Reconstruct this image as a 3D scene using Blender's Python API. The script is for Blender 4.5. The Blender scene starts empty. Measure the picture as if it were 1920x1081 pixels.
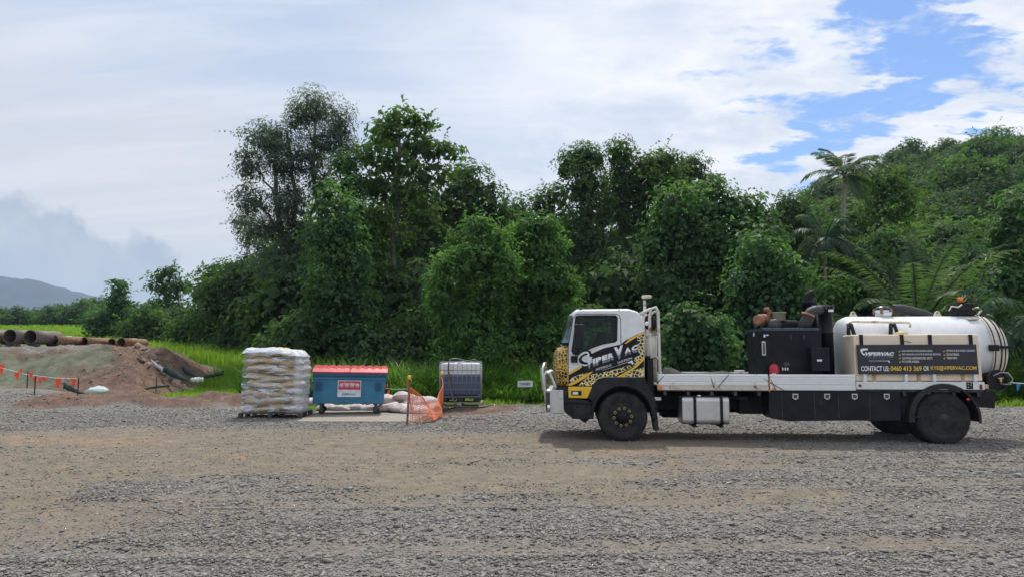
import bpy, bmesh, math, random
import numpy as np
from mathutils import Vector, Matrix, geometry, noise as mnoise
PI = math.pi
random.seed(7)
RNG = np.random.default_rng(11)
S = bpy.context.scene
COL = S.collection

# ------------------------------------------------------------------ camera
CAM_H, F, PITCH = 1.6, 1333.0, math.atan(130 / 1333.0)
cam_d = bpy.data.cameras.new('camera')
cam = bpy.data.objects.new('camera', cam_d)
COL.objects.link(cam)
cam.location = (0, 0, CAM_H)
cam.rotation_euler = (PI / 2 + PITCH, 0, 0)
cam_d.sensor_width = 36
cam_d.lens = 36 * F / 1920
cam_d.clip_start = 0.1
cam_d.clip_end = 12000
S.camera = cam

# ------------------------------------------------------------------ world: sky with cloud layer
SUN_EL, SUN_AZ = math.radians(60), math.radians(8)      # azimuth from +Y towards +X
W = bpy.data.worlds.new('World')
S.world = W
W.use_nodes = True
wn, wl = W.node_tree.nodes, W.node_tree.links
wn.clear()


def cdir(px, py):
    x, z = (px - 960) / F, (540.5 - py) / F
    v = Vector((x, math.cos(PITCH) - z * math.sin(PITCH), math.sin(PITCH) + z * math.cos(PITCH)))
    return v


class NT:
    """tiny node helper"""
    def __init__(s, tree):
        s.t = tree

    def n(s, typ, ins=None, **kw):
        nd = s.t.nodes.new(typ)
        for k, v in kw.items():
            setattr(nd, k, v)
        for k, v in (ins or {}).items():
            if isinstance(v, bpy.types.NodeSocket):
                s.t.links.new(v, nd.inputs[k])
            else:
                nd.inputs[k].default_value = v
        return nd

    def m(s, op, a, b=0.0, c=0.0, clamp=False):
        nd = s.n('ShaderNodeMath', {0: a, 1: b, 2: c}, operation=op)
        nd.use_clamp = clamp
        return nd.outputs[0]

    def vm(s, op, a, b=(0, 0, 0)):
        nd = s.n('ShaderNodeVectorMath', {0: a, 1: b}, operation=op)
        return nd.outputs['Value'] if op in ('LENGTH', 'DOT_PRODUCT', 'DISTANCE') else nd.outputs[0]

    def ss(s, v, lo, hi, a=0.0, b=1.0):
        nd = s.n('ShaderNodeMapRange', {0: v, 1: lo, 2: hi, 3: a, 4: b}, interpolation_type='SMOOTHSTEP')
        return nd.outputs[0]

    def noise(s, vec, scale, detail=5, rough=0.55, dist=0.0):
        return s.n('ShaderNodeTexNoise', {'Vector': vec, 'Scale': scale, 'Detail': detail, 'Roughness': rough,
                                          'Distortion': dist}).outputs[0]

    def mix(s, f, a, b, blend='MIX'):
        nd = s.t.nodes.new('ShaderNodeMix')
        nd.data_type = 'RGBA'
        nd.blend_type = blend
        for i, v in ((0, f), (6, a), (7, b)):
            if isinstance(v, bpy.types.NodeSocket):
                s.t.links.new(v, nd.inputs[i])
            else:
                nd.inputs[i].default_value = v if i == 0 else (*v[:3], 1)
        return nd.outputs[2]

    def ramp(s, f, stops, interp='LINEAR'):
        nd = s.n('ShaderNodeValToRGB', {0: f})
        cr = nd.color_ramp
        cr.interpolation = interp
        while len(cr.elements) < len(stops):
            cr.elements.new(0.5)
        for e, (p, c) in zip(cr.elements, stops):
            e.position = p
            e.color = (*c, 1)
        return nd.outputs[0]


w = NT(W.node_tree)
tc = w.n('ShaderNodeTexCoord').outputs['Generated']
dirn = w.vm('NORMALIZE', tc)
sep = w.n('ShaderNodeSeparateXYZ', {0: dirn})
zc = w.m('ADD', w.m('MAXIMUM', sep.outputs[2], 0.0), 0.16)
plane = w.n('ShaderNodeCombineXYZ', {0: w.m('DIVIDE', sep.outputs[0], zc), 1: w.m('DIVIDE', sep.outputs[1], zc), 2: 0.0}).outputs[0]
sky = w.n('ShaderNodeTexSky', sky_type='NISHITA', sun_disc=False, sun_elevation=SUN_EL, sun_rotation=SUN_AZ,
          dust_density=0.6, ozone_density=2.0, air_density=1.0).outputs[0]
blue = w.vm('MULTIPLY', sky, (0.080, 0.098, 0.122))
rot = w.n('ShaderNodeMapping', {'Vector': plane, 'Rotation': (0, 0, math.radians(38)), 'Scale': (1.0, 2.6, 1.0)}).outputs[0]
n1 = w.noise(rot, 1.3, 8, 0.62, 0.35)
n2 = w.noise(plane, 5.0, 7, 0.6, 0.2)
n3 = w.noise(plane, 0.8, 4, 0.5)
warp = w.vm('MULTIPLY', w.vm('SUBTRACT', w.n('ShaderNodeTexNoise', {'Vector': rot, 'Scale': 1.6, 'Detail': 7, 'Roughness': 0.65}).outputs[1], (0.5, 0.5, 0.5)), (0.30, 0.30, 0.30))
wdir = w.vm('ADD', dirn, warp)


def blob(px, py, hx, hy, ang=0, soft=0.55):
    """soft elliptical opening / cloud bank at a direction of the sky"""
    c = cdir(px, py)
    ln = c.length
    c = c.normalized()
    right = Vector((1, 0, 0))
    right = (right - c * right.dot(c)).normalized()
    up = right.cross(c) * -1
    up = c.cross(right) * -1 if up.z < 0 else up
    ca, sa = math.cos(math.radians(ang)), math.sin(math.radians(ang))
    e1 = right * ca + up * sa
    e2 = up * ca - right * sa
    d = w.vm('SUBTRACT', wdir, tuple(c))
    u = w.m('DIVIDE', w.vm('DOT_PRODUCT', d, tuple(e1)), hx / F / ln)
    v = w.m('DIVIDE', w.vm('DOT_PRODUCT', d, tuple(e2)), hy / F / ln)
    r = w.m('SQRT', w.m('ADD', w.m('MULTIPLY', u, u), w.m('MULTIPLY', v, v)))
    return w.ss(r, 1 + soft, 1 - soft, 0.0, 1.0)


def vmax(*a):
    r = a[0]
    for b in a[1:]:
        r = w.m('MAXIMUM', r, b)
    return r


gap = vmax(blob(1760, 40, 210, 85, -28), blob(1640, 170, 190, 62, 8, .7), w.m('MULTIPLY', blob(1500, 245, 55, 130, 0, .8), 0.95),
           w.m('MULTIPLY', blob(1385, 105, 100, 45, 25, .8), 0.62), w.m('MULTIPLY', blob(1480, 180, 90, 36, 20, .8), 0.68),
           w.m('MULTIPLY', blob(1905, 235, 60, 22, 10, .7), 0.7), w.m('MULTIPLY', blob(1600, 20, 80, 40, 0, .8), 0.6))
n4 = w.noise(plane, 14.0, 5, 0.6, 0.4)
fine = w.m('ADD', w.m('MULTIPLY', w.m('SUBTRACT', n2, 0.5), 2.0), w.m('MULTIPLY', w.m('SUBTRACT', n4, 0.5), 1.1))
fine = w.m('ADD', fine, w.m('MULTIPLY', w.m('SUBTRACT', n1, 0.5), 1.6))
opened = w.ss(w.m('ADD', gap, fine), 0.34, 0.98)
opened = w.m('MULTIPLY', opened, w.ss(gap, 0.02, 0.3))
# cloud brightness: grey-blue sheet at left, white broken cloud at right
side = w.ss(w.m('ADD', sep.outputs[0], w.m('MULTIPLY', w.m('SUBTRACT', n3, 0.5), 0.5)), -0.22, 0.30)
grey = w.mix(w.ss(n3, 0.3, 0.7), (0.44, 0.52, 0.67), (0.58, 0.64, 0.75))
low = w.ss(w.m('ADD', sep.outputs[2], w.m('MULTIPLY', w.m('SUBTRACT', n1, 0.5), 0.10)), 0.30, 0.10)
grey = w.mix(w.m('MULTIPLY', low, 0.8), grey, (0.60, 0.66, 0.72))
white = w.mix(w.ss(w.m('ADD', w.m('MULTIPLY', n2, 0.55), w.m('MULTIPLY', n1, 0.55)), 0.40, 0.70), (0.56, 0.62, 0.73), (0.86, 0.87, 0.89))
cloud = w.mix(side, grey, white)
# bright thin patch in mid sky, and the dark bank low on the left
cloud = w.mix(w.m('MULTIPLY', blob(960, 150, 260, 120, 10, .9), 0.45), cloud, (0.80, 0.83, 0.88))
cloud = w.mix(w.m('MULTIPLY', blob(230, 330, 460, 170, -12, .9), 0.75), cloud, (0.62, 0.63, 0.65))
cloud = w.mix(w.m('MULTIPLY', blob(560, 120, 420, 90, -22, .9), 0.55), cloud, (0.40, 0.49, 0.66))
str_ = w.ss(w.noise(w.n('ShaderNodeMapping', {'Vector': plane, 'Rotation': (0, 0, math.radians(25)), 'Scale': (.6, 3.2, 1.0)}).outputs[0], 1.6, 7, .6, .3), .42, .68)
cloud = w.mix(w.m('MULTIPLY', str_, 0.38), cloud, (0.76, 0.78, 0.82))
wdir = w.vm('ADD', dirn, w.vm('MULTIPLY', w.vm('SUBTRACT', w.n('ShaderNodeTexNoise', {'Vector': dirn, 'Scale': 11.0, 'Detail': 8, 'Roughness': 0.62}).outputs[1], (0.5, 0.5, 0.5)), (0.14, 0.10, 0.13)))
bank = vmax(blob(-40, 470, 130, 95, 0, .16), blob(140, 510, 180, 95, -6, .14), blob(-250, 470, 260, 150, 0, .14))
bankc = w.mix(w.ss(w.noise(dirn, 14, 5, 0.6), 0.35, 0.7), (0.36, 0.42, 0.53), (0.47, 0.52, 0.60))
cloud = w.mix(w.m('MULTIPLY', bank, 0.85), cloud, bankc)
cloud = w.mix(w.m('MULTIPLY', w.ss(sep.outputs[2], 0.12, 0.0), 0.6), cloud, (0.52, 0.58, 0.66))
allsky = w.mix(opened, cloud, blue)
bg = w.n('ShaderNodeBackground', {'Color': allsky, 'Strength': 1.0})
wo = w.n('ShaderNodeOutputWorld')
wl.new(bg.outputs[0], wo.inputs[0])

# ------------------------------------------------------------------ sun
sd = bpy.data.lights.new('sun', 'SUN')
sd.energy = 3.0
sd.angle = math.radians(2.0)
sd.color = (1.0, 0.95, 0.87)
sun = bpy.data.objects.new('sun', sd)
COL.objects.link(sun)
sdir = Vector((math.sin(SUN_AZ) * math.cos(SUN_EL), math.cos(SUN_AZ) * math.cos(SUN_EL), math.sin(SUN_EL)))
sun.rotation_euler = sdir.to_track_quat('Z', 'Y').to_euler()
sun.location = (0, 0, 60)

S.view_settings.view_transform = 'Standard'
S.view_settings.look = 'None'
S.view_settings.gamma = 1
S.view_settings.exposure = 0.36
S.render.engine = 'CYCLES'
S.cycles.use_denoising = True
S.cycles.max_bounces = 6
S.cycles.transparent_max_bounces = 12
S.cycles.volume_bounces = 0
S.cycles.caustics_reflective = False
S.cycles.caustics_refractive = False
# ------------------------------------------------------------------ helpers
def sstep(a, b, x):
    t = np.clip((np.asarray(x, float) - a) / (b - a), 0, 1)
    return t * t * (3 - 2 * t)


def vnoise(x, y, seed=0):
    """2-d value noise, numpy"""
    x, y = np.asarray(x, float), np.asarray(y, float)
    xi, yi = np.floor(x).astype(np.int64), np.floor(y).astype(np.int64)
    fx, fy = x - xi, y - yi
    fx, fy = fx * fx * (3 - 2 * fx), fy * fy * (3 - 2 * fy)

    def h(a, b):
        n = (a * 374761393 + b * 668265263 + seed * 1442695041) & 0x7fffffff
        n = ((n ^ (n >> 13)) * 1274126177) & 0x7fffffff
        return ((n ^ (n >> 16)) & 0xffff) / 65535.0
    return (h(xi, yi) * (1 - fx) + h(xi + 1, yi) * fx) * (1 - fy) + (h(xi, yi + 1) * (1 - fx) + h(xi + 1, yi + 1) * fx) * fy


def fbm(x, y, seed=0, o=4):
    s, a, t = 0, 1, 0
    for k in range(o):
        s = s + a * vnoise(x * 2 ** k, y * 2 ** k, seed + k)
        t += a
        a *= .5
    return s / t


def tag(o, label=None, cat=None, group=None, kind=None):
    if label: o['label'] = label
    if cat: o['category'] = cat
    if group: o['group'] = group
    if kind: o['kind'] = kind
    return o


def empty(name, loc=(0, 0, 0), rz=0.0):
    o = bpy.data.objects.new(name, None)
    COL.objects.link(o)
    o.location = loc
    o.rotation_euler = (0, 0, rz)
    o.empty_display_size = .3
    return o


def thing(name, label, cat, loc=(0, 0, 0), rz=0.0, group=None):
    return tag(empty(name, loc, rz), label, cat, group)


def link(name, me, m=None, parent=None):
    o = bpy.data.objects.new(name, me)
    COL.objects.link(o)
    if m is not None:
        me.materials.append(m)
    if parent is not None:
        o.parent = parent
    return o


def npmesh(name, verts, faces, per=4, attr=None, smooth=False):
    """fast mesh from numpy arrays; faces (N,per)"""
    me = bpy.data.meshes.new(name)
    verts = np.asarray(verts, np.float32)
    faces = np.asarray(faces, np.int32)
    me.vertices.add(len(verts))
    me.vertices.foreach_set('co', verts.ravel())
    me.loops.add(faces.size)
    me.loops.foreach_set('vertex_index', faces.ravel())
    me.polygons.add(len(faces))
    me.polygons.foreach_set('loop_start', np.arange(0, faces.size, per, dtype=np.int32))
    me.polygons.foreach_set('loop_total', np.full(len(faces), per, np.int32))
    if smooth:
        me.polygons.foreach_set('use_smooth', np.ones(len(faces), bool))
    for k, (dom, v) in (attr or {}).items():
        a = me.attributes.new(k, 'FLOAT', dom)
        a.data.foreach_set('value', np.asarray(v, np.float32))
    me.update(calc_edges=True)
    return me


def copy_tree(o, parent=None):
    c = o.copy()
    COL.objects.link(c)
    if parent is not None:
        c.parent = parent
    for ch in o.children:
        copy_tree(ch, c)
    return c


class MB:
    """collects simple shapes into one mesh"""
    def __init__(s):
        s.bm = bmesh.new()

    def box(s, x0, x1, y0, y1, z0, z1):
        v = [s.bm.verts.new(p) for p in ((x0, y0, z0), (x1, y0, z0), (x1, y1, z0), (x0, y1, z0), (x0, y0, z1), (x1, y0, z1), (x1, y1, z1), (x0, y1, z1))]
        for f in ((3, 2, 1, 0), (4, 5, 6, 7), (0, 1, 5, 4), (1, 2, 6, 5), (2, 3, 7, 6), (3, 0, 4, 7)):
            s.bm.faces.new([v[i] for i in f])
        return s

    def prism(s, pts, y0, y1):
        """polygon in the x-z plane extruded along y"""
        a = [s.bm.verts.new((x, y0, z)) for x, z in pts]
        b = [s.bm.verts.new((x, y1, z)) for x, z in pts]
        n = len(pts)
        s.bm.faces.new(a)
        s.bm.faces.new(b[::-1])
        for i in range(n):
            s.bm.faces.new((a[(i + 1) % n], a[i], b[i], b[(i + 1) % n]))
        return s

    def tube(s, pts, r, n=8, closed=False, cap=True):
        pts = [Vector(p) for p in pts]
        rr = r if hasattr(r, '__len__') else [r] * len(pts)
        rings = []
        prev = None
        N = len(pts)
        for i, p in enumerate(pts):
            if closed:
                t = pts[(i + 1) % N] - pts[i - 1]
            else:
                t = pts[min(i + 1, N - 1)] - pts[max(i - 1, 0)]
            t = t.normalized() if t.length > 1e-9 else Vector((0, 0, 1))
            ref = prev if prev is not None else (Vector((0, 0, 1)) if abs(t.z) < .9 else Vector((1, 0, 0)))
            u = ref - t * ref.dot(t)
            if u.length < 1e-6:
                u = t.orthogonal()
            u.normalize()
            prev = u
            v = t.cross(u)
            rings.append([s.bm.verts.new(p + (u * math.cos(a) + v * math.sin(a)) * rr[i]) for a in [2 * PI * k / n for k in range(n)]])
        for i in range(N if closed else N - 1):
            A, B = rings[i], rings[(i + 1) % N]
            for k in range(n):
                f = s.bm.faces.new((A[k], A[(k + 1) % n], B[(k + 1) % n], B[k]))
                f.smooth = True
        if cap and not closed:
            s.bm.faces.new(rings[0][::-1])
            s.bm.faces.new(rings[-1])
        return s

    def lathe(s, prof, c=(0, 0, 0), axis='Z', n=32, smooth=True, close=False):
        """prof: (radius, height) list round an axis through c"""
        rings = []
        for r, h in prof:
            ring = []
            for k in range(n):
                a = 2 * PI * k / n
                ca, sa = math.cos(a) * r, math.sin(a) * r
                p = {'Z': (ca, sa, h), 'Y': (ca, h, sa), 'X': (h, ca, sa)}[axis]
                ring.append(s.bm.verts.new((p[0] + c[0], p[1] + c[1], p[2] + c[2])))
            rings.append(ring)
        R = len(rings)
        for i in range(R if close else R - 1):
            A, B = rings[i], rings[(i + 1) % R]
            for k in range(n):
                f = s.bm.faces.new((A[k], A[(k + 1) % n], B[(k + 1) % n], B[k]))
                f.smooth = smooth
        if not close:
            if prof[0][0] > 1e-4: s.bm.faces.new(rings[0][::-1])
            if prof[-1][0] > 1e-4: s.bm.faces.new(rings[-1])
        return s

    def poly(s, pts):
        s.bm.faces.new([s.bm.verts.new(p) for p in pts])
        return s

    def build(s, name, m, parent=None, bevel=0.0, seg=2):
        bmesh.ops.remove_doubles(s.bm, verts=s.bm.verts, dist=1e-5)
        bmesh.ops.recalc_face_normals(s.bm, faces=s.bm.faces)
        me = bpy.data.meshes.new(name)
        s.bm.to_mesh(me)
        s.bm.free()
        o = link(name, me, m, parent)
        if bevel > 0:
            b = o.modifiers.new('bevel', 'BEVEL')
            b.width = bevel
            b.segments = seg
            b.limit_method = 'ANGLE'
            b.angle_limit = math.radians(40)
        return o


def text(body, m, parent, org, xd, yd, width, height, name='lettering', bold=0.0, shear=0.0, depth=0.003, space=1.0):
    """writing built as a thin mesh: org = lower left corner, xd/yd unit directions, fitted to width x height"""
    cu = bpy.data.curves.new('txt', 'FONT')
    cu.body = body
    cu.size = 1
    cu.shear = shear
    cu.offset = bold
    cu.space_character = space
    cu.resolution_u = 3
    ob = bpy.data.objects.new('txt', cu)
    COL.objects.link(ob)
    dg = bpy.context.evaluated_depsgraph_get()
    me = bpy.data.meshes.new_from_object(ob.evaluated_get(dg))
    bpy.data.objects.remove(ob)
    bpy.data.curves.remove(cu)
    n = len(me.vertices)
    co = np.zeros(n * 3, np.float32)
    me.vertices.foreach_get('co', co)
    co = co.reshape(-1, 3)
    lo, hi = co.min(0), co.max(0)
    xd, yd = np.array(xd, float), np.array(yd, float)
    nd = np.cross(xd, yd)
    u = (co[:, 0] - lo[0]) / (hi[0] - lo[0]) * width
    v = (co[:, 1] - lo[1]) / (hi[1] - lo[1]) * height
    P = np.array(org, float)[None] + u[:, None] * xd + v[:, None] * yd + nd * depth
    me.vertices.foreach_set('co', P.astype(np.float32).ravel())
    me.materials.clear()
    me.update()
    me.name = name
    return link(name, me, m, parent)


# --- materials
MATS = {}


def mat(name, col, rough=0.6, metal=0.0, var=0.12, vscale=6.0, bump=0.0, bscale=40.0, dust=0.0, dustcol=(.22, .18, .13), coat=0.0, col2=None, c2lo=.55, c2hi=.7, c2scale=5.0, spec=.5):
    if name in MATS: return MATS[name]
    m = bpy.data.materials.new(name)
    m.use_nodes = True
    t = NT(m.node_tree)
    p = m.node_tree.nodes['Principled BSDF']
    oc = t.n('ShaderNodeTexCoord').outputs['Object']
    nz = t.noise(oc, vscale, 6, .6)
    c = t.mix(t.ss(nz, .3, .7), tuple(x * (1 - var) for x in col), tuple(min(1, x * (1 + var)) for x in col))
    if col2:
        c = t.mix(t.ss(t.noise(oc, c2scale, 7, .65), c2lo, c2hi), c, col2)
    if dust:
        sz = t.n('ShaderNodeSeparateXYZ', {0: oc}).outputs[2]
        d = t.m('MULTIPLY', t.ss(t.m('ADD', nz, t.m('MULTIPLY', sz, -.18)), .2, .6), dust)
        c = t.mix(d, c, dustcol)
    m.node_tree.links.new(c, p.inputs['Base Color'])
    rg = t.ss(t.noise(oc, vscale * 2.3, 4, .6), .3, .7, max(0, rough - .1), min(1, rough + .1))
    m.node_tree.links.new(rg, p.inputs['Roughness'])
    p.inputs['Metallic'].default_value = metal
    p.inputs['Specular IOR Level'].default_value = spec
    if coat: p.inputs['Coat Weight'].default_value = coat
    if bump:
        b = t.n('ShaderNodeBump', {'Strength': bump, 'Distance': .02, 'Height': t.noise(oc, bscale, 6, .6)})
        m.node_tree.links.new(b.outputs[0], p.inputs['Normal'])
    MATS[name] = m
    return m


def leafmat(name, a, b, c, trans=0.54, rough=0.6, scale=.35, spec=.12):
    """leaf colours vary leaf by leaf and branch by branch; light passes through"""
    m = bpy.data.materials.new(name)
    m.use_nodes = True
    nt = m.node_tree
    t = NT(nt)
    nt.nodes.remove(nt.nodes['Principled BSDF'])
    out = nt.nodes['Material Output']
    r = t.n('ShaderNodeAttribute', attribute_name='rnd').outputs['Fac']
    oc = t.n('ShaderNodeTexCoord').outputs['Object']
    big = t.ss(t.noise(oc, scale, 3, .5), .3, .7)
    f = t.m('ADD', t.m('MULTIPLY', r, .6), t.m('MULTIPLY', big, .4))
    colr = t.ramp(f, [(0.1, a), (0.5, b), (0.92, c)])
    geo = t.n('ShaderNodeNewGeometry')
    p = t.n('ShaderNodeBsdfPrincipled', {'Base Color': colr, 'Roughness': rough})
    p.inputs['Specular IOR Level'].default_value = spec
    tcol = t.mix(1.0, colr, (1.0, 1.15, .45), 'MULTIPLY')
    tr = t.n('ShaderNodeBsdfTranslucent', {'Color': tcol})
    mx = t.n('ShaderNodeMixShader', {0: trans, 1: p.outputs[0], 2: tr.outputs[0]})
    nt.links.new(mx.outputs[0], out.inputs[0])
    return m


L_DARK = leafmat('leaf_dark', (0.044, 0.083, 0.044), (0.079, 0.142, 0.063), (0.139, 0.234, 0.086))
L_MID = leafmat('leaf_mid', (0.052, 0.097, 0.037), (0.094, 0.169, 0.058), (0.171, 0.269, 0.082))
L_BRIGHT = leafmat('leaf_bright', (0.059, 0.125, 0.042), (0.104, 0.214, 0.069), (0.197, 0.326, 0.106))
L_GUM = leafmat('leaf_gum', (0.064, 0.100, 0.085), (0.110, 0.159, 0.135), (0.184, 0.219, 0.184))
L_PALM = leafmat('leaf_palm', (0.039, 0.075, 0.047), (0.066, 0.121, 0.077), (0.133, 0.192, 0.139), rough=.4)
L_VINE = leafmat('leaf_vine', (0.042, 0.096, 0.041), (0.079, 0.162, 0.068), (0.159, 0.277, 0.102), rough=.5, spec=.12)
L_HILL = leafmat('leaf_hill', (0.022, 0.047, 0.028), (0.044, 0.083, 0.041), (0.091, 0.139, 0.055), scale=.1)
L_PALML = leafmat('leaf_palm_light', (.045, .085, .045), (.085, .14, .07), (.16, .22, .12), rough=.45, spec=.2)
BARK = mat('bark', (.10, .085, .07), .9, var=.4, vscale=3, bump=.6, bscale=12)
BARKP = mat('bark_pale', (.30, .27, .22), .9, var=.3, vscale=3, bump=.5, bscale=12)


# ------------------------------------------------------------------ terrain
TRACKS = [(9.6, .05, .5, .3), (11.9, -.03, .4, 2.0), (7.6, .10, .6, 4.0)]


def H(x, y):
    x, y = np.asarray(x, float), np.asarray(y, float)
    a = x / np.maximum(y, 1.0)
    left = sstep(-.18, -.36, a)
    z = left * np.clip(y - 31, 0, 104) * .068
    z = z + sstep(.08, .55, a) * np.clip(y - 48, 0, 125) * (.34 + .055 * sstep(.5, .72, a))
    z = z - .25 * sstep(22.5, 24.5, y) * (1 - sstep(30, 36, y)) * (1 - left)
    # embankment on the left
    wob = (fbm(x * .5, y * .5, 5) - .5) * 1.6
    toe = 28.6 + wob
    em = np.minimum(sstep(toe - .6, toe + 5.6, y), sstep(-14.6 + wob, -19.0 + wob, x + (y - 30) * .12))
    em = em * (1 - .55 * sstep(37, 43, y) * 1.0)
    em = em * (1 - sstep(41, 50, y))
    z = z - left * np.clip(y - 31, 0, 104) * .068 * em * .9 + em * 2.12 + em * (fbm(x * 1.6, y * 1.6, 9) - .5) * .35
    # second spoil ridge behind, right of the rock chute
    d = np.hypot((x + 17.6 - (38 - y) * .30) / 1.7, (y - 37.5) / 4.0)
    z = z + .62 * sstep(1.25, .1, d) * (.7 + .6 * fbm(x * .8, y * .8, 15))
    # gravel windrow under the flags
    z = z + .55 * np.exp(-((y - 25.5 + (x + 18) * .2) / 1.5) ** 2) * sstep(-12.8, -17, x)
    # low red berm between the gravel and the grass
    bz = np.exp(-((y - 23.3 - (x + 11) * .05) / 1.15) ** 2) * sstep(-6.6, -8.2, x) * sstep(-17.5, -14, x)
    z = z + bz * (.42 + .5 * (fbm(x * 1.3, y * 1.3, 21) - .5))
    # spread of crushed rock behind the truck line
    z = z + .16 * np.exp(-((y - 21.3) / 1.4) ** 2) * sstep(-3.6, -1.5, x) * (.6 + .8 * fbm(x * .5, y * .5, 31))
    z = z + em * (fbm(x * 4, y * 4, 11, 4) - .5) * .30
    nz = fbm(x * .22, y * .22, 3) - .5
    z = z + nz * .12 * sstep(8, 14, y) * (1 - sstep(26, 30, y) * .3) * sstep(.9, 2.2, np.abs(y - 13.6 + .085 * (x - 3)) + (x < .5) * 3)
    z = z + (fbm(x * 1.1, y * 2.2, 77) - .5) * .035 * (y < 26)
    for (ya, sl, cv, ph) in TRACKS:
        for off in (-.95, .95):
            d_ = y - (ya + sl * x + cv * np.sin(x * .16 + ph) + off)
            z = z - .032 * np.exp(-(d_ / .20) ** 2) + .018 * np.exp(-((np.abs(d_) - .33) / .12) ** 2)
    pad = sstep(-6.6, -5.8, x) * sstep(-1.6, -2.3, x) * sstep(16.0, 16.9, y) * sstep(22.8, 22.0, y)
    return z * (1 - pad)


def Hs(x, y):
    return float(H(x, y))


def dirtmask(x, y):
    """0 = crushed rock, 1 = packed tan dirt"""
    n = fbm(x * .28 + 3, y * .8, 41, 4)
    band = sstep(7.0, 8.4, y + x * .10) * sstep(16.2, 14.6, y - x * .05) * sstep(7.5, -1.0, x - .3 * y + 3)
    m = np.clip(band * 1.25 * sstep(.30, .58, n + .06) + .75 * sstep(.58, .70, n) * (y < 14.5) * (y > 6), 0, 1)
    for (ya, sl, cv, ph) in TRACKS:
        for off in (-.95, .95):
            d_ = y - (ya + sl * x + cv * np.sin(x * .16 + ph) + off)
            m = np.maximum(m, .5 * np.exp(-(d_ / .24) ** 4) * sstep(.34, .5, fbm(x * .5, y * .8, 143)))
    left = sstep(-1.5, -4.5, x) * sstep(5.2, 7.5, y) * sstep(17.2, 15.8, y)
    return np.clip(np.maximum(m, left * sstep(.32, .52, n + .05) * .95), 0, 1)


def redmask(x, y):
    n = fbm(x * .5, y * 1.1, 51, 4)
    r = .5 * sstep(.60, .74, n) * sstep(11, 12, y) * (y < 16.5)
    r = np.maximum(r, .48 * sstep(.52, .70, fbm(x * .22, y * .7, 57)) * sstep(-4, -7, x) * sstep(8, 10, y) * (y < 16))
    berm = sstep(21.6, 22.6, y + (fbm(x, y, 8) - .5)) * sstep(26.6, 25.2, y) * sstep(-6.2, -7.4, x) * sstep(-17, -14.5, x)
    r = np.maximum(r, berm)
    mound = (1 - .75 * sstep(31.8, 33.2, y + (fbm(x * .8, y * .8, 12) - .5) * 2) * sstep(-18.5, -20.5, x)) * sstep(26.8, 28.2, y) * sstep(-14.0, -15.2, x + (y - 30) * .12) * (y < 46)
    rid = np.hypot((x + 17.6 - (38 - y) * .30) / 1.7, (y - 37.5) / 4.0) < 1.35
    r = np.maximum(r, np.maximum(mound, rid * 1.0))
    ibc = sstep(1.9, .7, np.hypot((x + 1.7) / 1.5, (y - 20.9) / 1.0))
    r = np.maximum(r, ibc * .9)
    return np.clip(r, 0, 1)


def greenmask(x, y):
    """sprayed mulch on the bank"""
    n = fbm(x * .6 + y * .5, y * .25, 61)
    st = fbm((x + y * .6) * 1.5, (y - x * .6) * .35, 63)
    return .72 * sstep(27.4, 28.6, y) * sstep(34.2, 32.0, y - (x + 22) * .2 + (n - .5) * 3) * sstep(-16.6, -20.0, x + (31 - y) * .3 + (st - .5) * 4) * sstep(.02, .36, st)


def grassmask(x, y):
    g = sstep(22.4, 23.3, y + (fbm(x * .9, y * .9, 71) - .5) * 1.4 + sstep(-1.2, -2.6, x) * sstep(-7, -5, x) * -.5) * sstep(-7.6, -6.4, x)
    g2 = sstep(24.6, 25.6, y + (fbm(x * .9, y * .9, 73) - .5) * 1.2) * (x <= -5.5)
    g = np.maximum(g, g2)
    keep = sstep(25.8, 27.6, y) * sstep(-13.9, -15.1, x + (y - 30) * .12) * (y < 44)
    wind = sstep(-14.5, -16.0, x) * (y < 30)
    rid = np.hypot((x + 17.6 - (38 - y) * .30) / 1.7, (y - 37.5) / 4.0) < 1.15
    g = g * (1 - keep) * (1 - wind) * (1 - rid)
    return np.clip(g * (1 - .0 * x), 0, 1)


def grid(xs, ys):
    X, Y = np.meshgrid(xs, ys)
    Z = H(X, Y)
    nx, ny = len(xs), len(ys)
    V = np.stack([X, Y, Z], -1).reshape(-1, 3)
    i = np.arange(nx - 1)[None] + (np.arange(ny - 1) * nx)[:, None]
    Fq = np.stack([i, i + 1, i + nx + 1, i + nx], -1).reshape(-1, 4)
    return V, Fq


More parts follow.
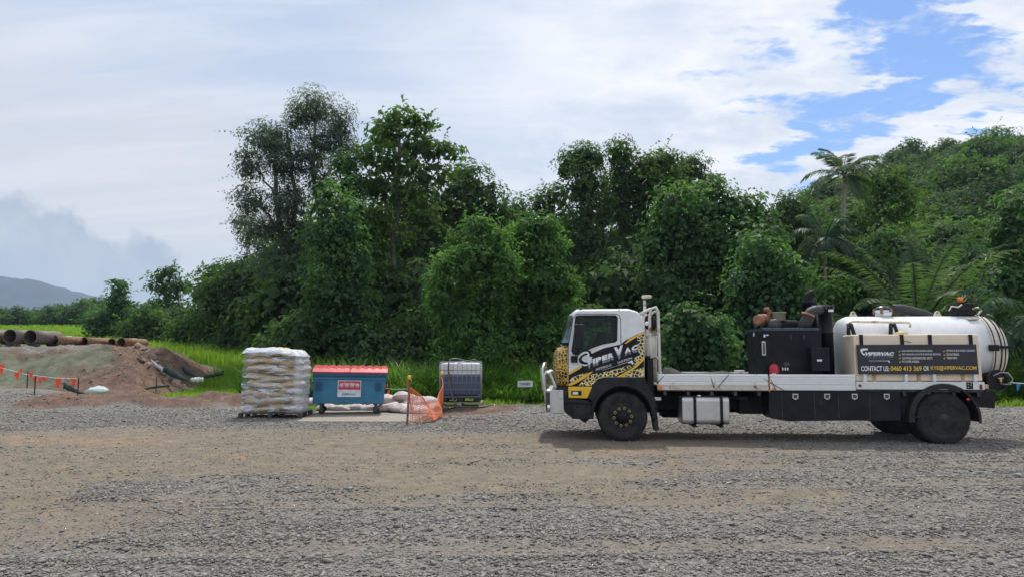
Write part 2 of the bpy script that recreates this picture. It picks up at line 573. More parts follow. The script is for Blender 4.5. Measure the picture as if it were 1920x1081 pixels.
def ground_material():
    m = bpy.data.materials.new('ground')
    m.use_nodes = True
    nt = m.node_tree
    t = NT(nt)
    p = nt.nodes['Principled BSDF']
    oc = t.n('ShaderNodeTexCoord').outputs['Object']
    A = lambda n: t.n('ShaderNodeAttribute', attribute_name=n).outputs['Fac']
    wv = t.vm('ADD', oc, t.vm('MULTIPLY', t.n('ShaderNodeTexNoise', {'Vector': oc, 'Scale': 20.0}).outputs[1], (.03, .03, .03)))
    vo = t.n('ShaderNodeTexVoronoi', {'Vector': wv, 'Scale': 24.0}, feature='F1')
    vo2 = t.n('ShaderNodeTexVoronoi', {'Vector': wv, 'Scale': 60.0}, feature='F1')
    g1 = t.n('ShaderNodeSeparateColor', {0: vo.outputs['Color']}).outputs[0]
    g2 = t.n('ShaderNodeSeparateColor', {0: vo2.outputs['Color']}).outputs[1]
    gm = t.m('ADD', t.m('MULTIPLY', g1, .6), t.m('MULTIPLY', g2, .4))
    stone = t.ramp(gm, [(.1, (.115, .108, .098)), (.4, (.172, .162, .146)), (.65, (.225, .213, .191)), (.9, (.295, .28, .25))])
    n_lo = t.noise(oc, .45, 5, .6)
    n_md = t.noise(oc, 3.5, 6, .65)
    n_hi = t.noise(oc, 45, 5, .7)
    tan = t.ramp(n_md, [(.3, (.145, .12, .088)), (.5, (.21, .17, .122)), (.7, (.285, .222, .152))])
    tan = t.mix(t.ss(n_hi, .42, .7, 0, .6), tan, (.19, .182, .168))
    fd = t.m('ADD', A('dirt'), t.m('ADD', t.m('MULTIPLY', t.m('SUBTRACT', n_md, .5), 1.1), t.m('MULTIPLY', t.m('SUBTRACT', n_hi, .5), 1.0)))
    c = t.mix(t.ss(fd, -.05, .95), stone, tan)
    red = t.ramp(t.noise(oc, 2.2, 7, .7), [(.3, (.075, .053, .044)), (.5, (.155, .094, .068)), (.72, (.28, .165, .108))])
    red = t.mix(t.ss(t.noise(oc, 14, 4, .7), .52, .66, 0, .7), red, (.17, .155, .14))
    orange = t.ramp(n_md, [(.3, (.26, .165, .11)), (.7, (.36, .24, .15))])
    ysep = t.n('ShaderNodeSeparateXYZ', {0: oc}).outputs[1]
    red = t.mix(t.ss(ysep, 17.5, 18.5), orange, red)
    fr = t.m('ADD', A('red'), t.m('MULTIPLY', t.m('SUBTRACT', n_md, .5), .8))
    c = t.mix(t.ss(fr, .3, .7), c, red)
    mul = t.ramp(t.noise(t.n('ShaderNodeMapping', {'Vector': oc, 'Rotation': (0, 0, .5), 'Scale': (1, .25, 1)}).outputs[0], 3, 6, .7),
                 [(.3, (.085, .10, .07)), (.5, (.14, .16, .11)), (.75, (.22, .235, .17))])
    fg = t.m('ADD', A('mulch'), t.m('ADD', t.m('MULTIPLY', t.m('SUBTRACT', n_md, .5), 1.5), t.m('MULTIPLY', t.m('SUBTRACT', n_hi, .5), .9)))
    c = t.mix(t.ss(fg, .3, .75), c, mul)
    gr = t.ramp(n_lo, [(.3, (.07, .13, .03)), (.5, (.11, .20, .04)), (.7, (.15, .25, .05))])
    c = t.mix(t.ss(A('grass'), .3, .7), c, gr)
    nt.links.new(c, p.inputs['Base Color'])
    p.inputs['Roughness'].default_value = .9
    p.inputs['Specular IOR Level'].default_value = .25
    hgt = t.m('ADD', t.m('MULTIPLY', vo.outputs['Distance'], -.55), t.m('MULTIPLY', vo2.outputs['Distance'], -.25))
    hgt = t.m('ADD', hgt, t.m('MULTIPLY', n_hi, .5))
    b = t.n('ShaderNodeBump', {'Strength': .9, 'Distance': .035, 'Height': hgt})
    nt.links.new(b.outputs[0], p.inputs['Normal'])
    return m


GM = ground_material()
parts = []
near_x, near_y = np.arange(-34, 26.01, .13), np.arange(1.0, 48.01, .13)
V, Q = grid(near_x, near_y)


def gattr(V):
    x, y = V[:, 0], V[:, 1]
    return {'dirt': ('POINT', dirtmask(x, y)), 'red': ('POINT', redmask(x, y)), 'mulch': ('POINT', greenmask(x, y)), 'grass': ('POINT', grassmask(x, y))}


# one ground sheet: fine near, coarse far
ys = np.concatenate([np.array([-60, -20, -6, 0]), near_y, np.arange(48.8, 80, 1.0), np.arange(81, 200, 4.0), np.array([230, 300, 450, 800, 1500, 3000, 4600])])
xs = np.concatenate([np.array([-4600, -3000, -1500, -800, -450, -300, -240]), np.arange(-200, -60, 5.0), np.arange(-59, -34.5, 1.0), near_x, np.arange(27, 70, 1.0), np.arange(72, 200, 5.0), np.array([240, 300, 450, 800, 1500, 3000, 4600])])
V, Q = grid(xs, ys)
V = V.astype(float)
far = np.maximum(np.abs(V[:, 0]), V[:, 1]) > 320
V[far, 2] = np.minimum(V[far, 2], 7.0)
back = V[:, 1] < .5
V[back, 2] = 0
tag(link('ground', npmesh('ground', V, Q, 4, gattr(V), smooth=True), GM), 'grey crushed rock yard with tan tyre worn dirt and red soil', 'ground', kind='structure')


def G(px, py, z=0.0):
    d = cdir(px, py)
    t = (z - CAM_H) / d.z
    return Vector((d.x * t, d.y * t, z))


def PY(px, py, Y):
    d = cdir(px, py)
    t = Y / d.y
    return Vector((d.x * t, Y, CAM_H + d.z * t))


# far mountain
def mountain():
    Y = 3000
    prof = [(-900, 560), (-500, 500), (-300, 520), (-150, 505), (-60, 512), (0, 519), (30, 521), (60, 524), (85, 531), (110, 537), (140, 546), (180, 556), (230, 566), (300, 577), (420, 590), (600, 602), (800, 614)]
    xs = np.linspace(-900, 800, 180)
    top = np.interp(xs, [p[0] for p in prof], [p[1] for p in prof])
    V = []
    rows = 14
    for j in range(rows):
        f = j / (rows - 1)
        for i, px in enumerate(xs):
            P = PY(px, top[i], Y)
            yy = Y - 900 * (1 - f)
            rg = (fbm(px * .03, f * 3.0, 91) - .5) * 130 * math.sin(f * PI)
            hz = (P.z + 25) * (f ** .85) - 25 + rg + (fbm(px * .2, 3.3, 92) - .5) * 16 * f
            V.append((P.x, yy, hz))
    for i, px in enumerate(xs):
        P = PY(px, top[i], Y)
        V.append((P.x, Y + 700, -30))
    n = len(xs)
    Q = [(j * n + i, j * n + i + 1, (j + 1) * n + i + 1, (j + 1) * n + i) for j in range(rows) for i in range(n - 1)]
    m = mat('forest_far', (.014, .026, .045), .95, var=.5, vscale=.01)  # blue of the distant haze is put into the forest colour
    tag(link('hills', npmesh('hills', V, Q, 4, smooth=True), m), 'forested mountain ridge fading blue on the far left skyline', 'hills', kind='structure')


mountain()


# --- loose stones lying on the yard
def stones():
    N = 330000
    u = RNG.random(N)
    y = 4.3 * (24.5 / 4.3) ** (u ** .8)
    x = (RNG.random(N) * 2 - 1) * (.80 * y + 1.5)
    dm = np.maximum(dirtmask(x, y), redmask(x, y))
    clump = fbm(x * .9, y * .9, 101, 3)
    keep = RNG.random(N) < np.clip((1.15 - dm * .86) * (0.5 + 1.0 * sstep(.35, .62, clump)), .05, 1)
    keep &= grassmask(x, y) < .3
    x, y, dm = x[keep], y[keep], dm[keep]
    pad_ = (x > -5.35) & (x < -2.25) & (y > 18.35) & (y < 22)
    x, y, dm = x[~pad_], y[~pad_], dm[~pad_]
    # clods on the bank
    xb, yb = RNG.uniform(-30, -13.5, 26000), RNG.uniform(22, 41, 26000)
    kb = (redmask(xb, yb) > .6) & (greenmask(xb, yb) < .5)
    x, y, dm = np.concatenate([x, xb[kb]]), np.concatenate([y, yb[kb]]), np.concatenate([dm, np.zeros(kb.sum())])
    nb = kb.sum()
    n = len(x)
    size = np.clip(RNG.lognormal(-4.85, .5, n), .0035, .036) * (1 - .35 * dm) * (1 + .030 * y)
    z = H(x, y)
    base = np.array([[1, 0, 0], [.3, .95, 0], [-.8, .55, 0], [-.75, -.6, 0], [.35, -.9, 0], [.1, .05, 1], [0, 0, -.6]], float)
    B = base[None] * (1 + (RNG.random((n, 7, 1)) - .5) * .7)
    B = B + (RNG.random((n, 7, 3)) - .5) * .35
    sx = size * (1 + RNG.random(n) * .8)
    sy = size * (.6 + RNG.random(n) * .5)
    sz = size * (.28 + RNG.random(n) * .45)
    B = B * np.stack([sx, sy, sz], -1)[:, None]
    # tilt and spin
    a = RNG.random(n) * 2 * PI
    tl = (RNG.random(n) - .5) * .9
    ct, st = np.cos(tl), np.sin(tl)
    Bx, Bz = B[..., 0] * ct[:, None] - B[..., 2] * st[:, None], B[..., 0] * st[:, None] + B[..., 2] * ct[:, None]
    c, s = np.cos(a)[:, None], np.sin(a)[:, None]
    X = Bx * c - B[..., 1] * s + x[:, None]
    Y = Bx * s + B[..., 1] * c + y[:, None]
    Z = Bz + (z + sz * .35)[:, None]
    V = np.stack([X, Y, Z], -1).reshape(-1, 3)
    f = np.array([[0, 1, 5], [1, 2, 5], [2, 3, 5], [3, 4, 5], [4, 0, 5], [1, 0, 6], [2, 1, 6], [3, 2, 6], [4, 3, 6], [0, 4, 6]])
    Fq = (f[None] + (np.arange(n) * 7)[:, None, None]).reshape(-1, 3)
    rr = RNG.random(n)
    rr[-nb:] = 1.05 + .1 * RNG.random(nb)
    r = np.repeat(rr * .85, 10)
    m = bpy.data.materials.new('stone')
    m.use_nodes = True
    t = NT(m.node_tree)
    p = m.node_tree.nodes['Principled BSDF']
    c = t.ramp(t.n('ShaderNodeAttribute', attribute_name='rnd').outputs['Fac'],
               [(.0, (.12, .115, .108)), (.3, (.178, .17, .158)), (.6, (.235, .225, .206)), (.84, (.31, .298, .272)), (.88, (.16, .11, .085)), (1.0, (.24, .17, .13))])
    oc = t.n('ShaderNodeTexCoord').outputs['Object']
    c = t.mix(t.ss(t.noise(oc, 30, 4, .6), .4, .7, 0, .5), c, (.24, .21, .17))
    m.node_tree.links.new(c, p.inputs['Base Color'])
    p.inputs['Roughness'].default_value = .8
    tag(link('gravel', npmesh('gravel', V, Fq, 3, {'rnd': ('FACE', r)}), m), 'loose grey crushed stones scattered over the yard', 'gravel', kind='stuff')


stones()
# ------------------------------------------------------------------ foliage
def unit(n):
    v = RNG.normal(size=(n, 3))
    return v / np.linalg.norm(v, axis=1, keepdims=True)


def leaf_quads(C, Nrm, Tip, L, Wd, fold=.25):
    """leaf = folded rhombus: C base point, Tip direction, Nrm normal"""
    Tip = Tip / np.linalg.norm(Tip, axis=1, keepdims=True)
    Sd = np.cross(Nrm, Tip)
    Sd /= np.maximum(np.linalg.norm(Sd, axis=1, keepdims=True), 1e-6)
    Nn = np.cross(Tip, Sd)
    L, Wd = L[:, None], Wd[:, None]
    v0 = C
    v1 = C + Tip * L * .42 + Sd * Wd * .5 + Nn * Wd * fold
    v2 = C + Tip * L - Nn * L * .12
    v3 = C + Tip * L * .42 - Sd * Wd * .5 + Nn * Wd * fold
    V = np.stack([v0, v1, v2, v3], 1).reshape(-1, 3)
    return V, np.arange(len(C) * 4).reshape(-1, 4)


def crown_arrays(lobes, leaf=.22, wid=.55, clump=.6, dens=1.0, flat=.7, droop=.35, back=.5, inner=.25, core=.8, rough=.18, sprig=.15):
    """lobes: (x,y,z,rx,ry,rz). Leaves gathered in clumps over the lobe surfaces."""
    CC, RR, OO = [], [], []
    for (cx, cy, cz, rx, ry, rz) in lobes:
        area = 4 * PI * ((rx * ry) ** 1.6 / 3 + (rx * rz) ** 1.6 / 3 + (ry * rz) ** 1.6 / 3) ** (1 / 1.6)
        n = max(6, int(area / (clump ** 2 * 1.35) * (1 + inner)))
        d = unit(n)
        keep = (d[:, 1] < .25) | (RNG.random(n) < back)
        d = d[keep]
        n = len(d)
        rad = 1 - rough * RNG.random(n) * 1.4 + rough * .5 * (RNG.random(n) < .25)
        rad = np.where(RNG.random(n) < inner / (1 + inner), rad * (.45 + .4 * RNG.random(n)), rad)
        c = np.array([cx, cy, cz]) + d * np.array([rx, ry, rz]) * rad[:, None]
        CC.append(c)
        OO.append(d)
        RR.append(clump * (.55 + .85 * RNG.random(n)))
    C, O, R = np.concatenate(CC), np.concatenate(OO), np.concatenate(RR)
    per = np.maximum(4, (dens * 3.0 * (R / leaf) ** 2 / wid * .62)).astype(int)
    idx = np.repeat(np.arange(len(C)), per)
    n = len(idx)
    d = unit(n)
    d[:, 2] = np.where(d[:, 2] < -.3, -d[:, 2], d[:, 2])
    r = R[idx] * (.55 + .5 * RNG.random(n) ** .6)
    P = C[idx] + d * r[:, None] * np.array([1, 1, flat])
    Nn = d * .9 + O[idx] * .6 + np.array([0, 0, .6]) + RNG.normal(size=(n, 3)) * .3
    Nn /= np.linalg.norm(Nn, axis=1, keepdims=True)
    T = d + RNG.normal(size=(n, 3)) * .6 + O[idx] * .4 - np.array([0, 0, droop])
    T = T - Nn * (T * Nn).sum(1, keepdims=True)
    L = leaf * (.45 + 1.0 * RNG.random(n))
    V, Q = leaf_quads(P, Nn, T, L, L * wid)
    base = RNG.random(len(C))
    rnd = np.clip(base[idx] * .55 + RNG.random(n) * .45, 0, 1)
    if sprig > 0:
        # loose shoots that break the outline
        k = int(len(C) * sprig)
        pick = RNG.integers(0, len(C), k)
        dr = O[pick] * .8 + RNG.normal(size=(k, 3)) * .5 + np.array([0, 0, .5 - droop * .8])
        dr /= np.linalg.norm(dr, axis=1, keepdims=True)
        m_ = 9
        ln_ = R[pick] * (.9 + 1.3 * RNG.random(k))
        f_ = (np.arange(m_) + 1) / m_
        Pp = C[pick][:, None] + dr[:, None] * (R[pick][:, None] * .5 + ln_[:, None] * f_)[..., None] - np.array([0, 0, 1]) * (f_ ** 2)[None, :, None] * (ln_ * .25)[:, None, None]
        Pp = Pp.reshape(-1, 3)
        q_ = len(Pp)
        nn = RNG.normal(size=(q_, 3)) * .6 + np.array([0, 0, .8])
        nn /= np.linalg.norm(nn, axis=1, keepdims=True)
        tt = RNG.normal(size=(q_, 3)) + np.repeat(dr, m_, 0) * .6
        tt = tt - nn * (tt * nn).sum(1, keepdims=True)
        l_ = leaf * (.5 + .6 * RNG.random(q_))
        v, q = leaf_quads(Pp, nn, tt, l_, l_ * wid)
        Q = np.concatenate([Q, q + len(V)])
        V = np.concatenate([V, v])
        rnd = np.concatenate([rnd, .4 + .6 * RNG.random(q_)])
    if core > 0:  # oversized, darker inner leaves added to block light through the crown
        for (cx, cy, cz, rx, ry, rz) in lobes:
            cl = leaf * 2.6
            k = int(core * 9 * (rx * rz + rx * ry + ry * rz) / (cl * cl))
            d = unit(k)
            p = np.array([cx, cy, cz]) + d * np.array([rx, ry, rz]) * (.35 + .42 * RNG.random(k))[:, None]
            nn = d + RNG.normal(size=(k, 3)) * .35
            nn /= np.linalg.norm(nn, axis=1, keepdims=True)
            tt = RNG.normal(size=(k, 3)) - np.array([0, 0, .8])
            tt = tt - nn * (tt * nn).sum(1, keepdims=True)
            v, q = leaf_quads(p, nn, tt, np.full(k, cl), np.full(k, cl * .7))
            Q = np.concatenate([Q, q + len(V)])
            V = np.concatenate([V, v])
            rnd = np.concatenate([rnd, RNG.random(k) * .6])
    return V, Q, rnd


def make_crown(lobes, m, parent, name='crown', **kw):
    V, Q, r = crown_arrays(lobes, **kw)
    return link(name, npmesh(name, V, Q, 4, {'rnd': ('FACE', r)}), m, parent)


def limb(mb, a, b, r0, r1, wob=.12, n=6):
    a, b = Vector(a), Vector(b)
    pts, rr = [], []
    L = (b - a).length
    for i in range(n + 1):
        f = i / n
        j = Vector((random.uniform(-1, 1), random.uniform(-1, 1), 0)) * wob * L * .25 * math.sin(f * PI)
        pts.append(a.lerp(b, f) + j + Vector((0, 0, L * .06 * math.sin(f * PI))))
        rr.append(r0 + (r1 - r0) * f)
    mb.tube(pts, rr, 7)


def tree(name, label, cat, Y, basepx, lobes, m, r=.25, bark=None, group=None, limbs=True, multi=1, dyr=.7, **kw):
    """lobes given as (px,py,rx,rz[,dy]) measured at distance Y, turned into metres round the trunk base"""
    k = Y / F
    bx = (basepx - 960) * k
    bz = Hs(bx, Y)
    t = thing(name, label, cat, (bx, Y, bz - .1), 0, group)
    L = []
    for lb in lobes:
        px, py, rx, rz = lb[:4]
        dy = lb[4] if len(lb) > 4 else random.uniform(-dyr, dyr)
        p = PY(px, py, Y + dy)
        L.append((p.x - bx, dy, p.z - bz + .1, rx * k, (rx * .75 + rz * .25) * k, rz * k))
    make_crown(L, m, t, **kw)
    mb = MB()
    top = max(L, key=lambda q: q[2])
    for s in range(multi):
        off = (s - (multi - 1) / 2) * .55
        tp = Vector((top[0] * .75 + off * 1.5, top[1], top[2] + top[5] * .3))
        limb(mb, (off, 0, -.25), tp, r * (1 - .15 * s), r * .25, .10, 10)
    if limbs:
        for q in L:
            if q is top: continue
            zz = max(.3, q[2] * .5 if q[2] < top[2] * .5 else q[2] - abs(q[0] - top[0] * .5) * .9 - .8)
            f = min(1, zz / max(top[2], .1))
            limb(mb, (top[0] * .75 * f, top[1] * f, zz), (q[0], q[1], q[2] + q[5] * .25), r * .42 * (1 - .4 * f), r * .1, .15, 7)
            for _ in range(3):
                a = random.uniform(0, 2 * PI)
                limb(mb, (q[0] * .8, q[1] * .8, q[2] - q[5] * .3), (q[0] + math.cos(a) * q[3] * .8, q[1] + math.sin(a) * q[4] * .8, q[2] + q[5] * random.uniform(.1, .8)), r * .16, r * .04, .15, 4)
    mb.build('trunk', bark or BARK, t)
    return t


# ---- the tall stand left of centre
tree('gum_tree', 'tall thin crowned gum tree, highest of all the trees, sky showing through its leaves', 'tree', 43, 592,
     [(592, 205, 42, 38), (640, 236, 27, 36), (560, 225, 30, 25), (615, 265, 45, 30), (580, 300, 38, 36), (645, 290, 28, 34), (600, 345, 34, 34)],
     L_GUM, .26, BARKP, leaf=.16, wid=.42, clump=.5, core=.15, dens=.8, back=.6, inner=.5, rough=.4)
tree('gum_tree', 'leaning gum tree with open dark crown at the left edge of the tall stand', 'tree', 42, 570,
     [(505, 262, 52, 38), (468, 315, 26, 42), (530, 305, 42, 45), (470, 378, 30, 32), (540, 380, 42, 48), (495, 430, 46, 30), (556, 445, 36, 45), (520, 500, 45, 45), (560, 540, 40, 60), (540, 610, 45, 60)],
     L_GUM, .30, BARK, multi=2, leaf=.17, wid=.45, clump=.5, core=.15, dens=.95, back=.6, inner=.5, rough=.35)
tree('slender_tree', 'thin pale grey leaved tree low at the left of the tall stand', 'tree', 57, 478,
     [(452, 415, 22, 18), (470, 445, 28, 30), (462, 490, 16, 20), (500, 470, 25, 35)],
     L_GUM, .12, BARKP, leaf=.20, wid=.4, clump=.45, core=.15, dens=.6, back=.5, inner=.5, rough=.4)
tree('vine_tree', 'tall column of bright green vines wrapped around a tree in front of the gums', 'tree', 33, 636,
     [(618, 385, 38, 42), (650, 420, 34, 48), (612, 450, 40, 50), (650, 500, 45, 55), (618, 545, 42, 45), (660, 580, 50, 55), (625, 620, 48, 45), (680, 640, 38, 45)],
     L_VINE, .22, BARK, leaf=.19, wid=.75, clump=.42, dens=1.0, flat=.9, droop=.9, back=.4)
tree('vine_tree', 'dark vine tower standing behind the bright vine column', 'tree', 38, 662,
     [(648, 310, 24, 26), (660, 355, 32, 40), (672, 420, 36, 50), (690, 490, 34, 50), (690, 560, 40, 60)],
     L_VINE, .2, BARK, leaf=.2, wid=.7, clump=.45, dens=.9, flat=.9, droop=.8, back=.4)
tree('layered_tree', 'tall large leaved tree with spreading layered branches right of the gums', 'tree', 39, 735,
     [(752, 218, 45, 17), (715, 240, 32, 14), (785, 236, 26, 12), (745, 262, 62, 16), (700, 290, 36, 16), (795, 280, 46, 16), (840, 283, 30, 12), (740, 310, 60, 18), (808, 325, 50, 20),
      (700, 345, 40, 20), (750, 365, 60, 24), (710, 410, 44, 24), (790, 400, 46, 30), (730, 455, 44, 22), (700, 510, 34, 24), (745, 540, 36, 25)],
     L_MID, .2, BARK, leaf=.30, wid=.62, clump=.5, core=.35, dens=.75, flat=.42, droop=.2, back=.6, rough=.3)
tree('forest_tree', 'broad dark tree on the right shoulder of the tall stand', 'tree', 47, 850,
     [(872, 335, 34, 34), (850, 380, 50, 45), (905, 375, 42, 44), (935, 410, 30, 40), (880, 440, 60, 55), (800, 450, 50, 60), (830, 530, 60, 70), (900, 520, 50, 60), (780, 600, 60, 60)],
     L_DARK, .3, BARK, leaf=.26, wid=.55, clump=.7, dens=.95, back=.45)
tree('forest_tree', 'dark tree filling the shade behind the layered tree trunk', 'tree', 45, 765,
     [(770, 370, 50, 40), (720, 430, 50, 50), (790, 480, 60, 60), (730, 530, 55, 60), (690, 600, 50, 60), (760, 620, 60, 50)],
     L_DARK, .25, BARK, leaf=.26, wid=.55, clump=.7, dens=.9, back=.45)
# ---- bright bushes centre left
tree('leafy_bush', 'tall bright green bush behind the red lidded bin and liquid tank', 'bush', 30, 885,
     [(897, 428, 30, 24), (870, 455, 34, 30), (925, 452, 36, 28), (945, 470, 30, 30), (845, 495, 34, 30), (890, 490, 46, 38), (940, 505, 40, 36), (825, 535, 26, 30), (865, 545, 46, 40), (920, 555, 50, 44), (835, 590, 32, 34),
      (880, 605, 50, 40), (940, 610, 42, 44), (850, 640, 40, 34), (905, 655, 60, 30), (818, 560, 20, 18), (962, 540, 22, 30)],
     L_BRIGHT, .14, BARK, leaf=.17, wid=.55, clump=.36, dens=1.0, droop=.3, back=.4, rough=.5, sprig=.5, dyr=1.5)
tree('leafy_bush', 'bright green bush left of the white truck cab', 'bush', 32, 1010,
     [(985, 432, 28, 22), (1022, 428, 26, 24), (960, 460, 26, 30), (1000, 470, 40, 30), (1040, 470, 30, 34), (975, 510, 34, 34), (1025, 520, 46, 40), (1058, 540, 28, 34), (985, 560, 44, 40), (1040, 585, 44, 40), (1070, 560, 18, 24),
      (970, 615, 38, 40), (1015, 630, 50, 40), (1058, 635, 36, 36)],
     L_BRIGHT, .14, BARK, leaf=.18, wid=.55, clump=.38, dens=1.0, droop=.3, back=.4, rough=.5, sprig=.5, dyr=1.5)
# ---- gap between the stands
for i, (px, lbs, lab) in enumerate([
        (965, [(960, 395, 26, 26), (980, 430, 38, 40), (945, 450, 40, 50), (960, 530, 60, 60)], 'dark low crowned tree at the dip between the two stands'),
        (1025, [(1018, 385, 26, 24), (1045, 370, 22, 26), (1030, 430, 40, 45), (1060, 460, 40, 60), (1040, 540, 55, 70)], 'dark tree left of the round topped stand')]):
    tree('forest_tree', lab, 'tree', 52, px, lbs, L_DARK, .2, BARK, leaf=.28, wid=.55, clump=.7, dens=.9, back=.4)
# ---- the round topped stand
tree('round_topped_tree', 'leftmost round topped tree of the stand behind the cab', 'tree', 44, 1105,
     [(1088, 300, 38, 32), (1062, 318, 20, 20), (1112, 296, 22, 26), (1095, 350, 42, 40), (1110, 410, 50, 50), (1070, 470, 40, 60), (1120, 500, 55, 60), (1090, 570, 60, 60), (1150, 590, 50, 60)],
     L_DARK, .32, BARK, leaf=.20, wid=.5, clump=.5, dens=1.1, back=.4)
tree('round_topped_tree', 'round topped tree with the highest dome of the stand behind the cab', 'tree', 46, 1170,
     [(1163, 290, 28, 32), (1170, 335, 34, 40), (1150, 380, 36, 50), (1190, 400, 45, 60), (1170, 480, 50, 60)],
     L_DARK, .3, BARK, leaf=.20, wid=.5, clump=.5, dens=1.0, back=.4)
tree('forest_tree', 'mid green tree with uneven top between the domes behind the truck', 'tree', 45, 1225,
     [(1212, 315, 34, 30), (1245, 308, 28, 30), (1220, 355, 45, 40), (1260, 350, 34, 34)],
     L_MID, .25, BARK, leaf=.24, wid=.55, clump=.55, dens=.9, back=.4, rough=.3)
tree('round_topped_tree', 'smaller round topped tree at the right end of the stand', 'tree', 48, 1290,
     [(1300, 315, 30, 26), (1272, 330, 24, 24), (1330, 345, 26, 22), (1290, 365, 45, 36)],
     L_DARK, .25, BARK, leaf=.2, wid=.5, clump=.5, dens=.9, back=.5, rough=.35)
# ---- vine masses
tree('vine_thicket', 'huge dark green vine mass behind the truck tray', 'vine thicket', 37, 1310,
     [(1265, 400, 55, 48), (1330, 385, 60, 45), (1395, 400, 50, 42), (1235, 465, 45, 50), (1300, 470, 70, 60), (1375, 470, 65, 60), (1430, 450, 45, 50), (1250, 545, 55, 55), (1320, 560, 75, 60), (1230, 620, 50, 55), (1290, 640, 60, 50), (1400, 540, 60, 60)],
     L_VINE, .3, BARK, leaf=.22, wid=.8, clump=.5, dens=1.0, flat=.9, droop=.9, back=.35, rough=.2)
tree('vine_thicket', 'vine covered mound with broad heart shaped leaves behind the engine box', 'vine thicket', 32, 1430,
     [(1425, 475, 45, 40), (1470, 520, 48, 50), (1400, 540, 50, 52), (1440, 590, 70, 60), (1500, 600, 45, 55), (1380, 620, 50, 55), (1450, 670, 90, 40)],
     L_VINE, .2, BARK, leaf=.21, wid=.85, clump=.42, dens=1.0, flat=.9, droop=1.0, back=.35, rough=.2)
tree('vine_thicket', 'low bright leafy vine mound just behind the headboard of the truck', 'vine thicket', 28, 1300,
     [(1290, 598, 36, 32), (1325, 620, 42, 38), (1270, 640, 38, 40), (1340, 660, 48, 35), (1300, 672, 60, 28)],
     L_VINE, .08, BARK, leaf=.20, wid=.85, clump=.35, dens=1.0, flat=.9, droop=.9, back=.4, rough=.25)
# ---- right: trees round the palms
for (px, Y, lbs, mm, lab) in [
        (1640, 50, [(1655, 345, 40, 30), (1668, 385, 55, 45), (1630, 430, 60, 55), (1650, 480, 60, 60)], L_MID, 'leafy tree standing right of the tall palm crown'),
        (1500, 52, [(1480, 400, 40, 40), (1520, 440, 50, 50), (1500, 500, 55, 60), (1540, 560, 60, 60)], L_DARK, 'dark tree behind the shorter palm'),
        (1690, 42, [(1660, 470, 45, 45), (1700, 500, 50, 50), (1640, 540, 40, 60), (1690, 570, 40, 50)], L_DARK, 'vine dark tree between the palm trunk and the fan of fronds'),
        (1905, 31, [(1905, 400, 32, 40), (1925, 470, 40, 50), (1880, 540, 34, 40), (1915, 600, 50, 60), (1870, 650, 50, 50), (1890, 450, 40, 40), (1900, 520, 45, 50)], L_VINE, 'vine draped tree cut by the right edge of the view'),
        (1810, 38, [(1800, 550, 50, 40), (1840, 590, 55, 50), (1770, 620, 60, 50), (1830, 660, 60, 40)], L_MID, 'green undergrowth tree behind the white vacuum tank'),
        (1570, 35, [(1560, 560, 26, 40), (1575, 620, 30, 50), (1550, 670, 40, 40)], L_BRIGHT, 'yellow green bush at the foot of the tall palm')]:
    tree('forest_tree' if mm is not L_BRIGHT else 'leafy_bush', lab, 'tree' if mm is not L_BRIGHT else 'bush', Y, px, lbs, mm, .2, BARK, leaf=.24, wid=.6, clump=.5, dens=.95, back=.4)

# ---- left: mid distance
tree('vine_tree', 'dark pointed vine covered tree standing alone on the left', 'tree', 78, 222,
     [(224, 540, 14, 24), (222, 570, 23, 28), (215, 603, 34, 30), (180, 610, 28, 24), (240, 618, 26, 26)],
     L_VINE, .3, BARK, leaf=.34, wid=.6, clump=.7, dens=1.0, back=.4)
tree('open_crowned_tree', 'dark tree with open round crown against the sky left of the tall stand', 'tree', 88, 318,
     [(318, 514, 26, 13), (292, 532, 18, 12), (342, 534, 22, 14), (318, 545, 30, 14), (318, 575, 36, 20)],
     L_DARK, .3, BARK, leaf=.4, wid=.6, clump=.75, core=.3, dens=.8, back=.6, rough=.4)
for (px, Y, lbs, mm, lab) in [
        (280, 68, [(275, 595, 30, 26), (255, 620, 28, 26), (300, 618, 30, 26), (280, 635, 40, 16)], L_MID, 'rounded green bush mass in front of the open crowned tree'),
        (360, 64, [(370, 600, 32, 34), (345, 625, 26, 26), (390, 630, 34, 30)], L_MID, 'green bushy tree at the far edge of the cane field'),
        (330, 80, [(330, 600, 50, 22), (290, 605, 40, 22), (370, 598, 40, 26)], L_DARK, 'dark tree behind the bushes left of the stand'),
        (410, 62, [(400, 520, 32, 16), (440, 510, 34, 22), (385, 550, 28, 22), (430, 555, 40, 30), (400, 600, 34, 34), (450, 600, 40, 40)], L_MID, 'tree with flat spreading top left of the gum trees'),
        (470, 56, [(470, 530, 36, 34), (500, 570, 40, 40), (455, 590, 38, 40), (490, 640, 50, 30), (440, 640, 40, 24)], L_DARK, 'dark leafy tree below the leaning gum'),
        (520, 50, [(520, 600, 36, 45), (545, 650, 40, 35), (500, 650, 30, 30)], L_MID, 'green tree at the foot of the gum trees')]:
    tree('forest_tree', lab, 'tree', Y, px, lbs, mm, .25, BARK, leaf=.34, wid=.6, clump=.7, dens=.95, back=.4)


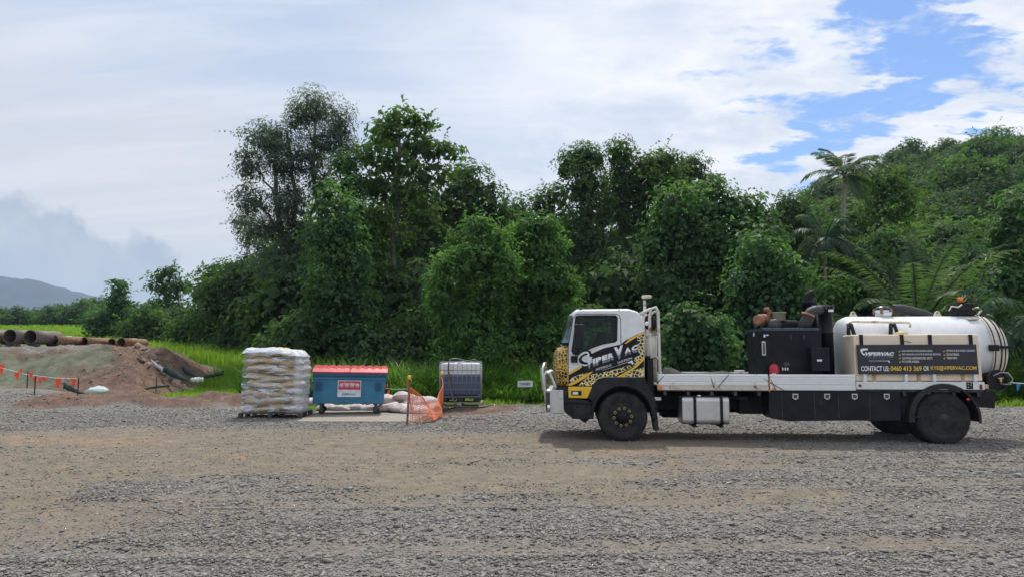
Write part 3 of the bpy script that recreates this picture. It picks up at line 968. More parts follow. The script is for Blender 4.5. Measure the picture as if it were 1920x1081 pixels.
# ---- generic trees shared by copies
def proto(name, label, cat, m, h, w_, nl, leaf, clump, group, dens=.9):
    t = thing(name, label, cat, (0, 0, 0), 0, group)
    L = []
    for i in range(nl):
        a = 2 * PI * i / nl * 2.4
        rr = w_ * (.0 if i == 0 else .55)
        s = w_ * random.uniform(.45, .62)
        L.append((math.cos(a) * rr, math.sin(a) * rr, h - s * .8 - (0 if i == 0 else random.uniform(.1, .35) * h), s, s, s * .8))
    make_crown(L, m, t, leaf=leaf, wid=.6, clump=clump, dens=dens, back=1.0, inner=.15, rough=.25, sprig=.06)
    mb = MB()
    limb(mb, (0, 0, -1.5), (L[0][0], L[0][1], L[0][2]), .25, .1)
    for q in L[1:]:
        limb(mb, (0, 0, q[2] * .55), (q[0], q[1], q[2]), .12, .04)
    mb.build('trunk', BARK, t)
    return t


def scatter(protos, spots, group, labels=None):
    used = set()
    for i, (x, y, s) in enumerate(spots):
        k = i % len(protos)
        o = protos[k] if k not in used else copy_tree(protos[k])
        used.add(k)
        o.location = (x, y, Hs(x, y) - .1)
        o.rotation_euler = (0, 0, random.uniform(0, 2 * PI))
        o.scale = (s, s, s * random.uniform(.9, 1.15))
        o['group'] = group
        if labels: o['label'] = labels[i]


# hillside forest
hp = [proto('hill_tree', 'rainforest tree crown on the slope at the right', 'tree', (L_HILL, L_HILL, L_HILL, L_MID, L_DARK)[k], 7.2 + .5 * k, 4.2 + .3 * k, 6, .5, 1.1, 'rainforest on the right hillside') for k in range(5)]
spots = []
y = 57.0
while y < 172:
    a0, a1 = (.22 if y < 85 else .16), .80
    step = 5.0 + (y - 57) * .022
    x = a0 * y + random.uniform(0, step)
    while x < a1 * y:
        yy = y + random.uniform(-2, 2)
        vis = x / yy
        if not (y > 90 and vis < .30):
            spots.append((x, yy, random.uniform(.75, 1.15)))
        x += step * random.uniform(.8, 1.3) * 1.25
    y += step * (1.05 if y < 90 else 1.35)
random.shuffle(spots)
spots = spots[:230]
scatter(hp, spots, 'rainforest on the right hillside')
print('hill trees', len(spots))
# the pale open tree on the skyline at the right
tree('skyline_tree', 'pale wide crowned tree rising highest on the right hill skyline', 'tree', 150, 1880,
     [(1872, 252, 30, 11), (1845, 266, 18, 7), (1900, 268, 22, 12), (1880, 282, 26, 10)], L_MID, .35, BARKP,
     leaf=.5, wid=.6, clump=1.1, core=.2, dens=.6, back=.6, rough=.3)
# tree wall behind the near stands
bp = [proto('background_tree', 'dark forest tree deep behind the near trees', 'tree', L_DARK, 10, 4.0, 7, .42, .9, 'dark trees deep behind the near ones') for k in range(3)]
spots = []
for i, px in enumerate(range(455, 1560, 62)):
    Y = 56 + 4 * (i % 2)
    s = {0: .75, 1: .85}.get(i, 1.0)
    if 520 < px < 900: s = 1.25
    if 1080 < px < 1500: s = 1.15
    if 930 < px < 1060: s = .95
    spots.append(((px - 960) * Y / F, Y, s))
scatter(bp, spots, 'dark trees deep behind the near ones')
# far tree line across the cane
fp = [proto('far_tree', 'distant dark tree in the line across the cane field', 'tree', L_DARK, 9, 5.0, 6, .7, 1.3, 'distant tree line across the field') for k in range(3)]
spots = []
for i, px in enumerate(range(-40, 330, 15)):
    Y = 150 + (i * 37 % 30)
    hh = np.interp(px, [-40, 20, 60, 100, 150, 200, 330], [.62, .68, .62, .74, .78, .74, .70])
    spots.append(((px - 960) * Y / F, Y, hh * random.uniform(.85, 1.12)))
scatter(fp, spots, 'distant tree line across the field')
# understorey shrubs along the foot of the stand
sp = [proto('shrub', 'dark understorey shrub at the foot of the trees', 'shrub', (L_DARK, L_MID, L_DARK)[k], 3.0 + .4 * k, 1.7, 6, .2, .4, 'understorey shrubs below the trees') for k in range(3)]
spots = []
for i, px in enumerate(range(565, 1960, 54)):
    Y = 33.5 + 2.2 * (i % 3)
    spots.append(((px - 960) * Y / F, Y, random.uniform(.85, 1.25)))
for i, px in enumerate(range(560, 1960, 70)):
    Y = 40 + 2.2 * (i % 3)
    spots.append(((px - 960) * Y / F, Y, random.uniform(1.5, 2.1)))
scatter(sp, spots, 'understorey shrubs below the trees')


# ---- palms
def frond(base, az, el, length, droop, nl=34, lw=.05, ll=.7, hang=.5):
    """returns verts, quads of leaflets plus the rachis points"""
    pts, dirs = [], []
    d = Vector((math.cos(az) * math.cos(el), math.sin(az) * math.cos(el), math.sin(el)))
    p = Vector(base)
    n = 18
    for i in range(n + 1):
        pts.append(p.copy())
        dirs.append(d.copy())
        d = (d + Vector((0, 0, -droop / n * (.5 + 1.4 * i / n)))).normalized()
        p = p + d * (length / n)
    C, N, T, L = [], [], [], []
    for j in range(nl):
        f = .14 + .86 * j / nl
        q = f * n
        i = min(int(q), n - 1)
        pp = pts[i].lerp(pts[i + 1], q - i)
        dd = dirs[i]
        side = dd.cross(Vector((0, 0, 1)))
        side = side.normalized() if side.length > 1e-3 else Vector((1, 0, 0))
        up = side.cross(dd)
        l = ll * (math.sin(PI * min(1, .12 + f * .86)) ** .6)
        for s in (-1, 1):
            t = side * s + dd * .65 + up * random.uniform(-.05, .3) + Vector((0, 0, -hang * random.uniform(.5, 1.3)))
            C.append(pp); T.append(t); N.append(up + Vector((random.uniform(-.3, .3), random.uniform(-.3, .3), 0))); L.append(l * random.uniform(.85, 1.1))
    V, Q = leaf_quads(np.array(C), np.array(N), np.array(T), np.array(L), np.full(len(L), lw), .15)
    return V, Q, pts


def palm(name, label, Y, basepx, crownpx, crownpy, n, length, droop, el=(.1, 1.2), trunk_r=.13, m=L_PALM, azs=None, ring=True, **kw):
    k = Y / F
    bx = (basepx - 960) * k
    bz = Hs(bx, Y)
    t = thing(name, label, 'palm', (bx, Y, bz - .1))
    c = PY(crownpx, crownpy, Y)
    top = Vector((c.x - bx, 0, c.z - bz + .1))
    for i in range(n):
        az = azs[i] if azs else 2 * PI * (i * .382) + random.uniform(-.2, .2)
        e = el[1] + (el[0] - el[1]) * (i / max(1, n - 1)) + random.uniform(-.1, .1)
        V, Q, pts = frond(top, az, e, length * random.uniform(.88, 1.1), droop * random.uniform(.85, 1.15), **kw)
        mb = MB()
        mb.tube(pts[::2], [.028 * (1 - .8 * q / 9) + .004 for q in range(len(pts[::2]))], 5)
        fo = mb.build('frond', L_PALM, t)
        bmr = bmesh.new()
        bmr.from_mesh(fo.data)
        lay = bmr.faces.layers.float.new('rnd')
        vs = [bmr.verts.new(v) for v in V]
        rr = random.random()
        for q in Q:
            f = bmr.faces.new([vs[a] for a in q])
            f[lay] = min(1, max(0, rr * .5 + random.random() * .5))
        bmr.to_mesh(fo.data)
        bmr.free()
        fo.data.materials[0] = m
    if trunk_r:
        mb = MB()
        pts = [Vector((0, 0, -.4)).lerp(top, i / 14) + Vector((.06 * math.sin(i * .5), 0, 0)) for i in range(15)]
        mb.tube(pts, [trunk_r * (1.15 - .35 * i / 14) for i in range(15)], 10)
        mb.build('trunk', BARKP, t)
    return t


palm('palm_tree', 'tall palm with feathery crown standing above the trees behind the truck', 41, 1578, 1582, 328, 16, 2.6, 1.5, (-.35, 1.35), .15, m=L_PALML,
     azs=[2.2, .9, 3.1, 0.1, 3.6, 5.6, -.5, 2.7, .5, 4.2, 5.0, 3.3, 6.0, 2.9, .2, 4.7], nl=46, ll=.68, lw=.07, hang=.45)
palm('palm_tree', 'shorter palm with drooping fronds left of the tall palm trunk', 38, 1546, 1548, 450, 14, 2.5, 2.1, (-.2, 1.3), .10, nl=48, ll=.8, lw=.07, hang=.8)
palm('fan_palm_clump', 'large fountain of long arching palm fronds behind the water tank', 33, 1722, 1722, 640, 22, 6.2, 1.3, (.45, 1.45), 0, nl=56, ll=.85, lw=.07, hang=.55, m=L_PALML)
palm('fan_palm_clump', 'smaller clump of arching palm fronds low behind the black filter cylinders', 31, 1640, 1640, 690, 14, 3.6, 1.5, (.3, 1.35), 0, nl=44, ll=.75, lw=.075, hang=.5)
palm('fan_palm_clump', 'dark drooping palm fronds hanging at the right edge beside the vacuum tank', 27, 1960, 1950, 640, 16, 4.0, 2.0, (-.1, 1.2), .2, nl=54, ll=.8, lw=.08, hang=.9,
     azs=[2.6, 3.0, 3.5, 3.9, 4.3, 2.2, 3.2, 3.7, 2.9, 4.6, 3.4, 1.8, 5.2, 2.4, 4.0, .5])
palm('fan_palm_clump', 'grey green palm fronds among dark shade behind the layered tree', 37, 800, 800, 560, 9, 2.6, 1.8, (.0, 1.0), .1, nl=30, ll=.5, lw=.05, hang=.7)


# ---- grasses
def blades(x, y, h, wd, m, name, label, lean=.5, seg=3, cat='grass', zoff=-.02):
    n = len(x)
    z = H(x, y) + zoff
    az = RNG.random(n) * 2 * PI
    ln = lean * (.3 + RNG.random(n))
    dx, dy = np.cos(az), np.sin(az)
    sx, sy = -dy, dx
    fs = np.linspace(0, 1, seg + 1)
    V = []
    for i, f in enumerate(fs):
        cx = x + dx * ln * h * f ** 2
        cy = y + dy * ln * h * f ** 2
        cz = z + h * (f - .35 * ln * f ** 3)
        wv = wd * (1 - f) ** .7 * (.6 if i == 0 else 1.0)
        V.append(np.stack([cx - sx * wv / 2, cy - sy * wv / 2, cz], -1))
        V.append(np.stack([cx + sx * wv / 2, cy + sy * wv / 2, cz], -1))
    V = np.stack(V, 1)
    k = V.shape[1]
    f = np.array([[2 * i, 2 * i + 1, 2 * i + 3, 2 * i + 2] for i in range(seg)])
    Q = (f[None] + (np.arange(n) * k)[:, None, None]).reshape(-1, 4)
    r = np.repeat(RNG.random(n), seg)
    return tag(link(name, npmesh(name, V.reshape(-1, 3), Q, 4, {'rnd': ('FACE', r)}), m), label, cat, kind='stuff')


L_CANE = leafmat('leaf_cane', (.045, .105, .022), (.085, .18, .036), (.17, .29, .07), rough=.4, spec=.25, trans=.6, scale=.5)
L_GRASS = leafmat('leaf_grass', (.15, .25, .035), (.23, .36, .05), (.33, .47, .09), trans=.6, rough=.5, scale=.5)
# tall cane grass at the foot of the trees
n = 52000
x = RNG.uniform(-9.5, 26, n)
y = 25.0 + 6.5 * RNG.random(n) ** 1.3
cl = fbm(x * .8, y * .8, 111, 3)
ok = (RNG.random(n) < .35 + 1.3 * sstep(.35, .6, cl)) & (x > -9.5 + (y - 25) * -.3)
x, y, cl = x[ok], y[ok], cl[ok]
hgt = (1.15 + 1.5 * cl) * (.65 + .5 * RNG.random(len(x))) * (1 - .35 * sstep(2, 6, x) * sstep(16, 10, x))
hgt = hgt * (.55 + .45 * sstep(24.8, 26.8, y))
blades(x, y, hgt, .042 + .03 * RNG.random(len(x)), L_CANE, 'tall_grass', 'tall arching green cane grass along the foot of the trees', 1.1, 5)
# short bright grass at the yard edge
n = 60000
x = RNG.uniform(-7.5, 26, n)
y = RNG.uniform(22.2, 26.0, n)
ok = (grassmask(x, y) > .45) & (RNG.random(n) < .9)
x, y = x[ok], y[ok]
tall = sstep(.35, .65, fbm(x * 1.3, y * 1.3, 121))
blades(x, y, (.16 + .32 * tall) * (.6 + .6 * RNG.random(len(x))), .016 + .012 * RNG.random(len(x)), L_GRASS, 'grass', 'short bright green grass and weeds at the edge of the yard', .7, 3)
# sloping cane field on the left
n = 150000
u = RNG.random(n)
y = 25.5 * (140 / 25.5) ** (u ** 1.05)
x = RNG.uniform(-.80, -.20, n) * y
g = grassmask(x, y) > .6
tallz = sstep(33, 36.5, y + (fbm(x * .4, y * .4, 133) - .5) * 3)
g &= ~((x < -20.5) & (y < 47))
x, y, tallz = x[g], y[g], tallz[g]
hgt = (.22 + .75 * tallz) * (.6 + .6 * RNG.random(len(x)))
blades(x, y, hgt, .02 + .0016 * (y - 25) + .012 * RNG.random(len(x)), L_GRASS, 'field_grass', 'bright green cane field sloping up to the left tree line', .35, 3)
# ------------------------------------------------------------------ truck
WHITE = mat('white_paint', (.74, .75, .76), .35, var=.07, coat=.3, dust=.22, dustcol=(.45, .38, .29), col2=(.58, .56, .52), c2lo=.58, c2hi=.8, c2scale=3)
CREAMRUST = mat('cream_rusty', (.62, .56, .46), .6, var=.12, col2=(.26, .11, .05), c2lo=.55, c2hi=.66, c2scale=6, bump=.1)
CREAM = mat('cream_plastic', (.82, .68, .52), .5, var=.05, vscale=2, col2=(.55, .44, .32), c2lo=.5, c2hi=.75, c2scale=2)
BLACKP = mat('black_plastic', (.018, .019, .023), .55, var=.25, dust=.2, dustcol=(.10, .09, .08), vscale=4, spec=.22)
BLACKS = mat('black_satin_paint', (.010, .011, .016), .5, var=.3, col2=(.045, .045, .045), c2lo=.60, c2hi=.75, c2scale=2.2, dust=.06, dustcol=(.09, .085, .08), vscale=3, spec=.22)
BLACKM = mat('black_matt', (.02, .02, .022), .8, var=.3, spec=.22)
RUBBER = mat('tyre_rubber', (.022, .022, .024), .85, var=.3, dust=.22, dustcol=(.10, .09, .075), vscale=5, bump=.15, spec=.22)
YELLOW = mat('yellow_paint', (.78, .47, .02), .35, var=.06, coat=.3)
SILVER = mat('silver_vinyl', (.78, .80, .83), .35, var=.12)
GREYV = mat('grey_vinyl', (.20, .21, .235), .4, var=.15)
ALU = mat('brushed_aluminium', (.56, .56, .55), .38, metal=.85, var=.15, col2=(.36, .34, .30), c2lo=.5, c2hi=.75, c2scale=3, vscale=3)
CHROME = mat('chrome', (.75, .75, .76), .15, metal=1, var=.05)
RUST = mat('rusty_iron', (.24, .115, .07), .8, var=.35, col2=(.10, .05, .035), bump=.3)
RUSTP = mat('rusted_pale', (.36, .17, .10), .75, var=.3, bump=.3)
STEEL = mat('steel_dark', (.07, .07, .075), .55, metal=.5, var=.3)
RED = mat('red_paint', (.45, .015, .035), .35, var=.08)
ORANGEL = mat('amber_lens', (.85, .20, .02), .25, var=.05)
LENS = mat('clear_lens', (.75, .74, .70), .2, var=.05)
TANKW = mat('tank_white', (.72, .735, .75), .38, var=.05, coat=.2, col2=(.60, .54, .44), c2lo=.62, c2hi=.8, c2scale=2.5)
TANKC = mat('tank_cream_rib', (.60, .55, .47), .5, var=.1, col2=(.35, .22, .12), c2lo=.6, c2hi=.75)
CLOTHG = mat('canvas_dark', (.055, .052, .048), .9, var=.2, bump=.3, bscale=12)
INTER = mat('cab_interior', (.035, .035, .038), .8, var=.2)
WHITEL = mat('white_letter', (.78, .78, .78), .5, var=.03)
GOLDL = mat('gold_letter', (.80, .52, .05), .5, var=.03)
HOSE = mat('black_hose', (.03, .03, .032), .6, var=.25, dust=.3, dustcol=(.12, .11, .10))
BRASS = mat('brass', (.55, .42, .16), .4, metal=.8, var=.2)

gm = bpy.data.materials.new('window_glass')
gm.use_nodes = True
t_ = NT(gm.node_tree)
gm.node_tree.nodes.remove(gm.node_tree.nodes['Principled BSDF'])
fr = t_.n('ShaderNodeFresnel', {0: 1.45}).outputs[0]
gl = t_.n('ShaderNodeBsdfGlossy', {'Color': (.9, .95, 1, 1), 'Roughness': .03})
tp = t_.n('ShaderNodeBsdfTransparent', {'Color': (.62, .70, .66, 1)})
fr = t_.m('MULTIPLY', fr, .45)
mx = t_.n('ShaderNodeMixShader', {0: fr, 1: tp.outputs[0], 2: gl.outputs[0]})
gm.node_tree.links.new(mx.outputs[0], gm.node_tree.nodes['Material Output'].inputs[0])
GLASS = gm
NUTC = mat('nut_marker_yellow', (.50, .40, .14), .5, var=.2)


def scale_mat(name, scale, lo, hi, cell, line, streak=None, aniso=(1, 1, 1), rotang=0.0, rim=None):
    """reptile scale print: cells with lines between them"""
    m = bpy.data.materials.new(name)
    m.use_nodes = True
    t = NT(m.node_tree)
    p = m.node_tree.nodes['Principled BSDF']
    oc = t.n('ShaderNodeTexCoord').outputs['Object']
    v = t.n('ShaderNodeMapping', {'Vector': oc, 'Rotation': (0, rotang, 0), 'Scale': aniso}).outputs[0]
    vo = t.n('ShaderNodeTexVoronoi', {'Vector': v, 'Scale': scale, 'Randomness': .7}, feature='DISTANCE_TO_EDGE').outputs['Distance']
    nz = t.noise(v, 3.5, 5, .6)
    thr = t.m('ADD', vo, t.m('MULTIPLY', t.m('SUBTRACT', nz, .5), .12))
    f = t.ss(thr, lo, hi)
    c = t.mix(f, line, cell)
    if streak:
        s = t.ss(t.noise(t.n('ShaderNodeMapping', {'Vector': oc, 'Rotation': (0, .9, 0), 'Scale': (1.2, 1, 5)}).outputs[0], 3.0, 5, .7), .52, .62)
        c = t.mix(s, c, streak)
    m.node_tree.links.new(c, p.inputs['Base Color'])
    p.inputs['Roughness'].default_value = .38
    p.inputs['Coat Weight'].default_value = .3
    return m


YL, YC, BK = (.80, .52, .05), (.80, .66, .28), (.012, .012, .014)
SCALES = scale_mat('scale_print', 15.0, .06, .14, BK, YC, aniso=(1, .2, 1.15), rotang=.35)
SCALEF = scale_mat('scale_print_front', 17.0, .03, .09, BK, YL, streak=(.72, .40, .02), aniso=(1, 1, 1))
SCALEC = scale_mat('scale_print_lower', 15.0, .05, .13, BK, YC, aniso=(1, .2, 1.0), rotang=-.3)

# truck frame: x = back along the truck, y = away from the camera, z up; origin on the ground below the near front wheel
TA = math.radians(-5.0)
UX, UY = Vector((math.cos(TA), math.sin(TA), 0)), Vector((-math.sin(TA), math.cos(TA), 0))
T0 = G(1168, 826)
T0.z = Hs(T0.x, T0.y)
truck = thing('vacuum_truck', 'white and yellow flatbed vacuum excavation truck with black scale print parked side on', 'truck', T0, TA)


def tk(px, py, d=0.0):
    """point of the photograph measured on the truck plane at depth d -> (x, z) in truck metres"""
    r = cdir(px, py)
    o = Vector((0, 0, CAM_H))
    q = T0 + UY * d
    t = (q - o).dot(UY) / r.dot(UY)
    P = o + r * t - T0
    return (P.dot(UX), P.z)


def z1(x, y, d=0.0): return tk(1000 + x / 3.603, 540 + y / 3.603, d)
def z2(x, y, d=0.0): return tk(1220 + x / 3.603, 540 + y / 3.603, d)
def z3(x, y, d=0.0): return tk(1540 + x / 3.603, 540 + y / 3.603, d)
def z8(x, y, d=0.0): return tk(1040 + x / 7.72, 600 + y / 7.72, d)
def z9(x, y, d=0.0): return tk(1590 + x / 7.385, 630 + y / 7.385, d)
def za(x, y, d=0.0): return tk(1380 + x / 6.36, 540 + y / 6.36, d)


WID = 2.36
# --- cab shell
P0 = [z1(*p, .02) for p in [(750, 598), (750, 300), (743, 222), (706, 168), (645, 150), (305, 155), (268, 188), (236, 385), (232, 440), (232, 560), (234, 657)]]
P1 = [z1(*p, .25) for p in [(752, 598), (752, 300), (745, 210), (702, 152), (642, 134), (290, 138), (235, 178), (148, 402), (130, 450), (127, 560), (150, 655)]]
st = [(0.02, 0), (.07, .3), (.17, .68), (.32, .9), (.7, .99), (WID / 2, 1)]
st = st + [(WID - y, f) for y, f in st[-2::-1]]
rings = [[(a[0] + (b[0] - a[0]) * f, y, a[1] + (b[1] - a[1]) * f) for a, b in zip(P0, P1)] for y, f in st]


def shell(segs, name, m, parent, thick=.02):
    bm = bmesh.new()
    for j in range(len(rings) - 1):
        for i in segs:
            k = (i + 1) % len(P0)
            f = bm.faces.new([bm.verts.new(v) for v in (rings[j][i], rings[j][k], rings[j + 1][k], rings[j + 1][i])])
            f.smooth = True
    bmesh.ops.remove_doubles(bm, verts=bm.verts, dist=1e-5)
    bmesh.ops.recalc_face_normals(bm, faces=bm.faces)
    me = bpy.data.meshes.new(name)
    bm.to_mesh(me); bm.free()
    o = link(name, me, m, parent)
    if thick:
        s = o.modifiers.new('solid', 'SOLIDIFY'); s.thickness = thick; s.offset = -1
    return o


def flat(name, outline, m, parent, y=0.0, holes=(), thick=.004):
    """thin panel in the x-z plane at depth y, with optional holes"""
    loops = [[Vector((x, z, 0)) for x, z in outline]] + [[Vector((x, z, 0)) for x, z in h] for h in holes]
    tris = geometry.tessellate_polygon(loops)
    allv = [v for l in loops for v in l]
    me = bpy.data.meshes.new(name)
    me.from_pydata([(v.x, y, v.y) for v in allv], [], [tuple(t) for t in tris])
    bm = bmesh.new(); bm.from_mesh(me)
    bmesh.ops.recalc_face_normals(bm, faces=bm.faces)
    if sum(f.normal.y for f in bm.faces) > 0:
        bmesh.ops.reverse_faces(bm, faces=bm.faces)
    bm.to_mesh(me); bm.free()
    o = link(name, me, m, parent)
    if thick:
        s = o.modifiers.new('solid', 'SOLIDIFY'); s.thickness = thick; s.offset = -1
    return o


cab = shell([0, 1, 2, 3, 4, 5], 'cab', WHITE, truck)
WIN = [z1(*p, .02) for p in [(288, 196), (300, 186), (556, 186), (565, 196), (561, 350), (552, 358), (470, 372), (400, 396), (330, 428), (268, 440), (262, 425)]]
flat('side_panel', P0, WHITE, cab, .02, [WIN], .03)
flat('side_panel', P0, WHITE, cab, WID - .02, [WIN], .03)
flat('side_window', WIN, GLASS, cab, .035, (), .004)
flat('side_window', WIN, GLASS, cab, WID - .035, (), .004)
# window surround
mb = MB()
mb.tube([(x, .015, z) for x, z in WIN], .016, 6, closed=True)
mb.build('window_seal', BLACKM, cab)
shell([6], 'windscreen', GLASS, truck, .006)
shell([7, 8, 9], 'front_panel', SCALEF, truck)
shell([10], 'cab_floor', BLACKM, truck)
# wipers and windscreen base, black strip
mb = MB()
a, b = z1(172, 398, .3), z1(232, 372, .05)
mb.tube([(a[0], .4, a[1]), (b[0] - .12, .16, b[1] + .01), (b[0], .0, b[1])], .018, 6)
mb.build('wiper', BLACKM, truck)
# interior
mb = MB()
a = z1(262, 440)
mb.box(P0[7][0] + .02, P0[7][0] + .45, .06, WID - .06, a[1] - .25, a[1] - .02)
b = z1(500, 330)
mb.box(b[0] - .15, b[0] + .0, .2, .72, b[1] - .6, b[1] + .12)
mb.box(b[0] - .15, b[0] + .0, 1.6, 2.1, b[1] - .6, b[1] + .12)
mb.box(b[0] + .22, b[0] + .26, .04, WID - .04, b[1] - .6, b[1] + .55)
mb.build('cab_interior', INTER, cab, .03)
mb = MB()
sw = z1(350, 400)
ring = [Vector((sw[0] + .10 + .11 * math.cos(a) * .5, 1.75 + .22 * math.sin(a), sw[1] + .02 + .20 * math.cos(a))) for a in [2 * PI * k / 20 for k in range(20)]]
mb.tube(ring, .016, 6, closed=True)
mb.build('steering_wheel', INTER, cab)
# door outline and rear seam
mb = MB()
seam = [z1(*p, .0) for p in [(236, 590), (236, 392), (268, 205), (290, 172), (560, 172), (580, 180), (590, 210), (592, 372)]]
mb.tube([(x, .017, z) for x, z in seam], .006, 4)
mb.build('door_seam', BLACKM, cab)
# roof gutter and little roof lamp
mb = MB()
g0, g1 = z1(300, 160), z1(690, 160)
mb.tube([(g0[0], .06, g0[1] + .01), (g1[0] - .15, .06, g1[1] + .025), (g1[0], .08, g1[1])], .008, 5)
mb.build('roof_gutter', WHITE, cab)
mb = MB(); q = z1(320, 155)
mb.lathe([(.02, 0), (.03, .01), (.03, .04), (.012, .055), (0, .06)], (q[0], .15, q[1]), 'Z', 12)
mb.build('marker_lamp', BLACKP, truck)
# --- side graphics, thin vinyl sheets one over the other
liv = thing_liv = flat('livery', [z1(*p) for p in [(749, 290), (686, 318), (620, 352), (590, 377), (540, 388), (480, 402), (440, 418), (395, 440), (385, 420), (345, 414), (310, 430), (292, 460), (293, 500), (330, 525), (283, 560), (237, 585), (235, 657), (398, 657), (430, 612), (470, 598), (749, 598)]], BLACKS, cab, .012, (), .004)
LV = .006
flat('scale_print', [z1(*p) for p in [(749, 305), (700, 330), (706, 365), (714, 450), (682, 470), (682, 520), (749, 470)]], SCALES, cab, LV, (), .004)
flat('scale_print', [z1(*p) for p in [(749, 530), (749, 597), (560, 597), (640, 560), (700, 545)]], SCALEC, cab, LV, (), .004)
flat('scale_print', [z1(*p) for p in [(237, 655), (240, 630), (262, 600), (330, 575), (360, 568), (345, 590), (280, 625), (262, 648)]], SCALES, cab, LV, (), .004)
flat('scale_print', [z1(*p) for p in [(305, 656), (340, 615), (395, 580), (440, 572), (560, 545), (640, 520), (690, 522), (640, 545), (565, 585), (552, 597), (470, 600), (430, 612), (398, 656)]], SCALES, cab, LV, (), .004)
for pts in [[(237, 586), (237, 566), (300, 535), (330, 524), (322, 538)], [(237, 655), (237, 646), (300, 612), (350, 578), (405, 558), (372, 590), (290, 640), (258, 655)],
            [(749, 290), (749, 304), (690, 332), (628, 372), (616, 372), (650, 340)], [(560, 597), (600, 577), (680, 530), (749, 452), (749, 482), (700, 530), (640, 572), (606, 597)]]:
    flat('yellow_stripe', [z1(*p) for p in pts], YELLOW, cab, LV - .003, (), .003)
# snake head emblem
def emblem(parent, f, y, s=1.0):
    flat('emblem', [f(*p) for p in [(330, 600), (322, 560), (340, 510), (385, 470), (430, 448), (480, 450), (500, 478), (505, 520), (540, 560), (548, 600), (500, 640), (440, 660), (380, 645), (340, 620)]], SILVER, parent, y, (), .003)
    flat('emblem', [f(*p) for p in [(350, 590), (352, 550), (385, 510), (430, 480), (470, 475), (480, 495), (440, 505), (400, 530), (390, 570), (430, 600), (500, 612), (470, 635), (420, 635), (375, 620)]], BLACKS, parent, y - .003, (), .002)
    flat('emblem', [f(*p) for p in [(405, 560), (420, 530), (470, 510), (490, 530), (500, 560), (460, 550), (440, 570), (480, 590), (440, 595)]], SILVER, parent, y - .005, (), .002)


emblem(cab, z8, LV - .002)
# skewed lettering, letters individually sized like the photographed word
base_a, base_b = z8(455, 715), z8(1215, 465)
bd = Vector((base_b[0] - base_a[0], 0, base_b[1] - base_a[1]))
bl = bd.length
bd.normalize()
ud = Vector((-bd.z * .15, 0, 1)).normalized()
word = [('V', .00, .115, .215, -.02), ('I', .115, .045, .15, 0), ('P', .165, .10, .15, 0), ('E', .27, .09, .15, 0), ('R', .365, .10, .15, 0), ('V', .47, .155, .26, -.035), ('A', .64, .105, .15, 0), ('C', .755, .105, .15, 0)]
for ch, fx, fw, hh, dz in word:
    o0 = Vector((base_a[0], LV - .002, base_a[1])) + bd * (fx * bl * 1.16) + ud * (dz * .7 + .02)
    w0 = fw * bl * 1.12
    text(ch, GREYV, cab, o0, bd, ud, w0, hh * 1.0, bold=.06, shear=0, depth=.002, name='letter')
    text(ch, SILVER, cab, o0 + ud * hh * .34 + Vector((0, -.002, 0)), bd, ud, w0, hh * .64, bold=.07, depth=.002, name='letter')
h0, h1 = z8(600, 728), z8(1120, 560)
hd = Vector((h1[0] - h0[0], 0, h1[1] - h0[1]))
text('HYDRO-EXCAVATION', WHITEL, cab, (h0[0], LV - .004, h0[1]), hd.normalized(), Vector((-hd.z * .1, 0, 1)).normalized(), hd.length, .045, depth=.002, bold=.01)
mb = MB()
a, b, c_ = z8(690, 722), z8(1060, 600), z8(1130, 590)
mb.tube([(a[0], LV - .005, a[1]), (b[0], LV - .005, b[1])], .004, 4)
mb.build('emblem_wand', WHITEL, cab)
flat('emblem_grip', [z8(*p) for p in [(1060, 605), (1120, 575), (1145, 620), (1125, 640), (1105, 610), (1070, 620)]], WHITEL, cab, LV - .004, (), .003)
# --- door mirror
mb = MB()
a, b = z1(283, 240, -.25), z1(340, 412, -.25)
mb.box(a[0] - .02, b[0], -.30, -.12, b[1], a[1])
mir = mb.build('mirror', BLACKP, truck, .03, 3)
mb = MB()
a, b = z1(300, 190, -.1), z1(305, 440, -.1)
mb.tube([(a[0] - .02, .0, a[1] + .02), (a[0] + .02, -.2, a[1]), (a[0] + .03, -.2, a[1] - .15)], .016, 7)
mb.tube([(b[0] - .06, .0, b[1] - .02), (b[0] + .0, -.2, b[1]), (b[0] + .0, -.2, b[1] + .12)], .016, 7)
mb.build('mirror_arm', BLACKM, mir)
mb = MB()
a, b = z1(253, 455, -.02), z1(300, 500, -.02)
mb.box(a[0], b[0], -.06, .02, b[1], a[1])
mb.build('mirror_bracket', BLACKM, mir, .015)
mb = MB()
a, b = z1(530, 492, -.02), z1(568, 520, -.02)
mb.box(a[0], b[0], -.03, .012, b[1], a[1])
mb.build('door_handle', BLACKM, truck, .008)
mb = MB()
a, b = z1(340, 186), z1(500, 196)
mb.box(a[0], b[0], -.05, .015, b[1], a[1] + .015)
mb.build('weather_shield', BLACKM, truck, .008)
# --- yellow corner bumper with indicator, lower black bumper and steps
mb = MB()
mb.prism([z1(*p) for p in [(234, 662), (400, 662), (388, 690), (366, 742), (238, 740)]], -.01, .5)
yb = mb.build('bumper_corner', YELLOW, truck, .02)
mb = MB(); a, b = z1(256, 690), z1(326, 722)
mb.box(a[0], b[0], -.018, .02, b[1], a[1]); fb = mb.build('lamp_recess', BLACKM, truck, .008)
mb = MB(); a, b = z1(266, 697), z1(303, 716)
mb.box(a[0], b[0], -.026, .0, b[1], a[1]); mb.build('indicator_lamp', LENS, fb, .008)
mb = MB()
mb.prism([z1(*p, .1) for p in [(236, 742), (236, 664), (158, 664), (150, 690), (205, 800), (215, 835), (258, 868), (410, 868), (408, 800), (392, 770), (360, 752)]], .02, WID - .02)
mb.build('bumper', BLACKP, truck, .02)
mb = MB()
a, b = z1(215, 765), z1(385, 776)
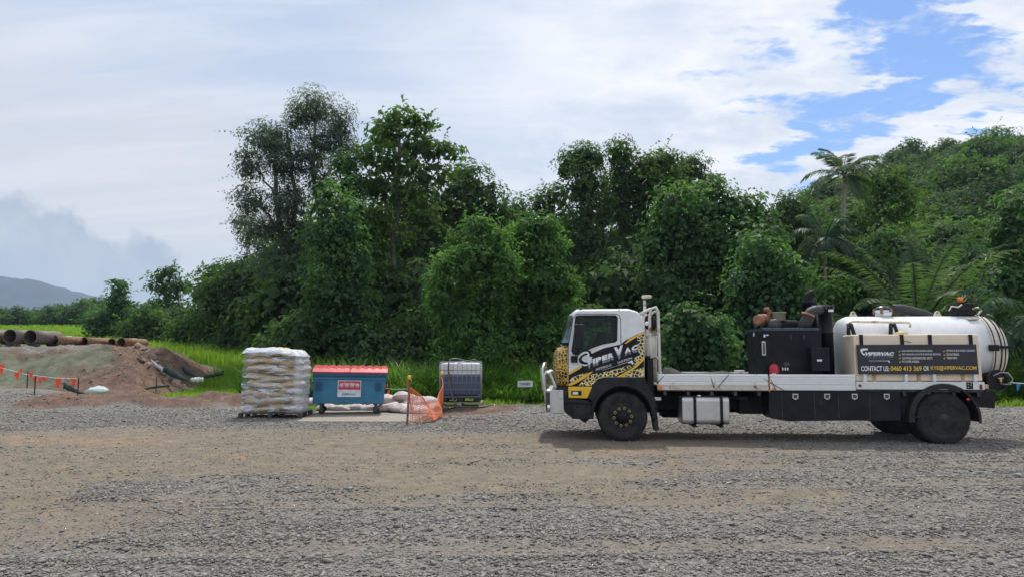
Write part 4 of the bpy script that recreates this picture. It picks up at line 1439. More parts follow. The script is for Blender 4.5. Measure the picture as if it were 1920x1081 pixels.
mb.box(a[0], b[0] + .05, -.03, .1, b[1], a[1])
a, b = z1(260, 862), z1(408, 880)
mb.box(a[0], b[0], -.05, .25, b[1], a[1])
a, b = z1(222, 790), z1(270, 845)
mb.box(a[0], b[0], -.012, .1, b[1], a[1])
mb.prism([z1(*p) for p in [(305, 878), (375, 884), (352, 910)]], .0, .1)
mb.build('step', BLACKM, truck, .01)
# --- front guard round the wheel
cx, cz = tk(1167.5, 779.5)
def arc(r, a0, a1, n=16): return [(cx + r * math.cos(math.radians(a0 + (a1 - a0) * i / n)), cz + r * math.sin(math.radians(a0 + (a1 - a0) * i / n))) for i in range(n + 1)]
outer = [z1(*p) for p in [(368, 742), (400, 662), (432, 614), (470, 600), (750, 600)]]
mb = MB()
inner = arc(.565, 0, 180, 18)
pts = [z1(790, 690), z1(825, 760)] + [(inner[0][0], inner[0][1] - .02)] + inner + [z1(410, 770)] + outer
mb.prism(pts[::-1], -.005, .42)
mb.build('front_guard', BLACKP, truck, .012)
MB().box(cx - .75, cx + .62, .36, WID - .36, .62, z1(0, 600)[1] - .02).build('inner_guard', BLACKM, truck, .02)  # dark inner guard box added to close the see-through gap behind the wheel
mb = MB()
ar = arc(.60, -8, 172, 20)
mb.tube([(x, -.03, z) for x, z in ar], .022, 6)
mb.build('guard_lip', BLACKP, truck)
mb = MB()
mb.prism([z1(*p) for p in [(765, 690), (805, 700), (832, 780), (840, 860), (850, 958), (822, 962), (808, 880), (800, 800)]], .03, .4)
mb.build('mudflap', RUBBER, truck, .006)


# --- wheels
def wheel(xc, zc, y0, R, wdt, kind, face=1):
    """face -1: outer face towards the camera (-y)"""
    sgn = -1 if face == 1 else 1
    ya = y0
    wmb = MB()
    prof = [(R * .60, .01), (R * .66, -.002), (R * .80, -.008), (R * .93, .006), (R * .985, .03), (R, .05), (R, wdt - .05), (R * .985, wdt - .03), (R * .93, wdt - .006), (R * .80, wdt + .008), (R * .60, wdt - .01)]
    if face == 1: prof = [(r, ya + h) for r, h in prof]
    else: prof = [(r, ya - h) for r, h in prof]
    wmb.lathe(prof, (xc, 0, zc), 'Y', 56)
    # tread blocks
    for k in range(56):
        a = 2 * PI * k / 56
        for q in range(4):
            yy = .045 + q * (wdt - .09) / 4
            yy2 = yy + (wdt - .09) / 4 - .012
            if face != 1: yy, yy2 = -yy2, -yy
            c, s = math.cos(a + q * .03), math.sin(a + q * .03)
            tx, tz = -s, c
            hw = .017
            vv = []
            for rr, dr in ((R - .002, 0), (R + .010, 0)):
                for (sg, y) in ((-1, yy), (1, yy), (1, yy2), (-1, yy2)):
                    vv.append(wmb.bm.verts.new((xc + c * rr + tx * hw * sg, ya + y, zc + s * rr + tz * hw * sg)))
            for f in ((4, 5, 6, 7), (0, 1, 5, 4), (1, 2, 6, 5), (2, 3, 7, 6), (3, 0, 4, 7)):
                wmb.bm.faces.new([vv[i] for i in f])
    w_ = wmb.build('wheel', RUBBER, truck)
    d = 1 if face == 1 else -1
    rm = MB()
    if kind == 'front':
        pr = [(R * .615, .02), (R * .60, .005), (R * .575, .03), (R * .545, .07), (R * .50, .075), (R * .46, .03), (R * .40, -.01), (R * .36, -.015), (R * .33, .0), (R * .24, -.02), (R * .21, -.07), (R * .16, -.085), (0, -.085)]
    else:
        pr = [(R * .615, .02), (R * .60, .0), (R * .56, .05), (R * .54, .12), (R * .50, .135), (R * .40, .14), (R * .28, .13), (R * .24, .09), (R * .20, .02), (R * .17, .0), (0, .0)]
    rm.lathe([(r, ya + d * h) for r, h in pr], (xc, 0, zc), 'Y', 40)
    rim = rm.build('rim', BLACKS if kind == 'front' else mat('dusty_rim', (.045, .043, .04), .7, var=.35, spec=.3), w_)
    for k in range(10):
        a = 2 * PI * k / 10 + .1
        nb = MB()
        rr = R * .355 if kind == 'front' else R * .34
        y = ya + d * (-.015 if kind == 'front' else .13)
        c = (xc + rr * math.cos(a), 0, zc + rr * math.sin(a))
        nb.lathe([(.021, y), (.021, y - d * .02), (.013, y - d * .022), (.013, y - d * .04), (0, y - d * .04)], c, 'Y', 6, smooth=False)
        nb.build('wheel_nut', STEEL, w_)
        if kind == 'front':
            nb = MB()
            nb.lathe([(.022, y - d * .004), (.030, y - d * .004), (.030, y - d * .012), (.022, y - d * .012)], c, 'Y', 12, close=True)
            nb.build('nut_ring', NUTC, w_)
    return w_


R0 = .475
wheel(cx, R0 - .005, 0.0, R0, .28, 'front')
wheel(cx, R0 - .005, WID, R0, .28, 'rear', -1)
rx, rz_ = tk(1770, 785.6)
R1 = .485
zr = R1 - .005 - (Hs(0, 0) * 0)
wheel(rx, zr, -.01, R1, .27, 'rear')
wheel(rx, zr, .33, R1, .27, 'rear')
wheel(rx, zr, WID - .01 + .02, R1, .27, 'rear', -1)
wheel(rx, zr, WID - .32, R1, .27, 'rear', -1)
mb = MB()
mb.lathe([(.07, .3), (.07, WID - .3)], (cx, 0, R0), 'Y', 12)
mb.lathe([(.08, .3), (.08, .9), (.2, 1.0), (.2, 1.4), (.08, 1.5), (.08, WID - .3)], (rx, 0, R1), 'Y', 16)
mb.build('axle', BLACKM, truck)
# --- chassis
DT = tk(1440, 731)[1]          # underside of the tray
mb = MB()
x0, x1 = cx - .9, tk(1850, 730)[0]
for y in (.72, 1.48):
    mb.box(x0, x1, y, y + .09, DT - .42, DT - .08)
for x in np.linspace(x0 + .4, x1 - .2, 9):
    mb.box(x, x + .08, .81, 1.48, DT - .36, DT - .12)
mb.box(cx - .6, cx + .75, .5, 1.8, R0 + .05, DT - .1)
mb.box(cx + .9, cx + 1.3, 1.1, 1.8, R0 - .1, DT - .1)
mb.lathe([(.05, cx + .7), (.05, rx)], (0, 1.18, R0 + .06), 'X', 12)
a, b = tk(1385, 745, .6), tk(1450, 775, .6)
mb.box(a[0], b[0], .55, 1.9, b[1], a[1] + .05)
mb.build('chassis', BLACKM, truck, .008)
mb = MB()
a = z2(640, 738, .5)
mb.tube([(a[0] - .5, .7, a[1] + .02), (a[0] - .12, .5, a[1]), (a[0], .35, a[1])], .035, 10)
mb.build('exhaust_outlet', STEEL, truck)
mb = MB(); a, b = z2(700, 797, 1.9), z2(765, 808, 1.9)
mb.box(a[0], b[0], 1.9, 1.93, b[1], a[1]); mb.build('far_rail', WHITE, truck)
mb = MB()
a, b = z1(822, 735), z1(865, 757)
mb.box(a[0], b[0], .02, .12, b[1], a[1]); mb.build('side_lamp', ALU, truck, .01)
# cab-to-tray gap: rusty posts, boxes behind the cab
mb = MB()
a, b = z1(752, 455, .3), z1(808, 650, .3)
mb.box(a[0] + .03, b[0], .15, WID - .15, b[1] - .25, a[1] - .0)
mb.build('air_intake_box', BLACKM, truck, .02)

# --- tray: deck, side boards, coaming rails
zt = z2(60, 578)[1]
zb = z2(60, 655)[1]
xd0, xd1 = z2(52, 600)[0], z2(797, 600)[0]
x_mid = z3(228, 600)[0]
x_end = z3(1100, 650)[0]
mb = MB()
mb.box(xd0, x_end, .04, WID - .04, DT - .02, DT + .08)
for x in np.linspace(xd0 + .1, x_end - .1, 14):
    mb.box(x, x + .06, .06, WID - .06, DT - .10, DT - .022)
mb.build('tray_deck', STEEL, truck)


def board(xa, xb, za_, zb_, y=.0, name='side_board'):
    """folded steel drop side with pressed ribs"""
    h = za_ - zb_
    prof = [(0, zb_), (-.012, zb_ + .01), (-.012, zb_ + h * .28), (-.004, zb_ + h * .31), (-.004, zb_ + h * .34), (-.012, zb_ + h * .38), (-.012, zb_ + h * .76), (-.005, zb_ + h * .79), (-.012, zb_ + h * .82), (-.012, za_ - .02), (0, za_), (.04, za_), (.04, zb_)]
    bm = MB()
    A = [bm.bm.verts.new((xa, y + p, z)) for p, z in prof]
    B = [bm.bm.verts.new((xb, y + p, z)) for p, z in prof]
    n = len(prof)
    for i in range(n):
        bm.bm.faces.new((A[i], A[(i + 1) % n], B[(i + 1) % n], B[i]))
    bm.bm.faces.new(A); bm.bm.faces.new(B[::-1])
    return bm.build(name, WHITE, truck, .003)


sb1 = board(xd0, xd1 - .015, zt, zb)
sb2 = board(xd1 + .02, x_mid, zt, z3(225, 690)[1])
board(xd0, xd1, zt, zb, WID - .04)
board(xd1 + .02, x_end, zt, zb, WID - .04)
mb = MB()
zc = z2(60, 685)[1]
mb.box(xd0 - .02, xd1, -.012, .05, zc, zb - .004)
rail = mb.build('tray_rail', CREAMRUST, truck, .004)
for px in (60, 150, 225, 330, 440, 560, 680, 780):
    pass
mb = MB(); a, b = z2(50, 658), z2(78, 682)
mb.box(a[0], b[0], -.02, .02, b[1], a[1]); mb.build('side_marker', ORANGEL, rail, .004)
mb = MB(); a, b = z2(820, 668), z2(842, 686)
mb.box(a[0], b[0], -.03, .0, b[1], a[1]); mb.build('side_marker', ORANGEL, rail, .004)
for px in (152, 432, 705):
    mb = MB()
    a, b = z2(px, 630), z2(px + 34, 670)
    mb.tube([(a[0], -.03, a[1]), (a[0], -.035, b[1]), (b[0], -.035, b[1])], .011, 5)
    mb.tube([(a[0], -.03, b[1] + .03), (a[0], .0, b[1] + .03)], .011, 5)
    mb.build('hinge', CREAMRUST, sb1)
mb = MB()
a, b = z2(793, 582), z2(806, 698)
mb.box(a[0], b[0], -.02, .03, b[1], a[1]); mb.build('board_post', RUSTP, truck, .004)
a, b = z3(232, 628), z3(1100, 683)
mb = MB()
mb.box(a[0], b[0], -.03, .05, b[1], a[1])
rr_ = mb.build('rear_rail', mat('white_rail_chipped', (.70, .70, .69), .4, var=.06, col2=(.16, .08, .05), c2lo=.68, c2hi=.71, c2scale=9), truck, .006)
mb = MB(); a, b = z3(972, 632), z3(1020, 678)
mb.box(a[0], b[0], -.036, -.02, b[1], a[1]); mb.build('bracket_plate', BLACKM, rr_, .003)
for p in ((985, 645), (985, 665), (1005, 642), (1003, 655)):
    c = z3(*p)
    MB().lathe([(0, -.042), (.009, -.042), (.009, -.035)], (c[0], 0, c[1]), 'Y', 8).build('bolt', WHITEL, rr_)
for p in ((1072, 655), (1072, 671), (257, 655)):
    c = z3(*p)
    MB().lathe([(0, -.05), (.022, -.048), (.026, -.03)], (c[0], 0, c[1]), 'Y', 12).build('red_reflector', mat('dark_red_lens', (.16, .02, .015), .3), rr_)
MB().box(x_end - .01, x_end + .07, -.02, .2, z3(0, 672)[1], z3(0, 645)[1]).build('timber_block', mat('pale_timber', (.45, .36, .22), .8, var=.2), truck, .004)
# cream tie loop on the deck
mb = MB()
a, b = z2(567, 575, .1), z2(630, 556, .1)
mb.tube([(a[0], .1, a[1] - .02), (a[0], .1, b[1]), (b[0], .1, b[1]), (b[0], .1, a[1] - .02)], .016, 6)
mb.build('tie_rail', CREAMRUST, truck)
# elastic cords over the side board
for pts in ([(100, 576), (42, 642)], [(400, 578), (425, 665), (448, 672), (528, 578)], [(712, 580), (900, 688)], [(800, 590), (846, 688)]):
    mb = MB()
    mb.tube([(z2(*p)[0], -.03 if i else .0, z2(*p)[1]) for i, p in enumerate(pts)], .006, 5)
    mb.build('elastic_cord', BLACKM, truck)

# --- headboard frame
hb = MB()
DP = .12
def pp(x, y, d=DP): q = z1(x, y, d); return (q[0], d, q[1])
def ppf(x, y, d): q = z1(x, y, DP); return (q[0], d, q[1])
for d in (DP, WID - DP):
    hb.tube([ppf(858, 650, d), ppf(850, 400, d), ppf(842, 155, d), ppf(828, 128, d), ppf(795, 138, d), ppf(785, 200, d), ppf(790, 400, d), ppf(800, 470, d)], .030, 8)
hb.tube([ppf(712, 178, DP), ppf(795, 138, DP)], .03, 8)
hb.tube([ppf(747, 170, .35), ppf(752, 300, .35), ppf(758, 470, .35)], .032, 8)
hb.tube([ppf(768, 68, .6), ppf(770, 250, .6), ppf(775, 470, .6)], .030, 8)
for yy in (150, 300, 468):
    hb.tube([ppf(835 if yy < 200 else 843, yy, DP), ppf(835 if yy < 200 else 843, yy, WID - DP)], .026, 8)
for d in np.linspace(.5, 1.9, 6):
    hb.tube([ppf(843, 300, d), ppf(848, 640, d)], .014, 6)
hbo = hb.build('headboard', mat('white_tube_rusty', (.62, .60, .55), .5, var=.1, col2=(.30, .13, .06), c2lo=.6, c2hi=.7, c2scale=4), truck)
mb = MB(); c = z1(753, 60, .6)
mb.lathe([(.02, -.03), (.10, -.02), (.105, .02), (.09, .035), (0, .04)], (c[0] + .04, .6, c[1]), 'Z', 18)
mb.build('antenna_disc', CREAMRUST, hbo)
mb = MB()
a, b = z1(752, 470, .3), z1(845, 655, .3)
mb.box(a[0] + .08, b[0] - .1, .18, WID - .2, b[1], a[1])
mb.build('headboard_panel', RUSTP, truck, .01)
MB().box(pp(800, 0)[0], pp(822, 0)[0], .13, .18, pp(0, 305)[2], pp(0, 290)[2]).build('hinge_block', RUSTP, hbo)
mb = MB()
c = z1(795, 240, .5)
mb.lathe([(0, .40), (.10, .42), (.13, .48), (.13, .56), (.10, .62), (0, .64)], (c[0], 0, c[1]), 'Y', 16)
mb.lathe([(0, .40), (.07, .42), (.09, .48), (.09, .56), (0, .64)], (c[0] - .03, 0, c[1] + .10), 'Y', 16)
mb.build('work_lamp', BLACKM, hbo)
mb = MB(); c = z1(765, 240, .2)
mb.lathe([(.03, .1), (.045, .13), (.03, .18)], (c[0], 0, c[1]), 'Y', 10).build('side_light', LENS, hbo)

# --- bull bar
bb = MB()
def bp_(x, y, d): q = z1(x, y, .3); return (q[0], d, q[1])
for d in (.12, 1.2 - .35, 1.2 + .35, WID - .12):
    bb.tube([bp_(102, 830, d), bp_(82, 700, d), bp_(76, 585, d), bp_(90, 566, d), bp_(112, 572, d), bp_(128, 600, d), bp_(150, 660, d), bp_(168, 690, d)], .032, 8)
for yy, xx in ((620, 76), (700, 80)):
    bb.tube([bp_(xx, yy, .12), bp_(xx, yy, WID - .12)], .03, 8)
bb.tube([bp_(62, 690, 1.0), bp_(56, 540, 1.0), bp_(66, 512, 1.2), bp_(74, 540, 1.5), bp_(76, 690, 1.5)], .033, 8)
bb.tube([bp_(66, 690, .5), bp_(60, 540, .6), bp_(66, 510, .8), bp_(66, 510, 1.6), bp_(60, 540, 1.8), bp_(66, 690, 1.9)], .033, 8)
bbo = bb.build('bull_bar', ALU, truck)
mb = MB()
a, b = z1(88, 684), z1(203, 846)
mb.prism([(a[0], a[1]), (b[0], a[1]), (b[0] + .01, b[1]), (a[0] + .10, b[1]), (a[0] + .01, b[1] + .1)], .0, WID)
mb.build('bull_bar_channel', ALU, truck, .012)
mb = MB()
a, b = z1(94, 700, -.02), z1(120, 828, -.02)
mb.box(a[0] - .03, b[0] - .02, -.012, .1, b[1], a[1]); mb.build('bar_end_plate', STEEL, bbo, .01)
mb.lathe if False else None
mb = MB(); c = z1(104, 805, -.02)
mb.lathe([(.028, -.06), (.028, .06)], (c[0], -.02, c[1]), 'Z', 10).build('marker_light', CHROME, bbo)

# --- fuel tank
a, b = z2(212, 728), z2(538, 922)
mb = MB()
x0, x1_, zt_, zb_ = a[0], b[0], a[1], b[1]
prof = []
rad = .09
for (yy, zz, a0) in ((.02 + rad, zb_ + rad, 180), (.62 - rad, zb_ + rad, 270), (.62 - rad, zt_ - rad, 0), (.02 + rad, zt_ - rad, 90)):
    for k in range(5):
        an = math.radians(a0 + 22.5 * k)
        prof.append((yy + rad * math.cos(an), zz + rad * math.sin(an)))
A = [mb.bm.verts.new((x0, y, z)) for y, z in prof]
B = [mb.bm.verts.new((x1_, y, z)) for y, z in prof]
for i in range(len(prof)):
    f = mb.bm.faces.new((A[i], A[(i + 1) % len(prof)], B[(i + 1) % len(prof)], B[i]))
mb.bm.faces.new(A); mb.bm.faces.new(B[::-1])
ft = mb.build('fuel_tank', ALU, truck, .02, 3)
for px in (300, 480):
    xq = z2(px, 800)[0]
    mb = MB()
    ring = [Vector((xq, y - .012 if y < .3 else y + .012, z + (.012 if z > (zt_ + zb_) / 2 else -.012))) for y, z in prof]
    n = len(ring)
    A = [mb.bm.verts.new(v + Vector((-.028, 0, 0))) for v in ring]
    B = [mb.bm.verts.new(v + Vector((.028, 0, 0))) for v in ring]
    for i in range(n):
        mb.bm.faces.new((A[i], A[(i + 1) % n], B[(i + 1) % n], B[i]))
    mb.build('tank_strap', BLACKM, ft)
    MB().box(xq - .03, xq + .03, .02, .6, zb_ - .05, zb_ - .015).build('tank_bracket', BLACKM, ft)
c = z2(333, 722)
MB().lathe([(.05, zt_ - .01), (.055, zt_ + .03), (0, zt_ + .035)], (c[0], .13, 0), 'Z', 16).build('fuel_cap', CHROME, ft)

# --- black side toolboxes with latches
a, b = z2(800, 692), z3(545, 895)
mb = MB()
mb.prism([(a[0], a[1]), (b[0], a[1]), (b[0], b[1]), (z3(150, 900)[0], b[1]), (z2(940, 898)[0], z2(940, 898)[1]), (z2(830, 880)[0], z2(830, 880)[1]), (a[0], z2(800, 860)[1])], .03, .62)
tb = mb.build('toolbox', BLACKS, truck, .01)
a2, b2 = z3(545, 692), z3(700, 870)
mb = MB(); mb.box(b[0] + .004, b2[0] - .02, .12, .6, z3(0, 870)[1], a2[1]); mb.build('rear_guard_bracket', BLACKM, truck, .01)
for f, px in ((z2, 980), (z2, 1195), (z3, 228), (z3, 445)):
    q0, q1 = f(px - 20, 710), f(px + 20, 752)
    lm = MB()
    lm.prism([(q0[0], q0[1]), (q1[0], q0[1]), (q1[0], q1[1] + .03), ((q0[0] + q1[0]) / 2, q1[1]), (q0[0], q1[1] + .03)], .015, .03)
    lt = lm.build('latch', ALU, tb)
    MB().box(q0[0] + .02, q1[0] - .02, .008, .016, q1[1] + .035, q0[1] - .02).build('latch_recess', STEEL, lt)
for px in (255, 360):
    pass
mb = MB()
for q in (z2(890, 780)[0], z2(1110, 780)[0], z3(120, 780)[0], z3(330, 780)[0]):
    mb.box(q - .004, q + .004, .024, .032, b[1] + .03, a[1] - .03)
mb.build('toolbox_seam', STEEL, tb)

# --- rear mudguard
mb = MB()
def arc2(r, a0, a1, n=18): return [(rx + r * math.cos(math.radians(a0 + (a1 - a0) * i / n)), zr + .01 + r * math.sin(math.radians(a0 + (a1 - a0) * i / n))) for i in range(n + 1)]
po, pi_ = arc2(.64, -6, 187), arc2(.615, -6, 187)
mb.prism(po + pi_[::-1], -.04, .63)
mg = mb.build('mudguard', BLACKP, truck)
mb = MB(); po, pi_ = arc2(.64, 88, 187), arc2(.50, 110, 187)
mb = MB(); mb.prism(arc2(.645, -8, 60, 8) + arc2(.60, -8, 60, 8)[::-1], -.055, -.04); mb.prism(arc2(.645, 60, 188, 12) + arc2(.545, 60, 188, 12)[::-1], -.055, -.04)
mb.build('guard_edge', BLACKP, mg)
mb = MB(); a, b = z3(590, 800), z3(665, 872)
mb.box(a[0], b[0], -.03, .6, b[1], b[1] + .02); mb.build('guard_foot', BLACKP, mg)
# tail: dark box under the rear, lamps
mb = MB()
mb.prism([z3(*p, .2) for p in [(940, 690), (1185, 690), (1175, 810), (1000, 795)]], .2, WID - .2)
mb.build('rear_skirt', BLACKM, truck, .02)
mb = MB(); q = z3(985, 748)
mb.lathe([(0, -.05), (.03, -.045), (.03, -.02)], (q[0], 0, q[1]), 'Y', 12).build('tail_marker', mat('red_lens', (.5, .04, .02), .3), truck)

# --- engine box
def aq(x, y, d): q = za(x, y, d); return q
EB = .35
e0, e1 = aq(325, 478, EB), aq(1010, 1020, EB)
mb = MB()
DK = DT + .08
mb.box(e0[0], e1[0] + .05, EB, EB + 1.35, DK, e0[1])
eb = mb.build('engine_box', BLACKS, truck, .025, 3)
mb = MB()
mb.box(e0[0] - .01, e1[0], EB - .012, EB + 1.36, e0[1] - .05, e0[1] + .012)
mb.build('lid', mat('blue_black_paint', (.03, .045, .08), .3, var=.2), eb, .01)
mb = MB()
for i in range(22):
    x = aq(390, 0, EB)[0] + i * .035
    mb.box(x, x + .008, EB - .006, EB + .01, aq(0, 830, EB)[1], aq(0, 590, EB)[1])
mb.build('vent_grille', BLACKM, eb)
mb = MB(); a, b = aq(850, 705, EB), aq(1080, 985, EB)
mb.box(a[0], b[0], EB - .22, EB + .05, b[1], a[1]); bx = mb.build('control_box', BLACKS, eb, .015)
mb = MB(); a, b = aq(973, 845, .1), aq(1032, 868, .1)
mb.box(a[0], b[0], EB - .225, EB - .219, b[1], a[1]); mb.build('label_plate', WHITEL, bx)
mb = MB(); a, b = aq(312, 630, EB), aq(355, 800, EB)
mb.box(a[0] - .01, b[0], EB - .02, EB + .01, b[1], a[1]); mb.build('handle_plate', CREAMRUST, eb, .008)
MB().box(a[0] + .008, b[0] - .018, EB - .03, EB - .018, b[1] + .03, a[1] - .03).build('handle_grip', STEEL, eb, .005)
mb = MB(); a, b = aq(330, 548, EB), aq(385, 582, EB)
mb.box(a[0], a[0] + .03, EB - .004, EB + .01, b[1], a[1]); mb.box(a[0] + .05, a[0] + .09, EB - .004, EB + .01, b[1] + .03, a[1]); mb.build('sticker', SILVER, eb)
mb = MB(); a, b = aq(200, 530, 1.1), aq(228, 570, 1.1)
mb.box(e0[0] - .006, e0[0] + .01, 1.05, 1.15, b[1], a[1]); mb.build('sticker', WHITEL, eb)
for px in (650, 808):
    mb = MB(); a, b = aq(px - 8, 548, EB), aq(px + 10, 610, EB)
    mb.box(a[0], b[0], EB - .02, EB + .01, b[1], a[1]); mb.build('lid_clamp', STEEL, eb, .005)
mb = MB()
for px in (545, 575, 605):
    a, b = aq(px, 942, EB), aq(px + 18, 978, EB)
    mb.box(a[0], b[0], EB - .03, EB + .01, b[1], a[1])
mb.build('gauges', LENS, eb, .006)
MB().box(aq(535, 0, EB)[0], aq(603, 0, EB)[0], EB - .01, EB + .01, aq(0, 920, EB)[1], aq(0, 880, EB)[1]).build('gauge_panel', STEEL, eb)
# rusty muffler, pipes, filter
mu = MB()
def E(x, y, d=.8): q = za(x, y, d); return Vector((q[0], d, q[1]))
c = E(310, 372, .9)
ax = Vector((.72, .68, .1)).normalized()
mu.tube([c - ax * .17, c - ax * .165, c - ax * .06, c + ax * .06, c + ax * .15, c + ax * .17], [.05, .105, .115, .115, .105, .06], 20)
muo = mu.build('muffler', RUSTP, truck)
MB().tube([c - ax * .06, c - ax * .04], .122, 20).build('muffler_band', RUST, muo)
mb = MB(); mb.tube([E(350, 385), E(372, 370), E(388, 330), E(395, 275), E(380, 250), E(335, 258)], [.03, .035, .04, .045, .05, .045], 10)
mb.tube([E(360, 390), E(430, 385), E(490, 395), E(515, 430), E(515, 485)], [.04, .035, .05, .055, .055], 10)
mb.build('exhaust_pipe', RUST, muo)
mb = MB(); mb.lathe([(0, .55), (.11, .56), (.125, .6), (.125, .72), (.1, .76), (0, .78)], (E(440, 450)[0], 0, E(440, 455)[2] + .02), 'Y', 18).build('turbo_housing', STEEL, muo)
mb = MB(); q = E(510, 335); mb.lathe([(.12, -.09), (.13, -.08), (.13, .06), (.145, .065), (.145, .085), (0, .09)], tuple(q), 'Z', 22).build('air_filter_cap', mat('olive_cap', (.33, .30, .20), .6), truck)
mb = MB(); q = E(570, 425); mb.lathe([(.0, -.22), (.11, -.2), (.13, -.1), (.12, .15), (.0, .25)], (0, q[1], q[2]), 'X', 16)
mb2 = MB(); mb2.lathe([(.0, q[0] - .22), (.09, q[0] - .2), (.11, q[0] - .1), (.10, q[0] + .25), (.0, q[0] + .32)], (0, q[1], q[2] - .02), 'X', 16)
mb.bm.free(); mb2.build('air_cleaner', BLACKM, truck)
mb = MB(); mb.lathe([(.05, E(510, 480)[2] - .1), (.05, q[2] + .1)], (E(510, 0)[0], .8, 0), 'Z', 10).build('air_pipe', BLACKM, truck)
# cyclone filter cylinders
F1 = .55
a, b = aq(1010, 215, F1), aq(1205, 1020, F1)
r = (b[0] - a[0]) / 2
xc = (a[0] + b[0]) / 2
mb = MB(); mb.lathe([(r, DK), (r, aq(0, 545, F1)[1]), (r + .012, aq(0, 540, F1)[1]), (r + .012, aq(0, 530, F1)[1]), (r, aq(0, 525, F1)[1]), (r, a[1] - .02), (r + .02, a[1] - .02), (r + .02, a[1]), (r * .8, a[1] + .025), (0, a[1] + .035)], (xc, F1 + r, 0), 'Z', 40)
fc = mb.build('filter_cylinder', BLACKS, truck)
mb = MB(); q0, q1 = aq(1098, 250, F1), aq(1162, 278, F1)
mb.box(q0[0], q1[0], F1 - .012, F1 + .05, q1[1], q0[1]); mb.build('label_plate', WHITEL, fc)
for k in range(6):
    an = 2 * PI * k / 6 + .3
    mb = MB(); mb.box(-.02, .02, -.02, .02, -.06, .03)
    o = mb.build('lid_clamp', STEEL, fc, .005)
    o.location = (xc + (r + .03) * math.cos(an), F1 + r + (r + .03) * math.sin(an), a[1])
F2 = 1.35
a, b = aq(798, 180, F2), aq(1030, 1020, F2)
r2 = (b[0] - a[0]) / 2
x2 = (a[0] + b[0]) / 2
mb = MB(); mb.lathe([(r2, DK), (r2, a[1]), (r2 + .01, a[1]), (r2 * .45, aq(0, 138, F2)[1]), (r2 * .42, aq(0, 128, F2)[1])], (x2, F2 + r2, 0), 'Z', 36)
f2 = mb.build('filter_cylinder', BLACKS, truck)
mb = MB()
q = aq(912, 130, F2)
pts = [Vector((x2, F2 + r2, q[1] - .02)), Vector((x2, F2 + r2, q[1] + .04)), Vector((x2 + .015, F2 + r2, q[1] + .09)), Vector((x2 + .06, F2 + r2, q[1] + .125)), Vector((x2 + .11, F2 + r2, q[1] + .13))]
fine_ = []
for i in range(len(pts) - 1):
    for k in range(4): fine_.append(pts[i].lerp(pts[i + 1], k / 4))
mb.tube(fine_, [.085 + (.01 if i % 2 else 0) for i in range(len(fine_))], 16)
mb.build('intake_cowl', BLACKM, f2)
# big suction hose from the engine box up to the near cylinder
mb = MB()
def E2(x, y, d=.5): q = za(x, y, d); return Vector((q[0], d, q[1]))
pts = [E2(800, 500), E2(838, 400), E2(870, 330), E2(900, 285), E2(950, 262), E2(1010, 255, .6)]
mb.tube(pts, [.125, .125, .12, .115, .10, .09], 16)
ho_ = mb.build('suction_pipe', HOSE, truck)
p0, p1 = E2(858, 322), E2(866, 306)
mb = MB(); mb.tube([p0 + Vector((0, 0, -.01)), p1], .135, 16).build('hose_clamp', RUSTP, ho_)
mb = MB(); mb.tube([E2(935, 285, .45), E2(890, 470, .45)], .012, 6); mb.tube([E2(955, 262, .45), E2(975, 480, .45)], .02, 6)
mb.tube([E2(905, 205, .6), E2(945, 230, .6), E2(985, 205, .6)], .012, 5); mb.tube([E2(945, 235, .6), E2(1040, 200, .6), E2(1050, 240, .6)], .016, 5); mb.build('pipe_stay', STEEL, ho_)

# --- vacuum tank
TC = 1.30                                     # depth of the tank axis
xl, xr = z3(108, 400, TC)[0], z3(1100, 400, TC)[0]
ztop = z3(500, 190, TC)[1]
RT = .70
zc_ = ztop - RT
xe = z3(1168, 405, TC)[0]
mb = MB()
Lp = [(0, xl), (RT * .5, xl + .01), (RT * .8, xl + .04), (RT * .93, xl + .09), (RT, xl + .2)]
Lp += [(RT, x) for x in np.linspace(xl + .5, z3(1000, 0, TC)[0], 6)]
vt = mb.lathe(Lp, (0, TC, zc_), 'X', 64).build('vacuum_tank', TANKW, truck)
xs_ = z3(1000, 0, TC)[0]
mb = MB(); mb.lathe([(RT + .0, xs_), (RT + .03, xs_ + .005), (RT + .03, xs_ + .05), (RT + .004, xs_ + .055), (RT, xs_ + .14), (RT * .99, xs_ + .17), (RT * .985, xs_ + .19), (RT * .93, xs_ + .27), (RT * .8, xs_ + .36), (RT * .5, xs_ + .43), (0, xs_ + .45)], (0, TC, zc_), 'X', 64)
dr = mb.build('rear_door', TANKC, vt)
for q in (.02, .15, .24):
    rr3 = RT + (.036 if q < .1 else (.012 if q < .2 else -.03))
    MB().lathe([(rr3 - .02, xs_ + q), (rr3, xs_ + q), (rr3, xs_ + q + .02), (rr3 - .02, xs_ + q + .02)], (0, TC, zc_), 'X', 64, close=True).build('door_seal', BLACKM, dr)
mb = MB(); mb.box(xs_ + .06, xs_ + .40, TC - RT - .05, TC - RT + .25, zc_ + .03, zc_ + .08); mb.box(xs_ - .08, xs_ + .1, TC - RT - .04, TC - RT + .05, zc_ - .02, zc_ + .1)
mb.build('door_clamp', BLACKM, dr, .01)
mb = MB()
for x in np.linspace(xl + .35, xs_ - .2, 4):
    mb.box(x, x + .1, .75, 1.85, DK, zc_ - RT * .75)
mb.build('tank_saddle', STEEL, vt)
mb = MB()
for px in (300, 560, 800):
    q = z3(px, 0, TC)[0]
    mb.lathe([(RT + .001, q), (RT + .004, q + .006), (RT + .001, q + .014)], (0, TC, zc_), 'X', 64)
mb.build('weld_bead', TANKW, vt)
